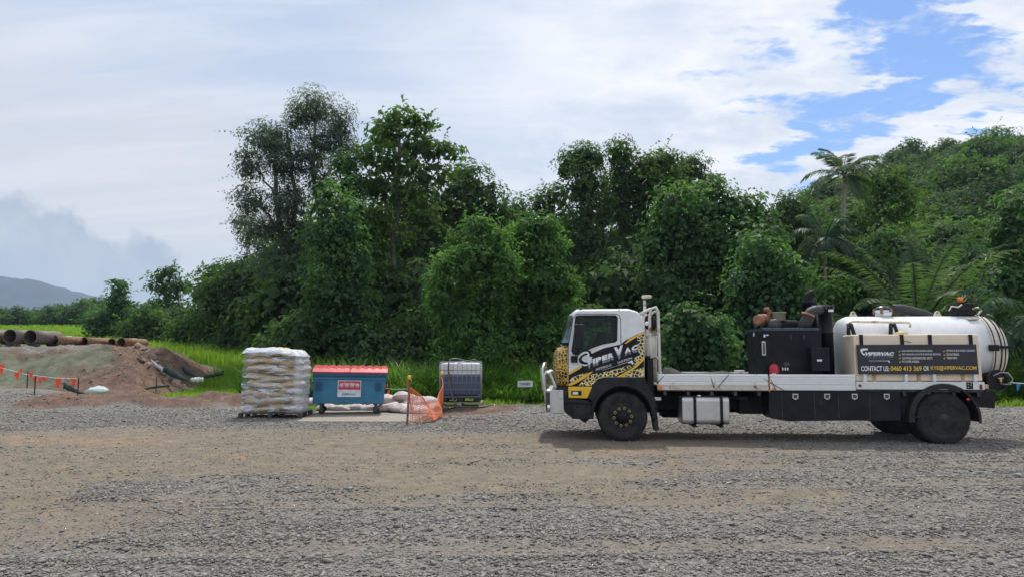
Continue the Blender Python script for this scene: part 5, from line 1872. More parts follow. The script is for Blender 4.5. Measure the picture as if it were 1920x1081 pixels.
# manhole
c = z3(415, 165, TC); q = z3(348, 0, TC)[0]; rq = c[0] - q
mb = MB(); mb.lathe([(rq * .85, ztop - .06), (rq * .85, z3(0, 165, TC)[1]), (rq * .98, z3(0, 163, TC)[1]), (rq * .98, z3(0, 152, TC)[1]), (0, z3(0, 151, TC)[1])], (c[0], TC, 0), 'Z', 30)
mh = mb.build('manhole', TANKW, vt)
mb = MB(); mb.lathe([(rq * .92, z3(0, 152, TC)[1]), (rq * .88, z3(0, 140, TC)[1]), (rq * .5, z3(0, 124, TC)[1]), (0, z3(0, 120, TC)[1])], (c[0], TC, 0), 'Z', 30).build('manhole_lid', mat('navy_lid', (.02, .025, .05), .3), mh)
for k in range(6):
    a_ = 2 * PI * k / 6
    mb = MB(); mb.box(-.02, .02, -.02, .02, -.07, .05); o = mb.build('lid_clamp', RUST, mh, .005)
    o.location = (c[0] + rq * 1.02 * math.cos(a_), TC + rq * 1.02 * math.sin(a_), z3(0, 155, TC)[1])
MB().box(c[0] - .05, c[0] + .10, TC - rq - .002, TC - rq + .1, z3(0, 188, TC)[1], z3(0, 166, TC)[1]).build('label_plate', SILVER, mh)
# lifting lugs
for px in (216, 786):
    c = z3(px, 180, TC)
    o = flat('lifting_lug', [(c[0] - .09, ztop - .02), (c[0] - .06, ztop + .04), (c[0] - .04, ztop + .10), (c[0], ztop + .115), (c[0] + .04, ztop + .10), (c[0] + .06, ztop + .04), (c[0] + .1, ztop - .02)], CREAMRUST, vt, TC,
             [[(c[0] + .022 * math.cos(a), ztop + .07 + .022 * math.sin(a)) for a in [2 * PI * k / 10 for k in range(10)]]], .03)
# big suction hose along the tank top
mb = MB()
def E3(x, y, d): q = z3(x, y, d); return Vector((q[0], d, q[1]))
pts = [E3(480, 140, 1.5), E3(540, 140, 1.55), E3(600, 152, 1.6), E3(680, 172, 1.65), E3(760, 205, 1.7)]
f_ = []
for i in range(len(pts) - 1):
    for k in range(8): f_.append(pts[i].lerp(pts[i + 1], k / 8))
mb.tube(f_, [.095 + (.008 if i % 2 else 0) for i in range(len(f_))], 14)
mb.build('suction_hose', HOSE, truck)
# wash pipe
mb = MB()
yq = .62
mb.tube([E3(190, 236, yq), E3(205, 224, yq), E3(590, 230, yq), E3(600, 240, yq), E3(600, 262, yq)], .024, 8)
mb.build('wash_pipe', CREAMRUST, truck)
# beacon and valve machinery
mb = MB()
for (xa, xb, ya, yb) in ((858, 900, 148, 188), (868, 960, 110, 165), (900, 1015, 148, 185), (945, 1000, 105, 150), (1003, 1018, 105, 190)):
    p, q = z3(xa, ya, TC), z3(xb, yb, TC)
    mb.box(p[0], q[0], TC - .12, TC + .12, q[1], p[1])
vm_ = mb.build('valve_gear', BLACKM, truck, .02)
mb = MB()
mb.tube([E3(862, 150, TC - .15), E3(880, 122, TC - .15), E3(925, 128, TC - .15), E3(950, 110, TC - .15)], .016, 6)
mb.build('valve_pipe', CREAMRUST, vm_)
mb = MB()
mb.tube([E3(1018, 140, TC - .1), E3(1060, 130, TC - .1), E3(1082, 150, TC - .1), E3(1050, 185, TC - .1)], .022, 6)
mb.build('valve_pipe', CREAMRUST, vm_)
mb = MB(); c = z3(940, 97, TC); k1 = z3(0, 68, TC)[1]
mb.lathe([(.052, c[1]), (.052, k1 - .02), (.042, k1), (0, k1 + .005)], (c[0], TC, 0), 'Z', 18)
bc = mb.build('beacon', ORANGEL, truck)
MB().lathe([(.06, c[1] - .03), (.06, c[1] + .004), (0, c[1] + .004)], (c[0], TC, 0), 'Z', 18).build('beacon_base', BLACKM, bc)
mb = MB(); p, q = z3(975, 200, TC - .3), z3(1050, 212, TC - .3)
mb.box(p[0], q[0], TC - .4, TC, q[1], p[1]); mb.build('door_hinge', CREAMRUST, dr, .01)
# black strap frames over the tank in front
for (xa, xb, xc2) in ((195, 218, 238), (485, 512, 535)):
    for (pa, pb) in (((xa + 3, 238), (xa + 3 if xa < 300 else xa - 2, 318)), ((xb - 2, 238), (xc2, 318))):
        mb = MB(); p, q = z3(*pa, .5), z3(*pb, .42)
        v0, v1 = Vector((p[0], .62, p[1])), Vector((q[0], .52, q[1]))
        mb.tube([v0, v1], .038, 4); mb.build('strap_frame', BLACKM, truck)

# --- cream water tank along the near side, sign board on it
WT = .05
o0 = [z3(*p, WT) for p in [(215, 312), (1062, 308), (1092, 626), (233, 626)]]
mb = MB()
def hexa(pl, y0, y1, m, name, parent, bev=.02):
    b_ = MB(); b_.prism(pl, y0, y1); return b_.build(name, m, parent, bev, 3)
wt = hexa(o0, WT, .62, CREAM, 'water_tank', truck, .025)
lf = z3(152, 315, .6)
mb = MB()
mb.prism([(lf[0] + .02, o0[0][1]), (o0[0][0] + .03, o0[0][1]), (o0[3][0] + .03, DK), (lf[0] + .06, DK)], .18, .58)
mb.build('tank_end', CREAM, wt, .02)
for px, qx in ((267, 270), (541, 546), (731, 734), (1005, 1010)):
    pa, pb = z3(px, 314, WT), z3(qx, 382, WT)
    mb = MB(); mb.prism([(pa[0] - .035, pa[1] + .006), (pa[0] + .03, pa[1] + .006), (pb[0] + .03, pb[1]), (pb[0] - .03, pb[1])], WT - .02, WT + .4); mb.build('tank_strap', BLACKM, wt)
for px in (286, 564, 754, 1030):
    pa, pb = z3(px - 12, 576, WT), z3(px + 12, 627, WT)
    mb = MB(); mb.box(pa[0], pb[0], WT - .07, WT + .0, pb[1], pa[1]); mb.build('sign_bracket', WHITE, wt, .006)
for px in (357, 657, 956):
    pa, pb = z3(px - 12, 580, WT), z3(px + 12, 626, WT)
    mb = MB(); mb.box(pa[0], pb[0], WT - .02, WT + .02, pb[1] - .01, pa[1]); mb.build('tank_rib', mat('tan_rib', (.42, .32, .20), .7), wt, .006)
mb = MB(); c = z3(590, 300, WT); mb.lathe([(.11, c[1] - .02), (.12, c[1]), (.12, c[1] + .02), (.04, c[1] + .04), (0, c[1] + .042)], (c[0], .35, 0), 'Z', 24).build('filler_cap', mat('yellowed_plastic', (.62, .48, .25), .5), wt)
mb = MB(); pa, pb = z3(552, 352, WT), z3(606, 364, WT); mb.tube([(pa[0], WT - .006, pa[1]), (pb[0], WT - .006, pb[1])], .006, 5).build('stain_rod', RUST, wt)
for px, py in ((265, 565), (800, 293), (855, 293), (570, 262)):
    pass
# sign board
SD = -.03
sg = [z9(*p, SD) for p in [(117, 114), (1775, 108), (1815, 522), (150, 520)]]
mb = MB(); mb.prism(sg, SD, SD + .02)
sign = mb.build('sign_board', mat('sign_black', (.018, .020, .028), .45, var=.1), truck, .003)


def line(body, x0, y0, x1, y1, m, bold=.01, pad=0):
    """text whose cap box runs from (x0,y1) lower left to (x1,y0) upper right in sign pixels"""
    a, b, c = z9(x0, y1, SD), z9(x1, y1, SD), z9(x0, y0, SD)
    w_ = b[0] - a[0]
    text(body, m, sign, (a[0], SD - .002, a[1]), (1, 0, 0), (0, 0, 1), w_, c[1] - a[1], bold=bold, depth=.002)


line('CONTACT US:', 182, 408, 570, 478, WHITEL, .02)
line('0460 413 369', 590, 408, 1020, 476, GOLDL, .02)
line('OR', 1046, 408, 1124, 474, WHITEL, .02)
line('KYE@VIPERVAC.COM', 1146, 406, 1780, 472, GOLDL, .02)
for tx, x0, y, x1 in (('NON DESTRUCTIVE DIGGING (NDD)', 745, 186, 1168), ('POT-HOLING (LOCATE & EXPOSE) SERVICES', 748, 234, 1282), ('LOCATING UNDERGROUND ASSETS', 750, 283, 1168), ('PIT & PIPE WORKS', 754, 331, 984),
                      ('JETTING & BLOCKAGE CLEANING', 1362, 183, 1756), ('DE-WATERING', 1366, 232, 1536), ('TRENCHING', 1368, 281, 1512)):
    line(tx, x0, y, x1, y + 31, WHITEL, .012)
for x, y in ((700, 192), (704, 240), (706, 288), (710, 337), (1316, 190), (1322, 238), (1324, 286)):
    flat('tick_mark', [z9(x, y + 8, SD), z9(x + 10, y + 16, SD), z9(x + 26, y, SD), z9(x + 30, y + 4, SD), z9(x + 11, y + 27, SD), z9(x - 3, y + 14, SD)], GOLDL, sign, SD - .003, (), .003)
text('VIPERVAC', SILVER, sign, (z9(240, 262, SD)[0], SD - .002, z9(240, 262, SD)[1]), (1, 0, 0), (0, 0, 1), z9(640, 0, SD)[0] - z9(240, 0, SD)[0], .065, bold=.045, depth=.002, shear=.25)
text('VIPERVAC', GREYV, sign, (z9(225, 288, SD)[0], SD - .001, z9(225, 288, SD)[1]), (1, 0, 0), (0, 0, 1), z9(636, 0, SD)[0] - z9(225, 0, SD)[0], .09, bold=.03, depth=.001, shear=.25)
text('HYDRO-EXCAVATION', GREYV, sign, (z9(285, 318, SD)[0], SD - .002, z9(285, 318, SD)[1]), (1, 0, 0), (0, 0, 1), z9(570, 0, SD)[0] - z9(285, 0, SD)[0], .022, depth=.002)
flat('emblem', [z9(*p, SD) for p in [(168, 195), (180, 170), (215, 163), (272, 165), (270, 188), (235, 190), (205, 196), (200, 222), (240, 250), (215, 262), (190, 235)]], SILVER, sign, SD - .003, (), .003)
flat('emblem_wand', [z9(*p, SD) for p in [(288, 334), (572, 334), (578, 360), (566, 360), (556, 340), (288, 338)]], SILVER, sign, SD - .003, (), .003)

# --- hose reel at the tail
mb = MB()
HR = .5
c = z3(1195, 618, HR)
rr4 = z3(1270, 618, HR)[0] - c[0]
mb.lathe([(0, HR - .02), (rr4 * .9, HR - .02), (rr4, HR), (rr4 * .9, HR + .03), (rr4 * .72, HR + .05), (rr4 * .72, HR + .4), (rr4, HR + .42), (rr4, HR + .45), (0, HR + .45)], (c[0] - .03, 0, c[1]), 'Y', 32)
hrl = mb.build('hose_reel', BLACKP, truck)
mb = MB(); mb.lathe([(rr4 * .93, HR - .05), (rr4 * .97, HR - .05), (rr4 * .97, HR - .02), (rr4 * .93, HR - .02)], (c[0] - .03, 0, c[1]), 'Y', 32, close=True).build('reel_rim', STEEL, hrl)
mb = MB(); mb.tube([(c[0] - .12 + .0, HR - .06, c[1] + .08), (c[0] + .0, HR - .1, c[1] + .15), (c[0] + .13, HR - .1, c[1] + .14), (c[0] + .21, HR - .1, c[1] + .03), (c[0] + .17, HR - .1, c[1] - .07), (c[0] + .03, HR - .08, c[1] - .08)], .012, 7).build('reel_hose', mat('grey_hose', (.35, .36, .35), .5), hrl)
mb = MB(); mb.tube([(c[0] + .0, HR - .08, c[1] - .08), (c[0] + .0, HR - .08, c[1] + .04)], .02, 8); mb.tube([(c[0] - .05, HR - .08, c[1] + .03), (c[0] + .05, HR - .08, c[1] + .04)], .018, 8); mb.build('brass_fitting', BRASS, hrl)
mb = MB(); mb.tube([E3(1150, 490, .9), E3(1195, 520, .9), E3(1235, 545, .9)], [.09, .075, .03], 12); mb.build('outlet_cone', mat('dull_grey', (.22, .21, .20), .6), truck)
MB().tube([E3(1165, 500, .9), E3(1178, 510, .9)], .092, 12).build('cone_band', SILVER, truck)
MB().box(c[0] - .5, c[0] - .2, .5, .95, DT - .05, DT + .12).build('reel_bracket', BLACKM, truck, .01)

# --- things carried on the truck
q0, q1 = z2(70, 575, .9), z2(590, 575, .9)
tp_ = tag(empty('placeholder'), None)
bpy.data.objects.remove(tp_)
nx_, ny_ = 40, 14
V, Q = [], []
for j in range(ny_ + 1):
    for i in range(nx_ + 1):
        u, v = i / nx_, j / ny_
        x = q0[0] + (q1[0] - q0[0]) * u
        y = .25 + 1.5 * v
        hz_ = .20 + .12 * math.exp(-((u - .08) / .14) ** 2) + .03 * math.exp(-((u - .85) / .2) ** 2) + .03 * float(fbm(u * 8, v * 3, 7))
        e = min(1, min(u, 1 - u) * 12) * min(1, min(v, 1 - v) * 5)
        V.append(T0 + UX * x + UY * y + Vector((0, 0, DK - .0 + hz_ * e + .01)))
Q = [(j * (nx_ + 1) + i, j * (nx_ + 1) + i + 1, (j + 1) * (nx_ + 1) + i + 1, (j + 1) * (nx_ + 1) + i) for j in range(ny_) for i in range(nx_)]
tag(link('tarpaulin', npmesh('tarpaulin', V, Q, 4, smooth=True), CLOTHG), 'dark crumpled canvas tarpaulin lying flat on the truck tray', 'tarpaulin')
# fire extinguisher
c = z2(843, 578, .12)
fe = thing('fire_extinguisher', 'red fire extinguisher standing beside the black engine box on the truck', 'fire extinguisher', T0 + UX * c[0] + UY * .2 + Vector((0, 0, DK)), TA)
hh = z2(0, 515, .2)[1] - DK
MB().lathe([(.0, 0), (.085, 0), (.09, .01), (.09, hh - .05), (.06, hh), (.025, hh + .02), (0, hh + .02)], (0, 0, 0), 'Z', 24).build('cylinder', RED, fe)
mb = MB(); mb.tube([(-.08, 0, hh + .10), (-.02, 0, hh + .07), (.05, 0, hh + .06), (.06, 0, hh + .03)], .012, 6); mb.tube([(0, 0, hh), (0, 0, hh + .06)], .02, 8); mb.build('valve', BLACKM, fe)
MB().box(-.07, -.0, -.096, -.085, hh * .35, hh * .6).build('label_sticker', WHITEL, fe)
MB().box(.03, .05, -.094, -.075, hh * .2, hh * .5).build('label_sticker', WHITEL, fe)
# ------------------------------------------------------------------ things on the yard
def GP(px, py):
    """ground point seen at that place of the photograph, on the real terrain"""
    d = cdir(px, py)
    lo = None
    for t in np.arange(3, 90, .02):
        p = Vector((d.x * t, d.y * t, CAM_H + d.z * t))
        if p.z <= Hs(p.x, p.y):
            return Vector((p.x, p.y, Hs(p.x, p.y)))
    return G(px, py)


# --- wrapped pallet of bags
BAG = mat('kraft_bag', (.55, .38, .15), .75, var=.12, col2=(.62, .55, .42), c2lo=.48, c2hi=.7, c2scale=3, bump=.2, bscale=10)
TIMB = mat('dark_timber', (.13, .105, .08), .85, var=.4, bump=.2)
TIMBP = mat('weathered_timber', (.30, .25, .19), .85, var=.3, bump=.2)


def pallet(name, label, loc, rz, wx, wy, m, h=.14):
    t = thing(name, label, 'pallet', loc, rz)
    for i in range(7):
        y = -wy / 2 + (wy - .1) * i / 6
        MB().box(-wx / 2, wx / 2, y, y + .1, h - .022, h).build('deck_board', m, t, .003)
    for x in (-wx / 2 + .05, 0, wx / 2 - .05):
        for y in (-wy / 2 + .06, 0, wy / 2 - .06):
            MB().box(x - .05, x + .05, y - .06, y + .06, .022, h - .024).build('block', m, t, .003)
    for y in (-wy / 2 + .06, 0, wy / 2 - .06):
        MB().box(-wx / 2, wx / 2, y - .05, y + .05, .0, .021).build('bottom_board', m, t, .003)
    return t


k = GP(502, 786)
px0, px1 = GP(435, 784), GP(560, 787)
PW = 1.62
pc = Vector(((px0.x + px1.x) / 2 + .02, px0.y + .62, Hs(px0.x + .8, px0.y + .6)))
pallet('pallet', 'dark timber pallet under the plastic wrapped bags', pc, .02, 1.66, 1.2, mat('black_timber', (.05, .045, .04), .8, var=.3), .15)
ld = thing('wrapped_bag_stack', 'tall stack of tan cement bags shrink wrapped in clear plastic on a pallet', 'bag stack', pc + Vector((0, 0, .15)), .02)
kk = pc.y / F
topz = PY(500, 655, pc.y - .6).z - pc.z - .15
NL = 8
lh = topz / NL


def pillow(cx_, cy_, z0, sx, sy, sz, seed, e=2.6):
    V, Q = [], []
    nu, nv = 60, 12
    for j in range(nv + 1):
        ph = -PI / 2 + PI * j / nv
        for i in range(nu):
            th = 2 * PI * i / nu
            sg = lambda v, p: math.copysign(abs(v) ** p, v)
            x = sg(math.cos(ph), .55) * sg(math.cos(th), .38)
            y = sg(math.cos(ph), .55) * sg(math.sin(th), .38)
            z = sg(math.sin(ph), .8)
            n_ = (float(vnoise(x * 2 + seed, y * 2 + z, 5)) - .5) * .16
            V.append((cx_ + x * sx * (1 + n_ * .4), cy_ + y * sy * (1 + n_ * .4), z0 + sz + z * sz * (1 + n_) + n_ * .05 * (1 - x * x) + (-.22 * sz * x * x) + .05 * math.sin(x * 3.1 + seed * 1.7) + .02 * math.sin(x * 9 + seed)))
    for j in range(nv):
        for i in range(nu):
            Q.append((j * nu + i, j * nu + (i + 1) % nu, (j + 1) * nu + (i + 1) % nu, (j + 1) * nu + i))
    return V, Q


for L_ in range(NL):
    sh = (-.02, .03, -.03, .05, .0, .02, -.04, .02)[L_]
    w2 = (.78, .74, .72, .73, .71, .72, .70, .68)[L_]
    for (bx_, hw) in ((-.02, w2),):
        V, Q = pillow(bx_ + sh - .04, 0, lh * L_, hw, .54, lh * (.50, .56, .48, .60, .46, .55, .50, .56)[L_], L_ * 7)
        link('bag', npmesh('bag', V, Q, 4, smooth=True), BAG, ld)
# plastic wrap: a crumpled film hugging the layers
wm = bpy.data.materials.new('shrink_wrap')
wm.use_nodes = True
t_ = NT(wm.node_tree)
p_ = wm.node_tree.nodes['Principled BSDF']
oc_ = t_.n('ShaderNodeTexCoord').outputs['Object']
st_ = t_.n('ShaderNodeMapping', {'Vector': oc_, 'Scale': (.8, .8, 4.2), 'Rotation': (0, .12, 0)}).outputs[0]
nz_ = t_.noise(st_, 3.2, 7, .65, .6)
p_.inputs['Base Color'].default_value = (.70, .74, .80, 1)
p_.inputs['Roughness'].default_value = .22
wm.node_tree.links.new(t_.n('ShaderNodeBump', {'Strength': .8, 'Distance': .05, 'Height': nz_}).outputs[0], p_.inputs['Normal'])
tr_ = t_.n('ShaderNodeBsdfTransparent', {'Color': (.93, .95, .98, 1)})
al_ = t_.ss(nz_, .45, .64, .10, .86)
geo_ = t_.n('ShaderNodeSeparateXYZ', {0: oc_}).outputs[0]
al_ = t_.m('MAXIMUM', al_, t_.ss(geo_, .52, .70, 0, .6))
mx_ = t_.n('ShaderNodeMixShader', {0: al_, 1: tr_.outputs[0], 2: p_.outputs[0]})
wm.node_tree.links.new(mx_.outputs[0], wm.node_tree.nodes['Material Output'].inputs[0])
V, Q = [], []
nu, nv = 120, 90
for j in range(nv + 1):
    f = j / nv
    zz = f * (topz + .03)
    lay = f * NL
    bulge = .035 * abs(math.sin(PI * (lay % 1.0)))
    hw = .79 - .05 * f + bulge
    hd = .585 + bulge
    cl_ = 1.0
    if f > .93: cl_ = 1 - .25 * ((f - .93) / .07) ** 2
    for i in range(nu):
        th = 2 * PI * i / nu
        x = math.copysign(abs(math.cos(th)) ** .32, math.cos(th)) * hw * cl_
        y = math.copysign(abs(math.sin(th)) ** .32, math.sin(th)) * hd * cl_
        if x > 0: x += .05 * math.exp(-((f - .62) / .3) ** 2)
        if x > .2: zz2 = zz - .13 * max(0, (f - .7) / .3) * (x - .2) / .6
        else: zz2 = zz
        r_ = float(fbm(th * 3.0 + zz * 2, zz * 9, 17, 3)) - .5
        r2_ = float(fbm(th * 14, zz * 22, 19, 2)) - .5
        V.append((x - .03 + math.cos(th) * (r_ * .07 + r2_ * .03), y + math.sin(th) * (r_ * .06 + r2_ * .03), zz2 + r2_ * .01))
for j in range(nv):
    for i in range(nu):
        Q.append((j * nu + i, j * nu + (i + 1) % nu, (j + 1) * nu + (i + 1) % nu, (j + 1) * nu + i))
wme = npmesh('plastic_wrap', V, Q, 4, smooth=True)
bmw = bmesh.new(); bmw.from_mesh(wme); bmw.verts.ensure_lookup_table()
fc_ = bmw.faces.new([bmw.verts[nv * nu + i] for i in range(nu)])
bmesh.ops.triangulate(bmw, faces=[fc_])
bmw.to_mesh(wme); bmw.free()
link('plastic_wrap', wme, wm, ld)
# white sheet over the top
V, Q = [], []
n_ = 26
for j in range(n_ + 1):
    for i in range(n_ + 1):
        u, v = i / n_ - .5, j / n_ - .5
        e = max(abs(u), abs(v)) * 2
        V.append((u * 1.52 - .05, v * 1.15, topz + .05 - .10 * max(0, u) * 1.6 + (float(fbm(u * 7 + 5, v * 5, 23)) - .5) * .10 - .14 * max(0, e - .86) / .14))
Q = [(j * (n_ + 1) + i, j * (n_ + 1) + i + 1, (j + 1) * (n_ + 1) + i + 1, (j + 1) * (n_ + 1) + i) for j in range(n_) for i in range(n_)]
link('top_sheet', npmesh('top_sheet', V, Q, 4, smooth=True), mat('milky_film', (.66, .68, .70), .3, var=.15, bump=.4, bscale=9), ld)

# --- concrete slab
sl = MB()
c = [G(558, 800), G(775, 800), G(800, 768), G(590, 768)]
sp_ = [Vector((-5.45, 18.2, 0)), Vector((-2.5, 18.1, 0)), Vector((-2.3, 22.0, 0)), Vector((-5.9, 22.0, 0))]
zs = .02
sl.bm.faces.new([sl.bm.verts.new((p.x, p.y, zs)) for p in sp_])
rs = bmesh.ops.extrude_face_region(sl.bm, geom=sl.bm.faces[:])
for v in rs['geom']:
    if isinstance(v, bmesh.types.BMVert): v.co.z -= .12
tag(sl.build('concrete_pad', mat('concrete', (.25, .245, .23), .85, var=.25, col2=(.27, .21, .15), c2lo=.42, c2hi=.6, c2scale=1.2, bump=.2), None, .01), 'pale dusty concrete pad under the blue bin', 'concrete pad', kind='structure')  # colour toned down to carry the bin's shadow, plus tan dust

# --- blue bin
BLUE = mat('bin_blue', (.02, .165, .30), .45, var=.12, vscale=3, dust=.15, dustcol=(.12, .18, .22))
BLUED = mat('bin_blue_dark', (.012, .085, .18), .45, var=.12)
REDL = mat('bin_red_lid', (.46, .03, .04), .4, var=.08)
YB = 20.3
bl0, bl1 = PY(586, 755, YB), PY(718, 758, YB)
bcx = (bl0.x + bl1.x) / 2
BWd = (bl1.x - bl0.x) / 2 * .985
binr = thing('waste_bin', 'blue steel waste bin with red ribbed lid on wheels', 'bin', (bcx - .10, YB + .55, zs), math.radians(11))
binr.rotation_euler = (0, math.radians(1.0), math.radians(11))
zb0 = PY(600, 756, YB).z - zs
zb1 = PY(600, 697, YB).z - zs
mb = MB()
w0_, w1_ = BWd, BWd + .05
vb = [(-w0_, -.55, zb0), (w0_, -.55, zb0), (w0_, .55, zb0), (-w0_, .55, zb0), (-w0_ + .0, -.58, zb1 - .10), (w1_, -.58, zb1 - .10), (w1_, .6, zb1 + .06), (-w0_, .6, zb1 + .06)]
vs = [mb.bm.verts.new(v) for v in vb]
for f in ((3, 2, 1, 0), (4, 5, 6, 7), (0, 1, 5, 4), (1, 2, 6, 5), (2, 3, 7, 6), (3, 0, 4, 7)): mb.bm.faces.new([vs[i] for i in f])
body = mb.build('body', BLUE, binr, .015)
MB().box(-w0_ - .02, w1_ + .03, -.64, .62, zb1 - .11, zb1 - .02).build('top_rim', BLUED, binr, .015)
MB().box(-w0_ - .01, w1_ + .01, -.61, -.56, zb1 - .20, zb1 - .15).build('body_rib', BLUE, binr, .008)
for sx in (-1, 1):
    xx = sx * (w0_ - .16)
    MB().box(xx - .09, xx + .09, -.60, -.55, zb0 + .38, zb0 + .62).build('lift_pocket', BLUED, binr, .006)
    MB().box(xx - .06, xx + .06, -.606, -.59, zb0 + .40, zb0 + .60).build('pocket_shade_plate', mat('pocket_shadow_blue', (.01, .06, .13), .6), binr)  # raised dark blue plate paints the shade inside the lift pocket
for q in (-1, 1):
    # two lids, ribbed
    xa, xb = (-w0_ - .04, 0.01) if q < 0 else (.015, w1_ + .05)
    m_ = MB()
    pr = [(-.66, zb1 - .03), (-.66, zb1 + .01), (-.45, zb1 + .10), (.2, zb1 + .17), (.64, zb1 + .16), (.64, zb1 - .0)]
    A = [m_.bm.verts.new((xa, y, z)) for y, z in pr]
    B = [m_.bm.verts.new((xb, y, z)) for y, z in pr]
    for i in range(len(pr)): m_.bm.faces.new((A[i], A[(i + 1) % len(pr)], B[(i + 1) % len(pr)], B[i]))
    m_.bm.faces.new(A); m_.bm.faces.new(B[::-1])
    ld_ = m_.build('lid', REDL, binr, .015)
    for kx in range(5):
        x = xa + (xb - xa) * (kx + .5) / 5
        m_ = MB()
        pr2 = [(-.62, zb1 + .005), (-.45, zb1 + .118), (.2, zb1 + .19), (.62, zb1 + .175), (.62, zb1 + .14), (-.45, zb1 + .08)]
        m_.bm.verts.ensure_lookup_table()
        A = [m_.bm.verts.new((x - .07, y, z)) for y, z in pr2]
        B = [m_.bm.verts.new((x + .07, y, z)) for y, z in pr2]
        for i in range(len(pr2)): m_.bm.faces.new((A[i], A[(i + 1) % len(pr2)], B[(i + 1) % len(pr2)], B[i]))
        m_.bm.faces.new(A); m_.bm.faces.new(B[::-1])
        m_.build('lid_rib', REDL, ld_, .012)
for sx in (-1, 1):
    for sy in (-1, 1):
        x, y = sx * (w0_ - .22), sy * .42
        m_ = MB(); m_.lathe([(.0, -.03), (.05, -.03), (.085, -.028), (.09, -.02), (.09, .02), (.085, .028), (.05, .03), (0, .03)], (x + .03, y, .09), 'Y', 20)
        cw = m_.build('castor', RUBBER, binr)
        m_ = MB(); m_.box(x - .07, x + .07, y - .07, y + .07, zb0 - .03, zb0 + .005); m_.box(x - .03, x + .05, y - .045, y - .035, .07, zb0 - .02); m_.box(x - .03, x + .05, y + .035, y + .045, .07, zb0 - .02)
        m_.lathe([(.02, y - .05), (.02, y + .05)], (x + .03, 0, .09), 'Y', 8)
        m_.build('castor_fork', STEEL, cw)
# sign on the bin
def bz4(x, y): return (20 * 0 + (x - 990) / (1770 - 990) * 2 * w0_ - w0_, zb1 - .13 - (y - 405) / (755 - 405) * (zb1 - .13 - zb0))
a, b = bz4(1258, 450), bz4(1515, 665)
lb_ = MB().box(a[0], b[0], -.592, -.572, b[1], a[1]).build('sign_plate', mat('sign_pale', (.62, .68, .72), .4), binr)
md = bz4(0, 570)[1]
MB().box(a[0] + .02, b[0] - .02, -.596, -.588, md, a[1] - .02).build('sign_red_field', mat('sign_red', (.55, .03, .06), .4), lb_)
wdt_ = b[0] - a[0]
text('General Waste', WHITEL, lb_, (a[0] + wdt_ * .25, -.598, a[1] - .11), (1, 0, 0), (0, 0, 1), wdt_ * .5, .05, bold=.01, depth=.001)
for i in range(4):
    cx_ = a[0] + wdt_ * (.16 + .225 * i)
    MB().lathe([(0, -.602), (.055, -.602), (.055, -.596)], (cx_, 0, md + .12), 'Y', 20).build('symbol_disc', WHITEL, lb_)
    o = MB().lathe([(.022, -.605), (.036, -.605), (.036, -.602), (.022, -.602)], (cx_, 0, md + .12), 'Y', 14, close=True).build('symbol_ring', mat('symbol_navy', (.10, .12, .25), .5), lb_)
NAVY = mat('letter_blue', (.02, .12, .30), .5)
text('CLEAN', NAVY, lb_, (a[0] + wdt_ * .18, -.594, md - .15), (1, 0, 0), (0, 0, 1), wdt_ * .32, .07, bold=.03, shear=.2, depth=.001)
text('AWAY', mat('letter_light_blue', (.12, .35, .55), .5), lb_, (a[0] + wdt_ * .51, -.594, md - .15), (1, 0, 0), (0, 0, 1), wdt_ * .30, .07, bold=.0, shear=.2, depth=.001)
for u0, u1 in ((.18, .42), (.48, .80)):
    MB().box(a[0] + wdt_ * u0, a[0] + wdt_ * u1, -.5945, -.592, b[1] + .05, b[1] + .066).build('worn_print_line', NAVY, lb_)

# --- sandbags
SAND = mat('sandbag_white', (.60, .52, .50), .85, var=.12, col2=(.42, .32, .27), c2lo=.5, c2hi=.68, c2scale=5, bump=.3, bscale=9)


def sandbag(px, py, Y, rz, s, tilt, label, group='white sandbags behind the bin', m=SAND, zoff=0.0, base=None):
    p = PY(px, py, Y)
    V, Q = [], []
    nu, nv = 26, 12
    sd_ = random.random() * 50
    for j in range(nv + 1):
        ph = -PI / 2 + PI * j / nv
        for i in range(nu):
            th = 2 * PI * i / nu
            sg = lambda v, q: math.copysign(abs(v) ** q, v)
            x = sg(math.cos(ph), .8) * sg(math.cos(th), .6)
            y = sg(math.cos(ph), .8) * sg(math.sin(th), .7)
            z = math.sin(ph)
            n_ = (float(fbm(x * 2.2 + sd_, y * 2.2 + z * 1.5, 5, 3)) - .5)
            pinch = 1 - .45 * max(0, abs(x) - .7) / .3
            V.append((x * .38 * s * (1 + .15 * n_), y * .22 * s * (1 + .3 * n_), z * .12 * s * pinch * (1 + .9 * n_) + n_ * .05 * s - .03 * s * x * x))
    Q = [(j * nu + i, j * nu + (i + 1) % nu, (j + 1) * nu + (i + 1) % nu, (j + 1) * nu + i) for j in range(nv) for i in range(nu)]
    o = link('sandbag', npmesh('sandbag', V, Q, 4, smooth=True), m)
    z0 = base if base is not None else p.z
    o.location = (p.x, Y, z0)
    o.rotation_euler = (tilt, random.uniform(-.1, .1), rz)
    return tag(o, label, 'sandbag', group)


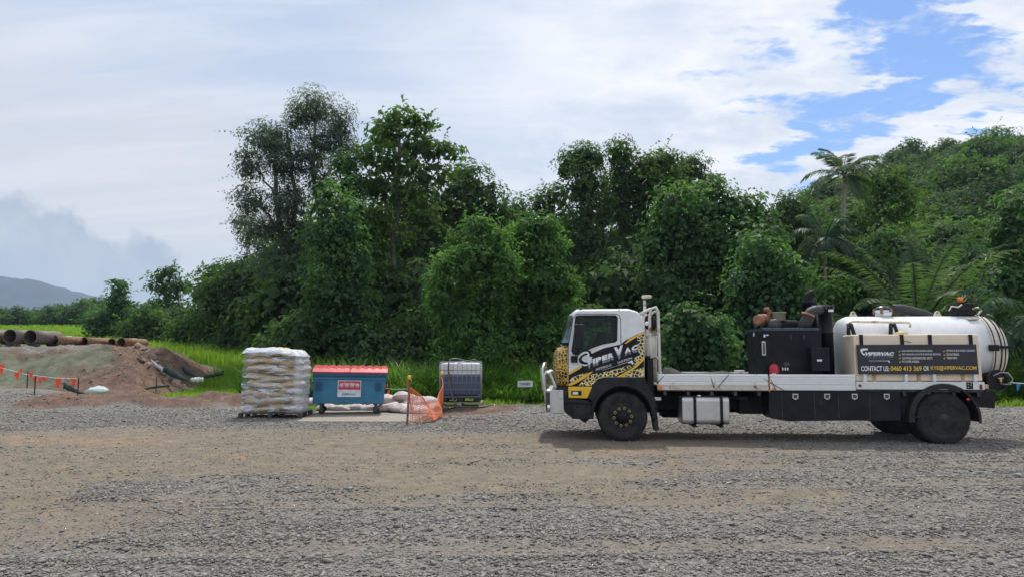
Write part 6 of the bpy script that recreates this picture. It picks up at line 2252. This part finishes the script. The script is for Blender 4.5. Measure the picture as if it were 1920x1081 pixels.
YS = 21.6
for a_ in [(735, 748, 21.9, .3, 1.15, .25, 'white sandbag slumped on top beside the right side of the bin'),
           (760, 744, 21.7, -.4, 1.1, -.2, 'white sandbag tilted on the crest of the pile near the red flag'),
           (728, 762, 21.3, .1, 1.0, .1, 'white sandbag lying at the foot of the bin side'),
           (752, 764, 21.0, -.3, 1.0, .15, 'creased sandbag at the front foot of the pile'),
           (785, 752, 21.5, .2, 1.3, .2, 'large pinkish sandbag behind the orange net'),
           (808, 752, 21.6, -.5, 1.2, -.2, 'pinkish sandbag seen through the top of the orange net'),
           (775, 768, 20.9, .5, 1.1, .0, 'sandbag low behind the left post of the orange net'),
           (800, 768, 20.7, 0, 1.2, .1, 'sandbag at the foot of the orange net'),
           (822, 766, 21.2, .8, 1.0, .1, 'sandbag beside the right post of the orange net'),
           (580, 752, 22.0, .1, .9, .1, 'sandbag left of the bin beside the wrapped bags'),
           (612, 762, 22.0, .4, .9, .1, 'sandbag seen under the bin near its left wheel'),
           (640, 764, 21.9, -.2, .8, .1, 'crumpled white sandbag seen below the middle of the bin'),
           (668, 763, 22.1, .2, 1.0, .1, 'brown stained sandbag seen under the bin right of the middle'),
           (695, 764, 22.0, -.1, .9, .1, 'sandbag seen under the bin near its right wheel')]:
    sandbag(*a_)

# --- orange barrier net between two star pickets
def picket(px, pyb, Y, h, label, cap=YELLOW, lean=0.0):
    p = PY(px, pyb, Y)
    z = Hs(p.x, Y)
    t = thing('star_picket', label, 'post', (p.x, Y, z), 0)
    m_ = MB()
    for k in range(3):
        an = 2 * PI * k / 3 + .5
        m_.box(-.003, .003, 0, .03, -.3, h)
        bmesh.ops.rotate(m_.bm, verts=m_.bm.verts[-8:], cent=(0, 0, 0), matrix=Matrix.Rotation(an, 3, 'Z'))
    m_.build('stake', RUST, t)
    if cap is not None:
        MB().lathe([(.0, h - .05), (.035, h - .05), (.045, h - .02), (.045, h + .04), (.03, h + .055), (0, h + .06)], (0, 0, 0), 'Z', 12).build('safety_cap', cap, t)
    t.rotation_euler = (0, lean, 0)
    return Vector((p.x, Y, z)), h


A0, ha = picket(763, 792, 17.3, 1.13, 'dark star picket with yellow cap at the near end of the orange net', lean=.04)
B0, hb_ = picket(828, 768, 20.2, 1.12, 'star picket with yellow cap behind the orange net beside the liquid tank')
m_ = MB()
NU, NV = 20, 16


def netp(u, v):
    base = A0.lerp(B0, u)
    base = base + Vector((1, .2, 0)) * (.32 * math.sin(PI * u) * (1 - .3 * v)) + Vector((0, -1.0, 0)) * .5 * math.sin(PI * u) * (1 - v)
    zb_ = Hs(base.x, base.y) + .03
    ht = .98 - .62 * math.sin(PI * min(1, u * 1.05)) ** .9 * 1.0
    return Vector((base.x + .04 * math.sin(u * 19 + v * 4), base.y + .05 * math.sin(v * 9 + u * 7), zb_ + ht * v + .04 + (.04 if u < .03 else 0)))


for i in range(NU + 1):
    m_.tube([netp(i / NU, j / NV) for j in range(NV + 1)], .0075, 3, cap=False)
for j in range(NV + 1):
    m_.tube([netp(i / (2 * NU), j / NV) for i in range(2 * NU + 1)], .0085 if j not in (0, NV) else .012, 3, cap=False)
tag(m_.build('barrier_net', mat('net_orange', (.85, .20, .06), .5, var=.1)), 'orange plastic safety net sagging between two pickets', 'safety net')

# --- liquid tank in a cage
YI = 20.9
q0, q1 = PY(829, 752, YI), PY(903, 752, YI)
icx = (q0.x + q1.x) / 2 - .06
iz = Hs(icx, YI + .5)
pallet('pallet', 'weathered timber pallet under the caged liquid tank', (icx, YI + .5, iz), .0, 1.30, 1.1, TIMBP, .14)
ib = thing('liquid_tank', 'caged white plastic liquid tank filled dark blue to two thirds with black legs', 'liquid tank', (icx, YI + .5, iz + .14), 0)
IW, ID_ = .60, .5
it = PY(860, 679, YI).z - iz - .14
for x in (-.48, 0, .48):
    for y in (-.4, .4):
        MB().box(x - .09, x + .09, y - .09, y + .09, 0, .12).build('foot', BLACKP, ib, .01)
MB().box(-IW, IW, -ID_, ID_, .12, .15).build('base_plate', STEEL, ib, .006)
hm = bpy.data.materials.new('tank_plastic')
hm.use_nodes = True
t_ = NT(hm.node_tree)
p_ = hm.node_tree.nodes['Principled BSDF']
oc_ = t_.n('ShaderNodeTexCoord').outputs['Object']
zz_ = t_.n('ShaderNodeSeparateXYZ', {0: oc_}).outputs[2]
cc_ = t_.mix(t_.ss(zz_, it * .70, it * .70 + .015), (.06, .085, .15), (.70, .70, .67))
hm.node_tree.links.new(cc_, p_.inputs['Base Color'])
p_.inputs['Roughness'].default_value = .35
m_ = MB(); m_.box(-IW + .03, IW - .03, -ID_ + .03, ID_ - .03, .16, it)
bt = m_.build('bottle', hm, ib, .09, 4)
MB().lathe([(.0, it + .04), (.10, it + .04), (.10, it - .02)], (0, 0, 0), 'Z', 20).build('screw_cap', BLACKM, bt)
CAGE = mat('galvanised_bar', (.28, .31, .36), .4, metal=.6, var=.1)
for y in (-ID_, ID_):
    for i in range(10):
        x = -IW + 2 * IW * i / 9
        MB().tube([(x, y, .15), (x, y, it - .02)], .008, 5).build('cage_bar', CAGE, ib)
for x in (-IW, IW):
    for i in range(1, 8):
        y = -ID_ + 2 * ID_ * i / 8
        MB().tube([(x, y, .15), (x, y, it - .02)], .008, 5).build('cage_bar', CAGE, ib)
for z in (.16, .36, .56, .76, it - .22, it - .0):
    MB().tube([(-IW, -ID_, z), (IW, -ID_, z), (IW, ID_, z), (-IW, ID_, z)], .010, 5, closed=True).build('cage_ring', CAGE, ib)
for y in (-.25, .25):
    MB().tube([(-IW, y, it + .02), (IW, y, it + .02)], .012, 5).build('top_bar', CAGE, ib)
# hose looping over the tank and onto the ground
m_ = MB()
pz = [(872, 757), (885, 762), (905, 760), (915, 754)]
hp_ = [Vector((icx + .95, YI + .3, iz + .06)), Vector((icx + .7, YI - .2, iz + .03)), Vector((icx + .3, YI - .35, iz + .03)), Vector((icx + .0, YI - .30, iz + .06)), Vector((icx - .18, YI - .16, iz + .25)), Vector((icx - .28, YI - .07, iz + .6)), Vector((icx - .33, YI - .05, iz + 1.0)), Vector((icx - .33, YI - .04, iz + .14 + it - .05)), Vector((icx - .28, YI + .02, iz + .14 + it + .09)), Vector((icx - .1, YI + .1, iz + .14 + it + .11)), Vector((icx + .2, YI + .2, iz + .14 + it + .04)), Vector((icx + .4, YI + .25, iz + .14 + it + .09)), Vector((icx + .5, YI + .3, iz + .14 + it + .03))]


def smooth(pts, n=6):
    out = []
    P_ = [pts[0]] + list(pts) + [pts[-1]]
    for i in range(1, len(P_) - 2):
        for k in range(n):
            t = k / n
            a, b, c, d = P_[i - 1], P_[i], P_[i + 1], P_[i + 2]
            out.append(.5 * ((2 * b) + (c - a) * t + (2 * a - 5 * b + 4 * c - d) * t * t + (-a + 3 * b - 3 * c + d) * t ** 3))
    out.append(pts[-1])
    return out


m_.tube(smooth(hp_), .022, 8)
tag(m_.build('hose', mat('grey_black_hose', (.09, .09, .09), .5)), 'grey black hose looped over the caged liquid tank and down to the ground', 'hose')
m_ = MB(); p = GP(885, 787); p2 = GP(912, 786)
m_.tube([p + Vector((0, 0, .03)), p.lerp(p2, .5) + Vector((0, 0, .035)), p2 + Vector((0, 0, .03))], .012, 6)
tag(m_.build('steel_rod', RUST), 'thin dark rod lying on the gravel in front of the liquid tank', 'rod')

# --- CONCRETE sign on a stake
p = PY(984, 728, 23.6)
cs = thing('small_sign', 'small pale sign reading CONCRETE standing in the green grass', 'sign', (p.x, 23.6, Hs(p.x, 23.6)), 0)
s0, s1 = PY(970.5, 724.5, 23.6), PY(999, 713, 23.6)
zz0 = Hs(p.x, 23.6)
MB().box(s0.x - p.x, s1.x - p.x, -.01, .01, s0.z - zz0, s1.z - zz0).build('panel', mat('sign_grey', (.52, .56, .60), .5), cs, .002)
MB().box(-.012, .012, .012, .03, -.1, s1.z - zz0 - .03).build('stake', TIMB, cs)
text('CONCRETE', BLACKM, cs, (s0.x - p.x + .08, -.012, s0.z - zz0 + .055), (1, 0, 0), (0, 0, 1), s1.x - s0.x - .16, .085, bold=.02, depth=.002)

# --- low line with red flags behind the sandbags
FLAGR = mat('flag_orange', (.90, .10, .035), .6, var=.1)
a, b = PY(716, 727, 23.2), PY(768, 728, 22.6)
fl = thing('flag_line', 'white cord with small red flags strung behind the sandbags', 'bunting', (a.x, a.y, Hs(a.x, a.y)), 0)
o0 = Vector(fl.location)
MB().tube([a - o0, (a.lerp(b, .5) + Vector((0, 0, -.02))) - o0, b - o0], .006, 5).build('cord', WHITEL, fl)
for px, py, w_, h_ in ((728, 735, 4, 8), (724, 722, 5, 5), (768, 728, 5, 4)):
    q = PY(px, py, 23.1) - o0
    s_ = 23.1 / F
    MB().box(q.x - w_ * s_ / 2, q.x + w_ * s_ / 2, -.003, .003, q.z - h_ * s_ / 2, q.z + h_ * s_ / 2).build('flag', FLAGR, fl)
MB().tube([PY(724.5, 712, 23.2) - o0, PY(724.5, 745, 23.2) - o0], .014, 6).build('stake', BLACKM, fl)

# --- steel pipes on the embankment
PG = mat('grey_pipe_steel', (.15, .125, .115), .7, var=.15, col2=(.20, .13, .10), c2lo=.5, c2hi=.75, bump=.1, metal=.2)
PR = mat('rusty_pipe_steel', (.23, .125, .07), .8, var=.25, col2=(.12, .06, .04), c2lo=.5, c2hi=.7, bump=.2)
PIN = mat('pipe_inside', (.05, .04, .035), .9, var=.3)


def pipe(px, pyc, Y, r, length, az, m, label, mark=False):
    """left open end centred at the pixel, axis heading back to the right"""
    p = PY(px, pyc, Y)
    t = thing('steel_pipe', label, 'pipe', (p.x, p.y, p.z), az, 'steel pipes lying on the embankment')
    MB().lathe([(r, 0), (r, length), (r * .96, length), (r * .96, 0)], (0, 0, 0), 'X', 36, close=True).build('pipe_wall', m, t)
    MB().lathe([(r * .955, .03), (r * .955, length - .03), (r * .94, length - .03), (r * .94, .03)], (0, 0, 0), 'X', 30, close=True).build('pipe_inner_shade', PIN, t)  # dark inner tube paints the shade seen in the open ends
    if mark:
        m_ = MB()
        n = 5
        for k in range(n):
            a0, a1 = math.radians(250 + k * 8), math.radians(250 + (k + 1) * 8)
            m_.poly([(length * .38, (r + .004) * math.cos(a0) * -1, (r + .004) * -math.sin(a0)) for _ in range(1)] + [(length * .60, -(r + .004) * math.cos(a0), -(r + .004) * math.sin(a0)), (length * .60, -(r + .004) * math.cos(a1), -(r + .004) * math.sin(a1)), (length * .38, -(r + .004) * math.cos(a1), -(r + .004) * math.sin(a1))])
        m_.build('paint_mark', WHITEL, t)
    # a timber chock keeps it off the soil
    z0 = Hs(p.x + .4, p.y + .4) - p.z
    MB().box(.2, .35, -.3, .3, z0 - .1, -r + .02).build('chock', TIMB, t)
    MB().box(length - .35, length - .2, -.3, .3, z0 - .1, -r + .02).build('chock', TIMB, t)
    return t


AZ = math.radians(86)
pipe(-32, 629, 33.6, .34, 1.85, AZ, PG, 'large grey steel pipe cut by the left edge of the view')
pipe(18, 630, 34.0, .34, 1.85, AZ, PG, 'large grey steel pipe, second from the left on the bank')
pipe(56, 631, 34.3, .34, 1.85, AZ, PG, 'large grey steel pipe, last of the grey ones beside the rusty pipes')
pipe(101, 637, 35.5, .235, 1.95, math.radians(84), PR, 'rusty pipe with pale mark next to the grey pipes', True)
pipe(157, 639.5, 37.2, .225, 1.95, math.radians(84), PR, 'rusty pipe with pale mark, second of the rusty ones')
pipe(209, 641.5, 38.5, .225, 1.1, math.radians(84), PR, 'short looking rusty pipe between two longer ones')
pipe(227, 641.5, 36.6, .24, 1.95, math.radians(84), PR, 'rusty pipe at the right end of the embankment crest', True)

# --- bunting with orange flags
BL_ = mat('dark_stake', (.05, .04, .035), .8)


def stake(px, pyb, pyt, Y, label):
    p, q = PY(px, pyb, Y), PY(px, pyt, Y)
    z = Hs(p.x, Y)
    t = thing('stake', label, 'post', (p.x, Y, z), 0, 'dark stakes of the flag line')
    MB().box(-.02, .02, -.004, .004, -.2, q.z - z).build('web', BL_, t)
    MB().box(-.003, .003, -.02, .02, -.2, q.z - z).build('web', BL_, t)
    return q


stake(50, 735, 696, 25.6, 'dark stake, tallest at the left of the orange flags')
stake(64, 746, 704, 24.2, 'dark stake behind the third orange flag')
stake(145, 752, 708, 24.0, 'dark stake at the right end of the orange flags')
stake(293, 722, 705, 30.2, 'small stake in front of the grass at the toe of the bank')


def bunting(pts, flags, label, m, name='bunting'):
    P_ = [PY(x, y, Y) for x, y, Y in pts]
    t = thing(name, label, 'bunting', (P_[0].x, P_[0].y, Hs(P_[0].x, P_[0].y)), 0)
    o0 = Vector(t.location)
    MB().tube(smooth([p - o0 for p in P_], 5), .007, 5).build('cord', WHITEL, t)
    for (px, py, Y, w_, h_, tw) in flags:
        q = PY(px, py, Y) - o0
        s_ = Y / F
        dx, dy = math.cos(tw) * w_ * s_ / 2, math.sin(tw) * w_ * s_ / 2
        hh_ = h_ * s_
        m_ = MB()
        n = 5
        V = []
        for sgn in (-.004, .004):
            for (u, v) in ((-1, 0), (1, 0), (.55, -.55), (.1, -1), (-.25, -1), (-.7, -.5)):
                V.append(m_.bm.verts.new((q.x + dx * u, q.y + dy * u + sgn + .05 * v * v, q.z + hh_ * v)))
        m_.bm.faces.new(V[:6]); m_.bm.faces.new(V[6:][::-1])
        for i in range(6): m_.bm.faces.new((V[(i + 1) % 6], V[i], V[6 + i], V[6 + (i + 1) % 6]))
        m_.build('flag', m, t)
    return t


bunting([(-25, 684, 25), (8, 690, 25), (38, 698, 25.2), (50, 701, 25.4), (75, 704, 25), (110, 708, 24.5), (145, 709, 24)],
        [(3, 682, 25, 10, 19, .3), (39, 690, 25.2, 9, 11, -.5), (32, 697, 25.1, 9, 13, .4), (58, 697, 25.2, 8, 11, .2), (83, 704, 25, 8, 10, .6), (75, 707, 24.8, 8, 13, -.2), (65, 706, 24.7, 8, 11, .5), (109, 709, 24.5, 11, 17, .2), (138, 709, 24.1, 10, 16, .1)],
        'cord hung with orange flags in front of the sloping bank', FLAGR)
bunting([(1893, 716, 14.2), (1905, 717, 15), (1925, 718, 16), (1950, 719, 17)], [(1910, 718, 15.2, 9, 14, .1), (1884, 718, 14.1, 6, 6, .1)],
        'short cord with blue pennant at the right edge behind the truck', mat('flag_blue', (.03, .22, .65), .6), 'pennant_line')


# --- silt fences, rock chute, cloth scraps on the bank
DG = mat('dark_green_cloth', (.015, .05, .045), .8, var=.2, bump=.2, bscale=8)


def sheet(name, pts_top, pts_bot, Y0, Y1, m, label, cat):
    n = 14
    V = []
    for th in (0, .012):
        for row, pts in enumerate((pts_top, pts_bot)):
            for i in range(n + 1):
                f = i / n
                x = np.interp(f, np.linspace(0, 1, len(pts)), [p[0] for p in pts])
                y = np.interp(f, np.linspace(0, 1, len(pts)), [p[1] for p in pts])
                Y = Y0 + (Y1 - Y0) * f
                p = PY(x, y, Y)
                V.append((p.x, p.y + th + .04 * math.sin(f * 17) - (.0 if row else -.03), p.z + .01 * math.sin(f * 23)))
    k = n + 1
    Q = []
    for i in range(n):
        Q += [(i, i + 1, k + i + 1, k + i), (2 * k + i + 1, 2 * k + i, 3 * k + i, 3 * k + i + 1), (i + 1, i, 2 * k + i, 2 * k + i + 1), (k + i, k + i + 1, 3 * k + i + 1, 3 * k + i)]
    return tag(link(name, npmesh(name, V, Q, 4), m), label, cat)


sheet('silt_fence', [(308, 682), (325, 693), (342, 705), (357, 711)], [(306, 697), (325, 707), (342, 713), (357, 713)], 33.2, 31.0, DG, 'dark green silt fence on the near side of the rock chute', 'silt fence')
sheet('silt_fence', [(341, 682), (352, 692), (368, 703), (381, 707)], [(341, 695), (352, 702), (368, 707), (381, 709)], 35.5, 33.0, DG, 'dark green silt fence on the far side of the rock chute', 'silt fence')
sheet('silt_fence', [(381, 703), (400, 700), (420, 693)], [(381, 709), (400, 706), (420, 702)], 33.0, 34.5, DG, 'low green silt fence in the grass right of the rock chute', 'silt fence')
sheet('silt_fence', [(118, 716), (132, 722), (146, 732), (160, 737)], [(118, 728), (132, 733), (146, 737), (160, 738)], 27.4, 27.0, DG, 'wedge of dark green cloth at the toe of the bank by the flags', 'silt fence')
sheet('silt_fence', [(262, 728), (290, 722), (318, 720)], [(262, 733), (290, 727), (318, 724)], 30.0, 31.0, DG, 'thin dark strip of cloth along the toe of the bank', 'silt fence')
sheet('geotextile_strip', [(272, 665), (290, 678), (305, 690)], [(268, 668), (286, 684), (304, 696)], 35.0, 33.0, mat('pale_cloth', (.50, .52, .56), .8, var=.15), 'pale cloth strip along the left edge of the rock chute', 'cloth')
ROCKM = mat('chute_rock', (.26, .20, .15), .9, var=.35, bump=.4)


def boulder(px, py, Y, s, label, m=ROCKM):
    p = PY(px, py, Y)
    bm = bmesh.new()
    bmesh.ops.create_icosphere(bm, subdivisions=2, radius=s)
    sd_ = random.random() * 99
    for v in bm.verts:
        v.co *= 1 + (mnoise.noise(v.co / s * 1.3 + Vector((sd_, 0, 0)))) * .55
        v.co.z *= .65
    me = bpy.data.meshes.new('rock')
    bm.to_mesh(me); bm.free()
    o = link('rock', me, m)
    o.location = (p.x, Y, Hs(p.x, Y) + s * .22)
    o.rotation_euler = (random.random(), random.random(), random.random() * 6)
    return tag(o, label, 'rock', 'rocks lining the chute down the bank')


ch = [(262, 655), (268, 657), (274, 661), (281, 666), (288, 671), (295, 676), (300, 679), (306, 683), (266, 652), (277, 657), (318, 690), (330, 697), (342, 702), (350, 706), (360, 709)]
for i, (x, y) in enumerate(ch):
    Y = 35.8 - i % 10 * .3 if i < 10 else 33.4 - (i - 10) * .3
    boulder(x, y, Y, random.uniform(.16, .30), 'brown grey rock in the chute running down the bank')
sheet('white_cloth', [(357, 708), (370, 706), (382, 707)], [(355, 714), (370, 716), (382, 715)], 31.0, 31.6, mat('white_cloth', (.62, .64, .66), .7, var=.15), 'crumpled white cloth at the bottom end of the rock chute', 'cloth')
sandbag(181, 731, 26.9, .1, 1.05, .1, 'pale green white sandbag lying alone at the toe of the bank', None, mat('pale_green_bag', (.48, .56, .54), .8, var=.1, bump=.3, bscale=8))
HAZE = .00017
# ------------------------------------------------------------------ air
hz = bpy.data.materials.new('haze')
hz.use_nodes = True
ht = hz.node_tree
ht.nodes.clear()
pv = ht.nodes.new('ShaderNodeVolumePrincipled')
pv.inputs['Color'].default_value = (.62, .78, 1.0, 1)
pv.inputs['Density'].default_value = HAZE
pv.inputs['Anisotropy'].default_value = 0.0
ho = ht.nodes.new('ShaderNodeOutputMaterial')
ht.links.new(pv.outputs[0], ho.inputs['Volume'])
tag(MB().box(-4700, 4700, -300, 4700, -40, 420).build('haze', hz), 'thin pale blue haze in the humid air', 'haze', kind='stuff')
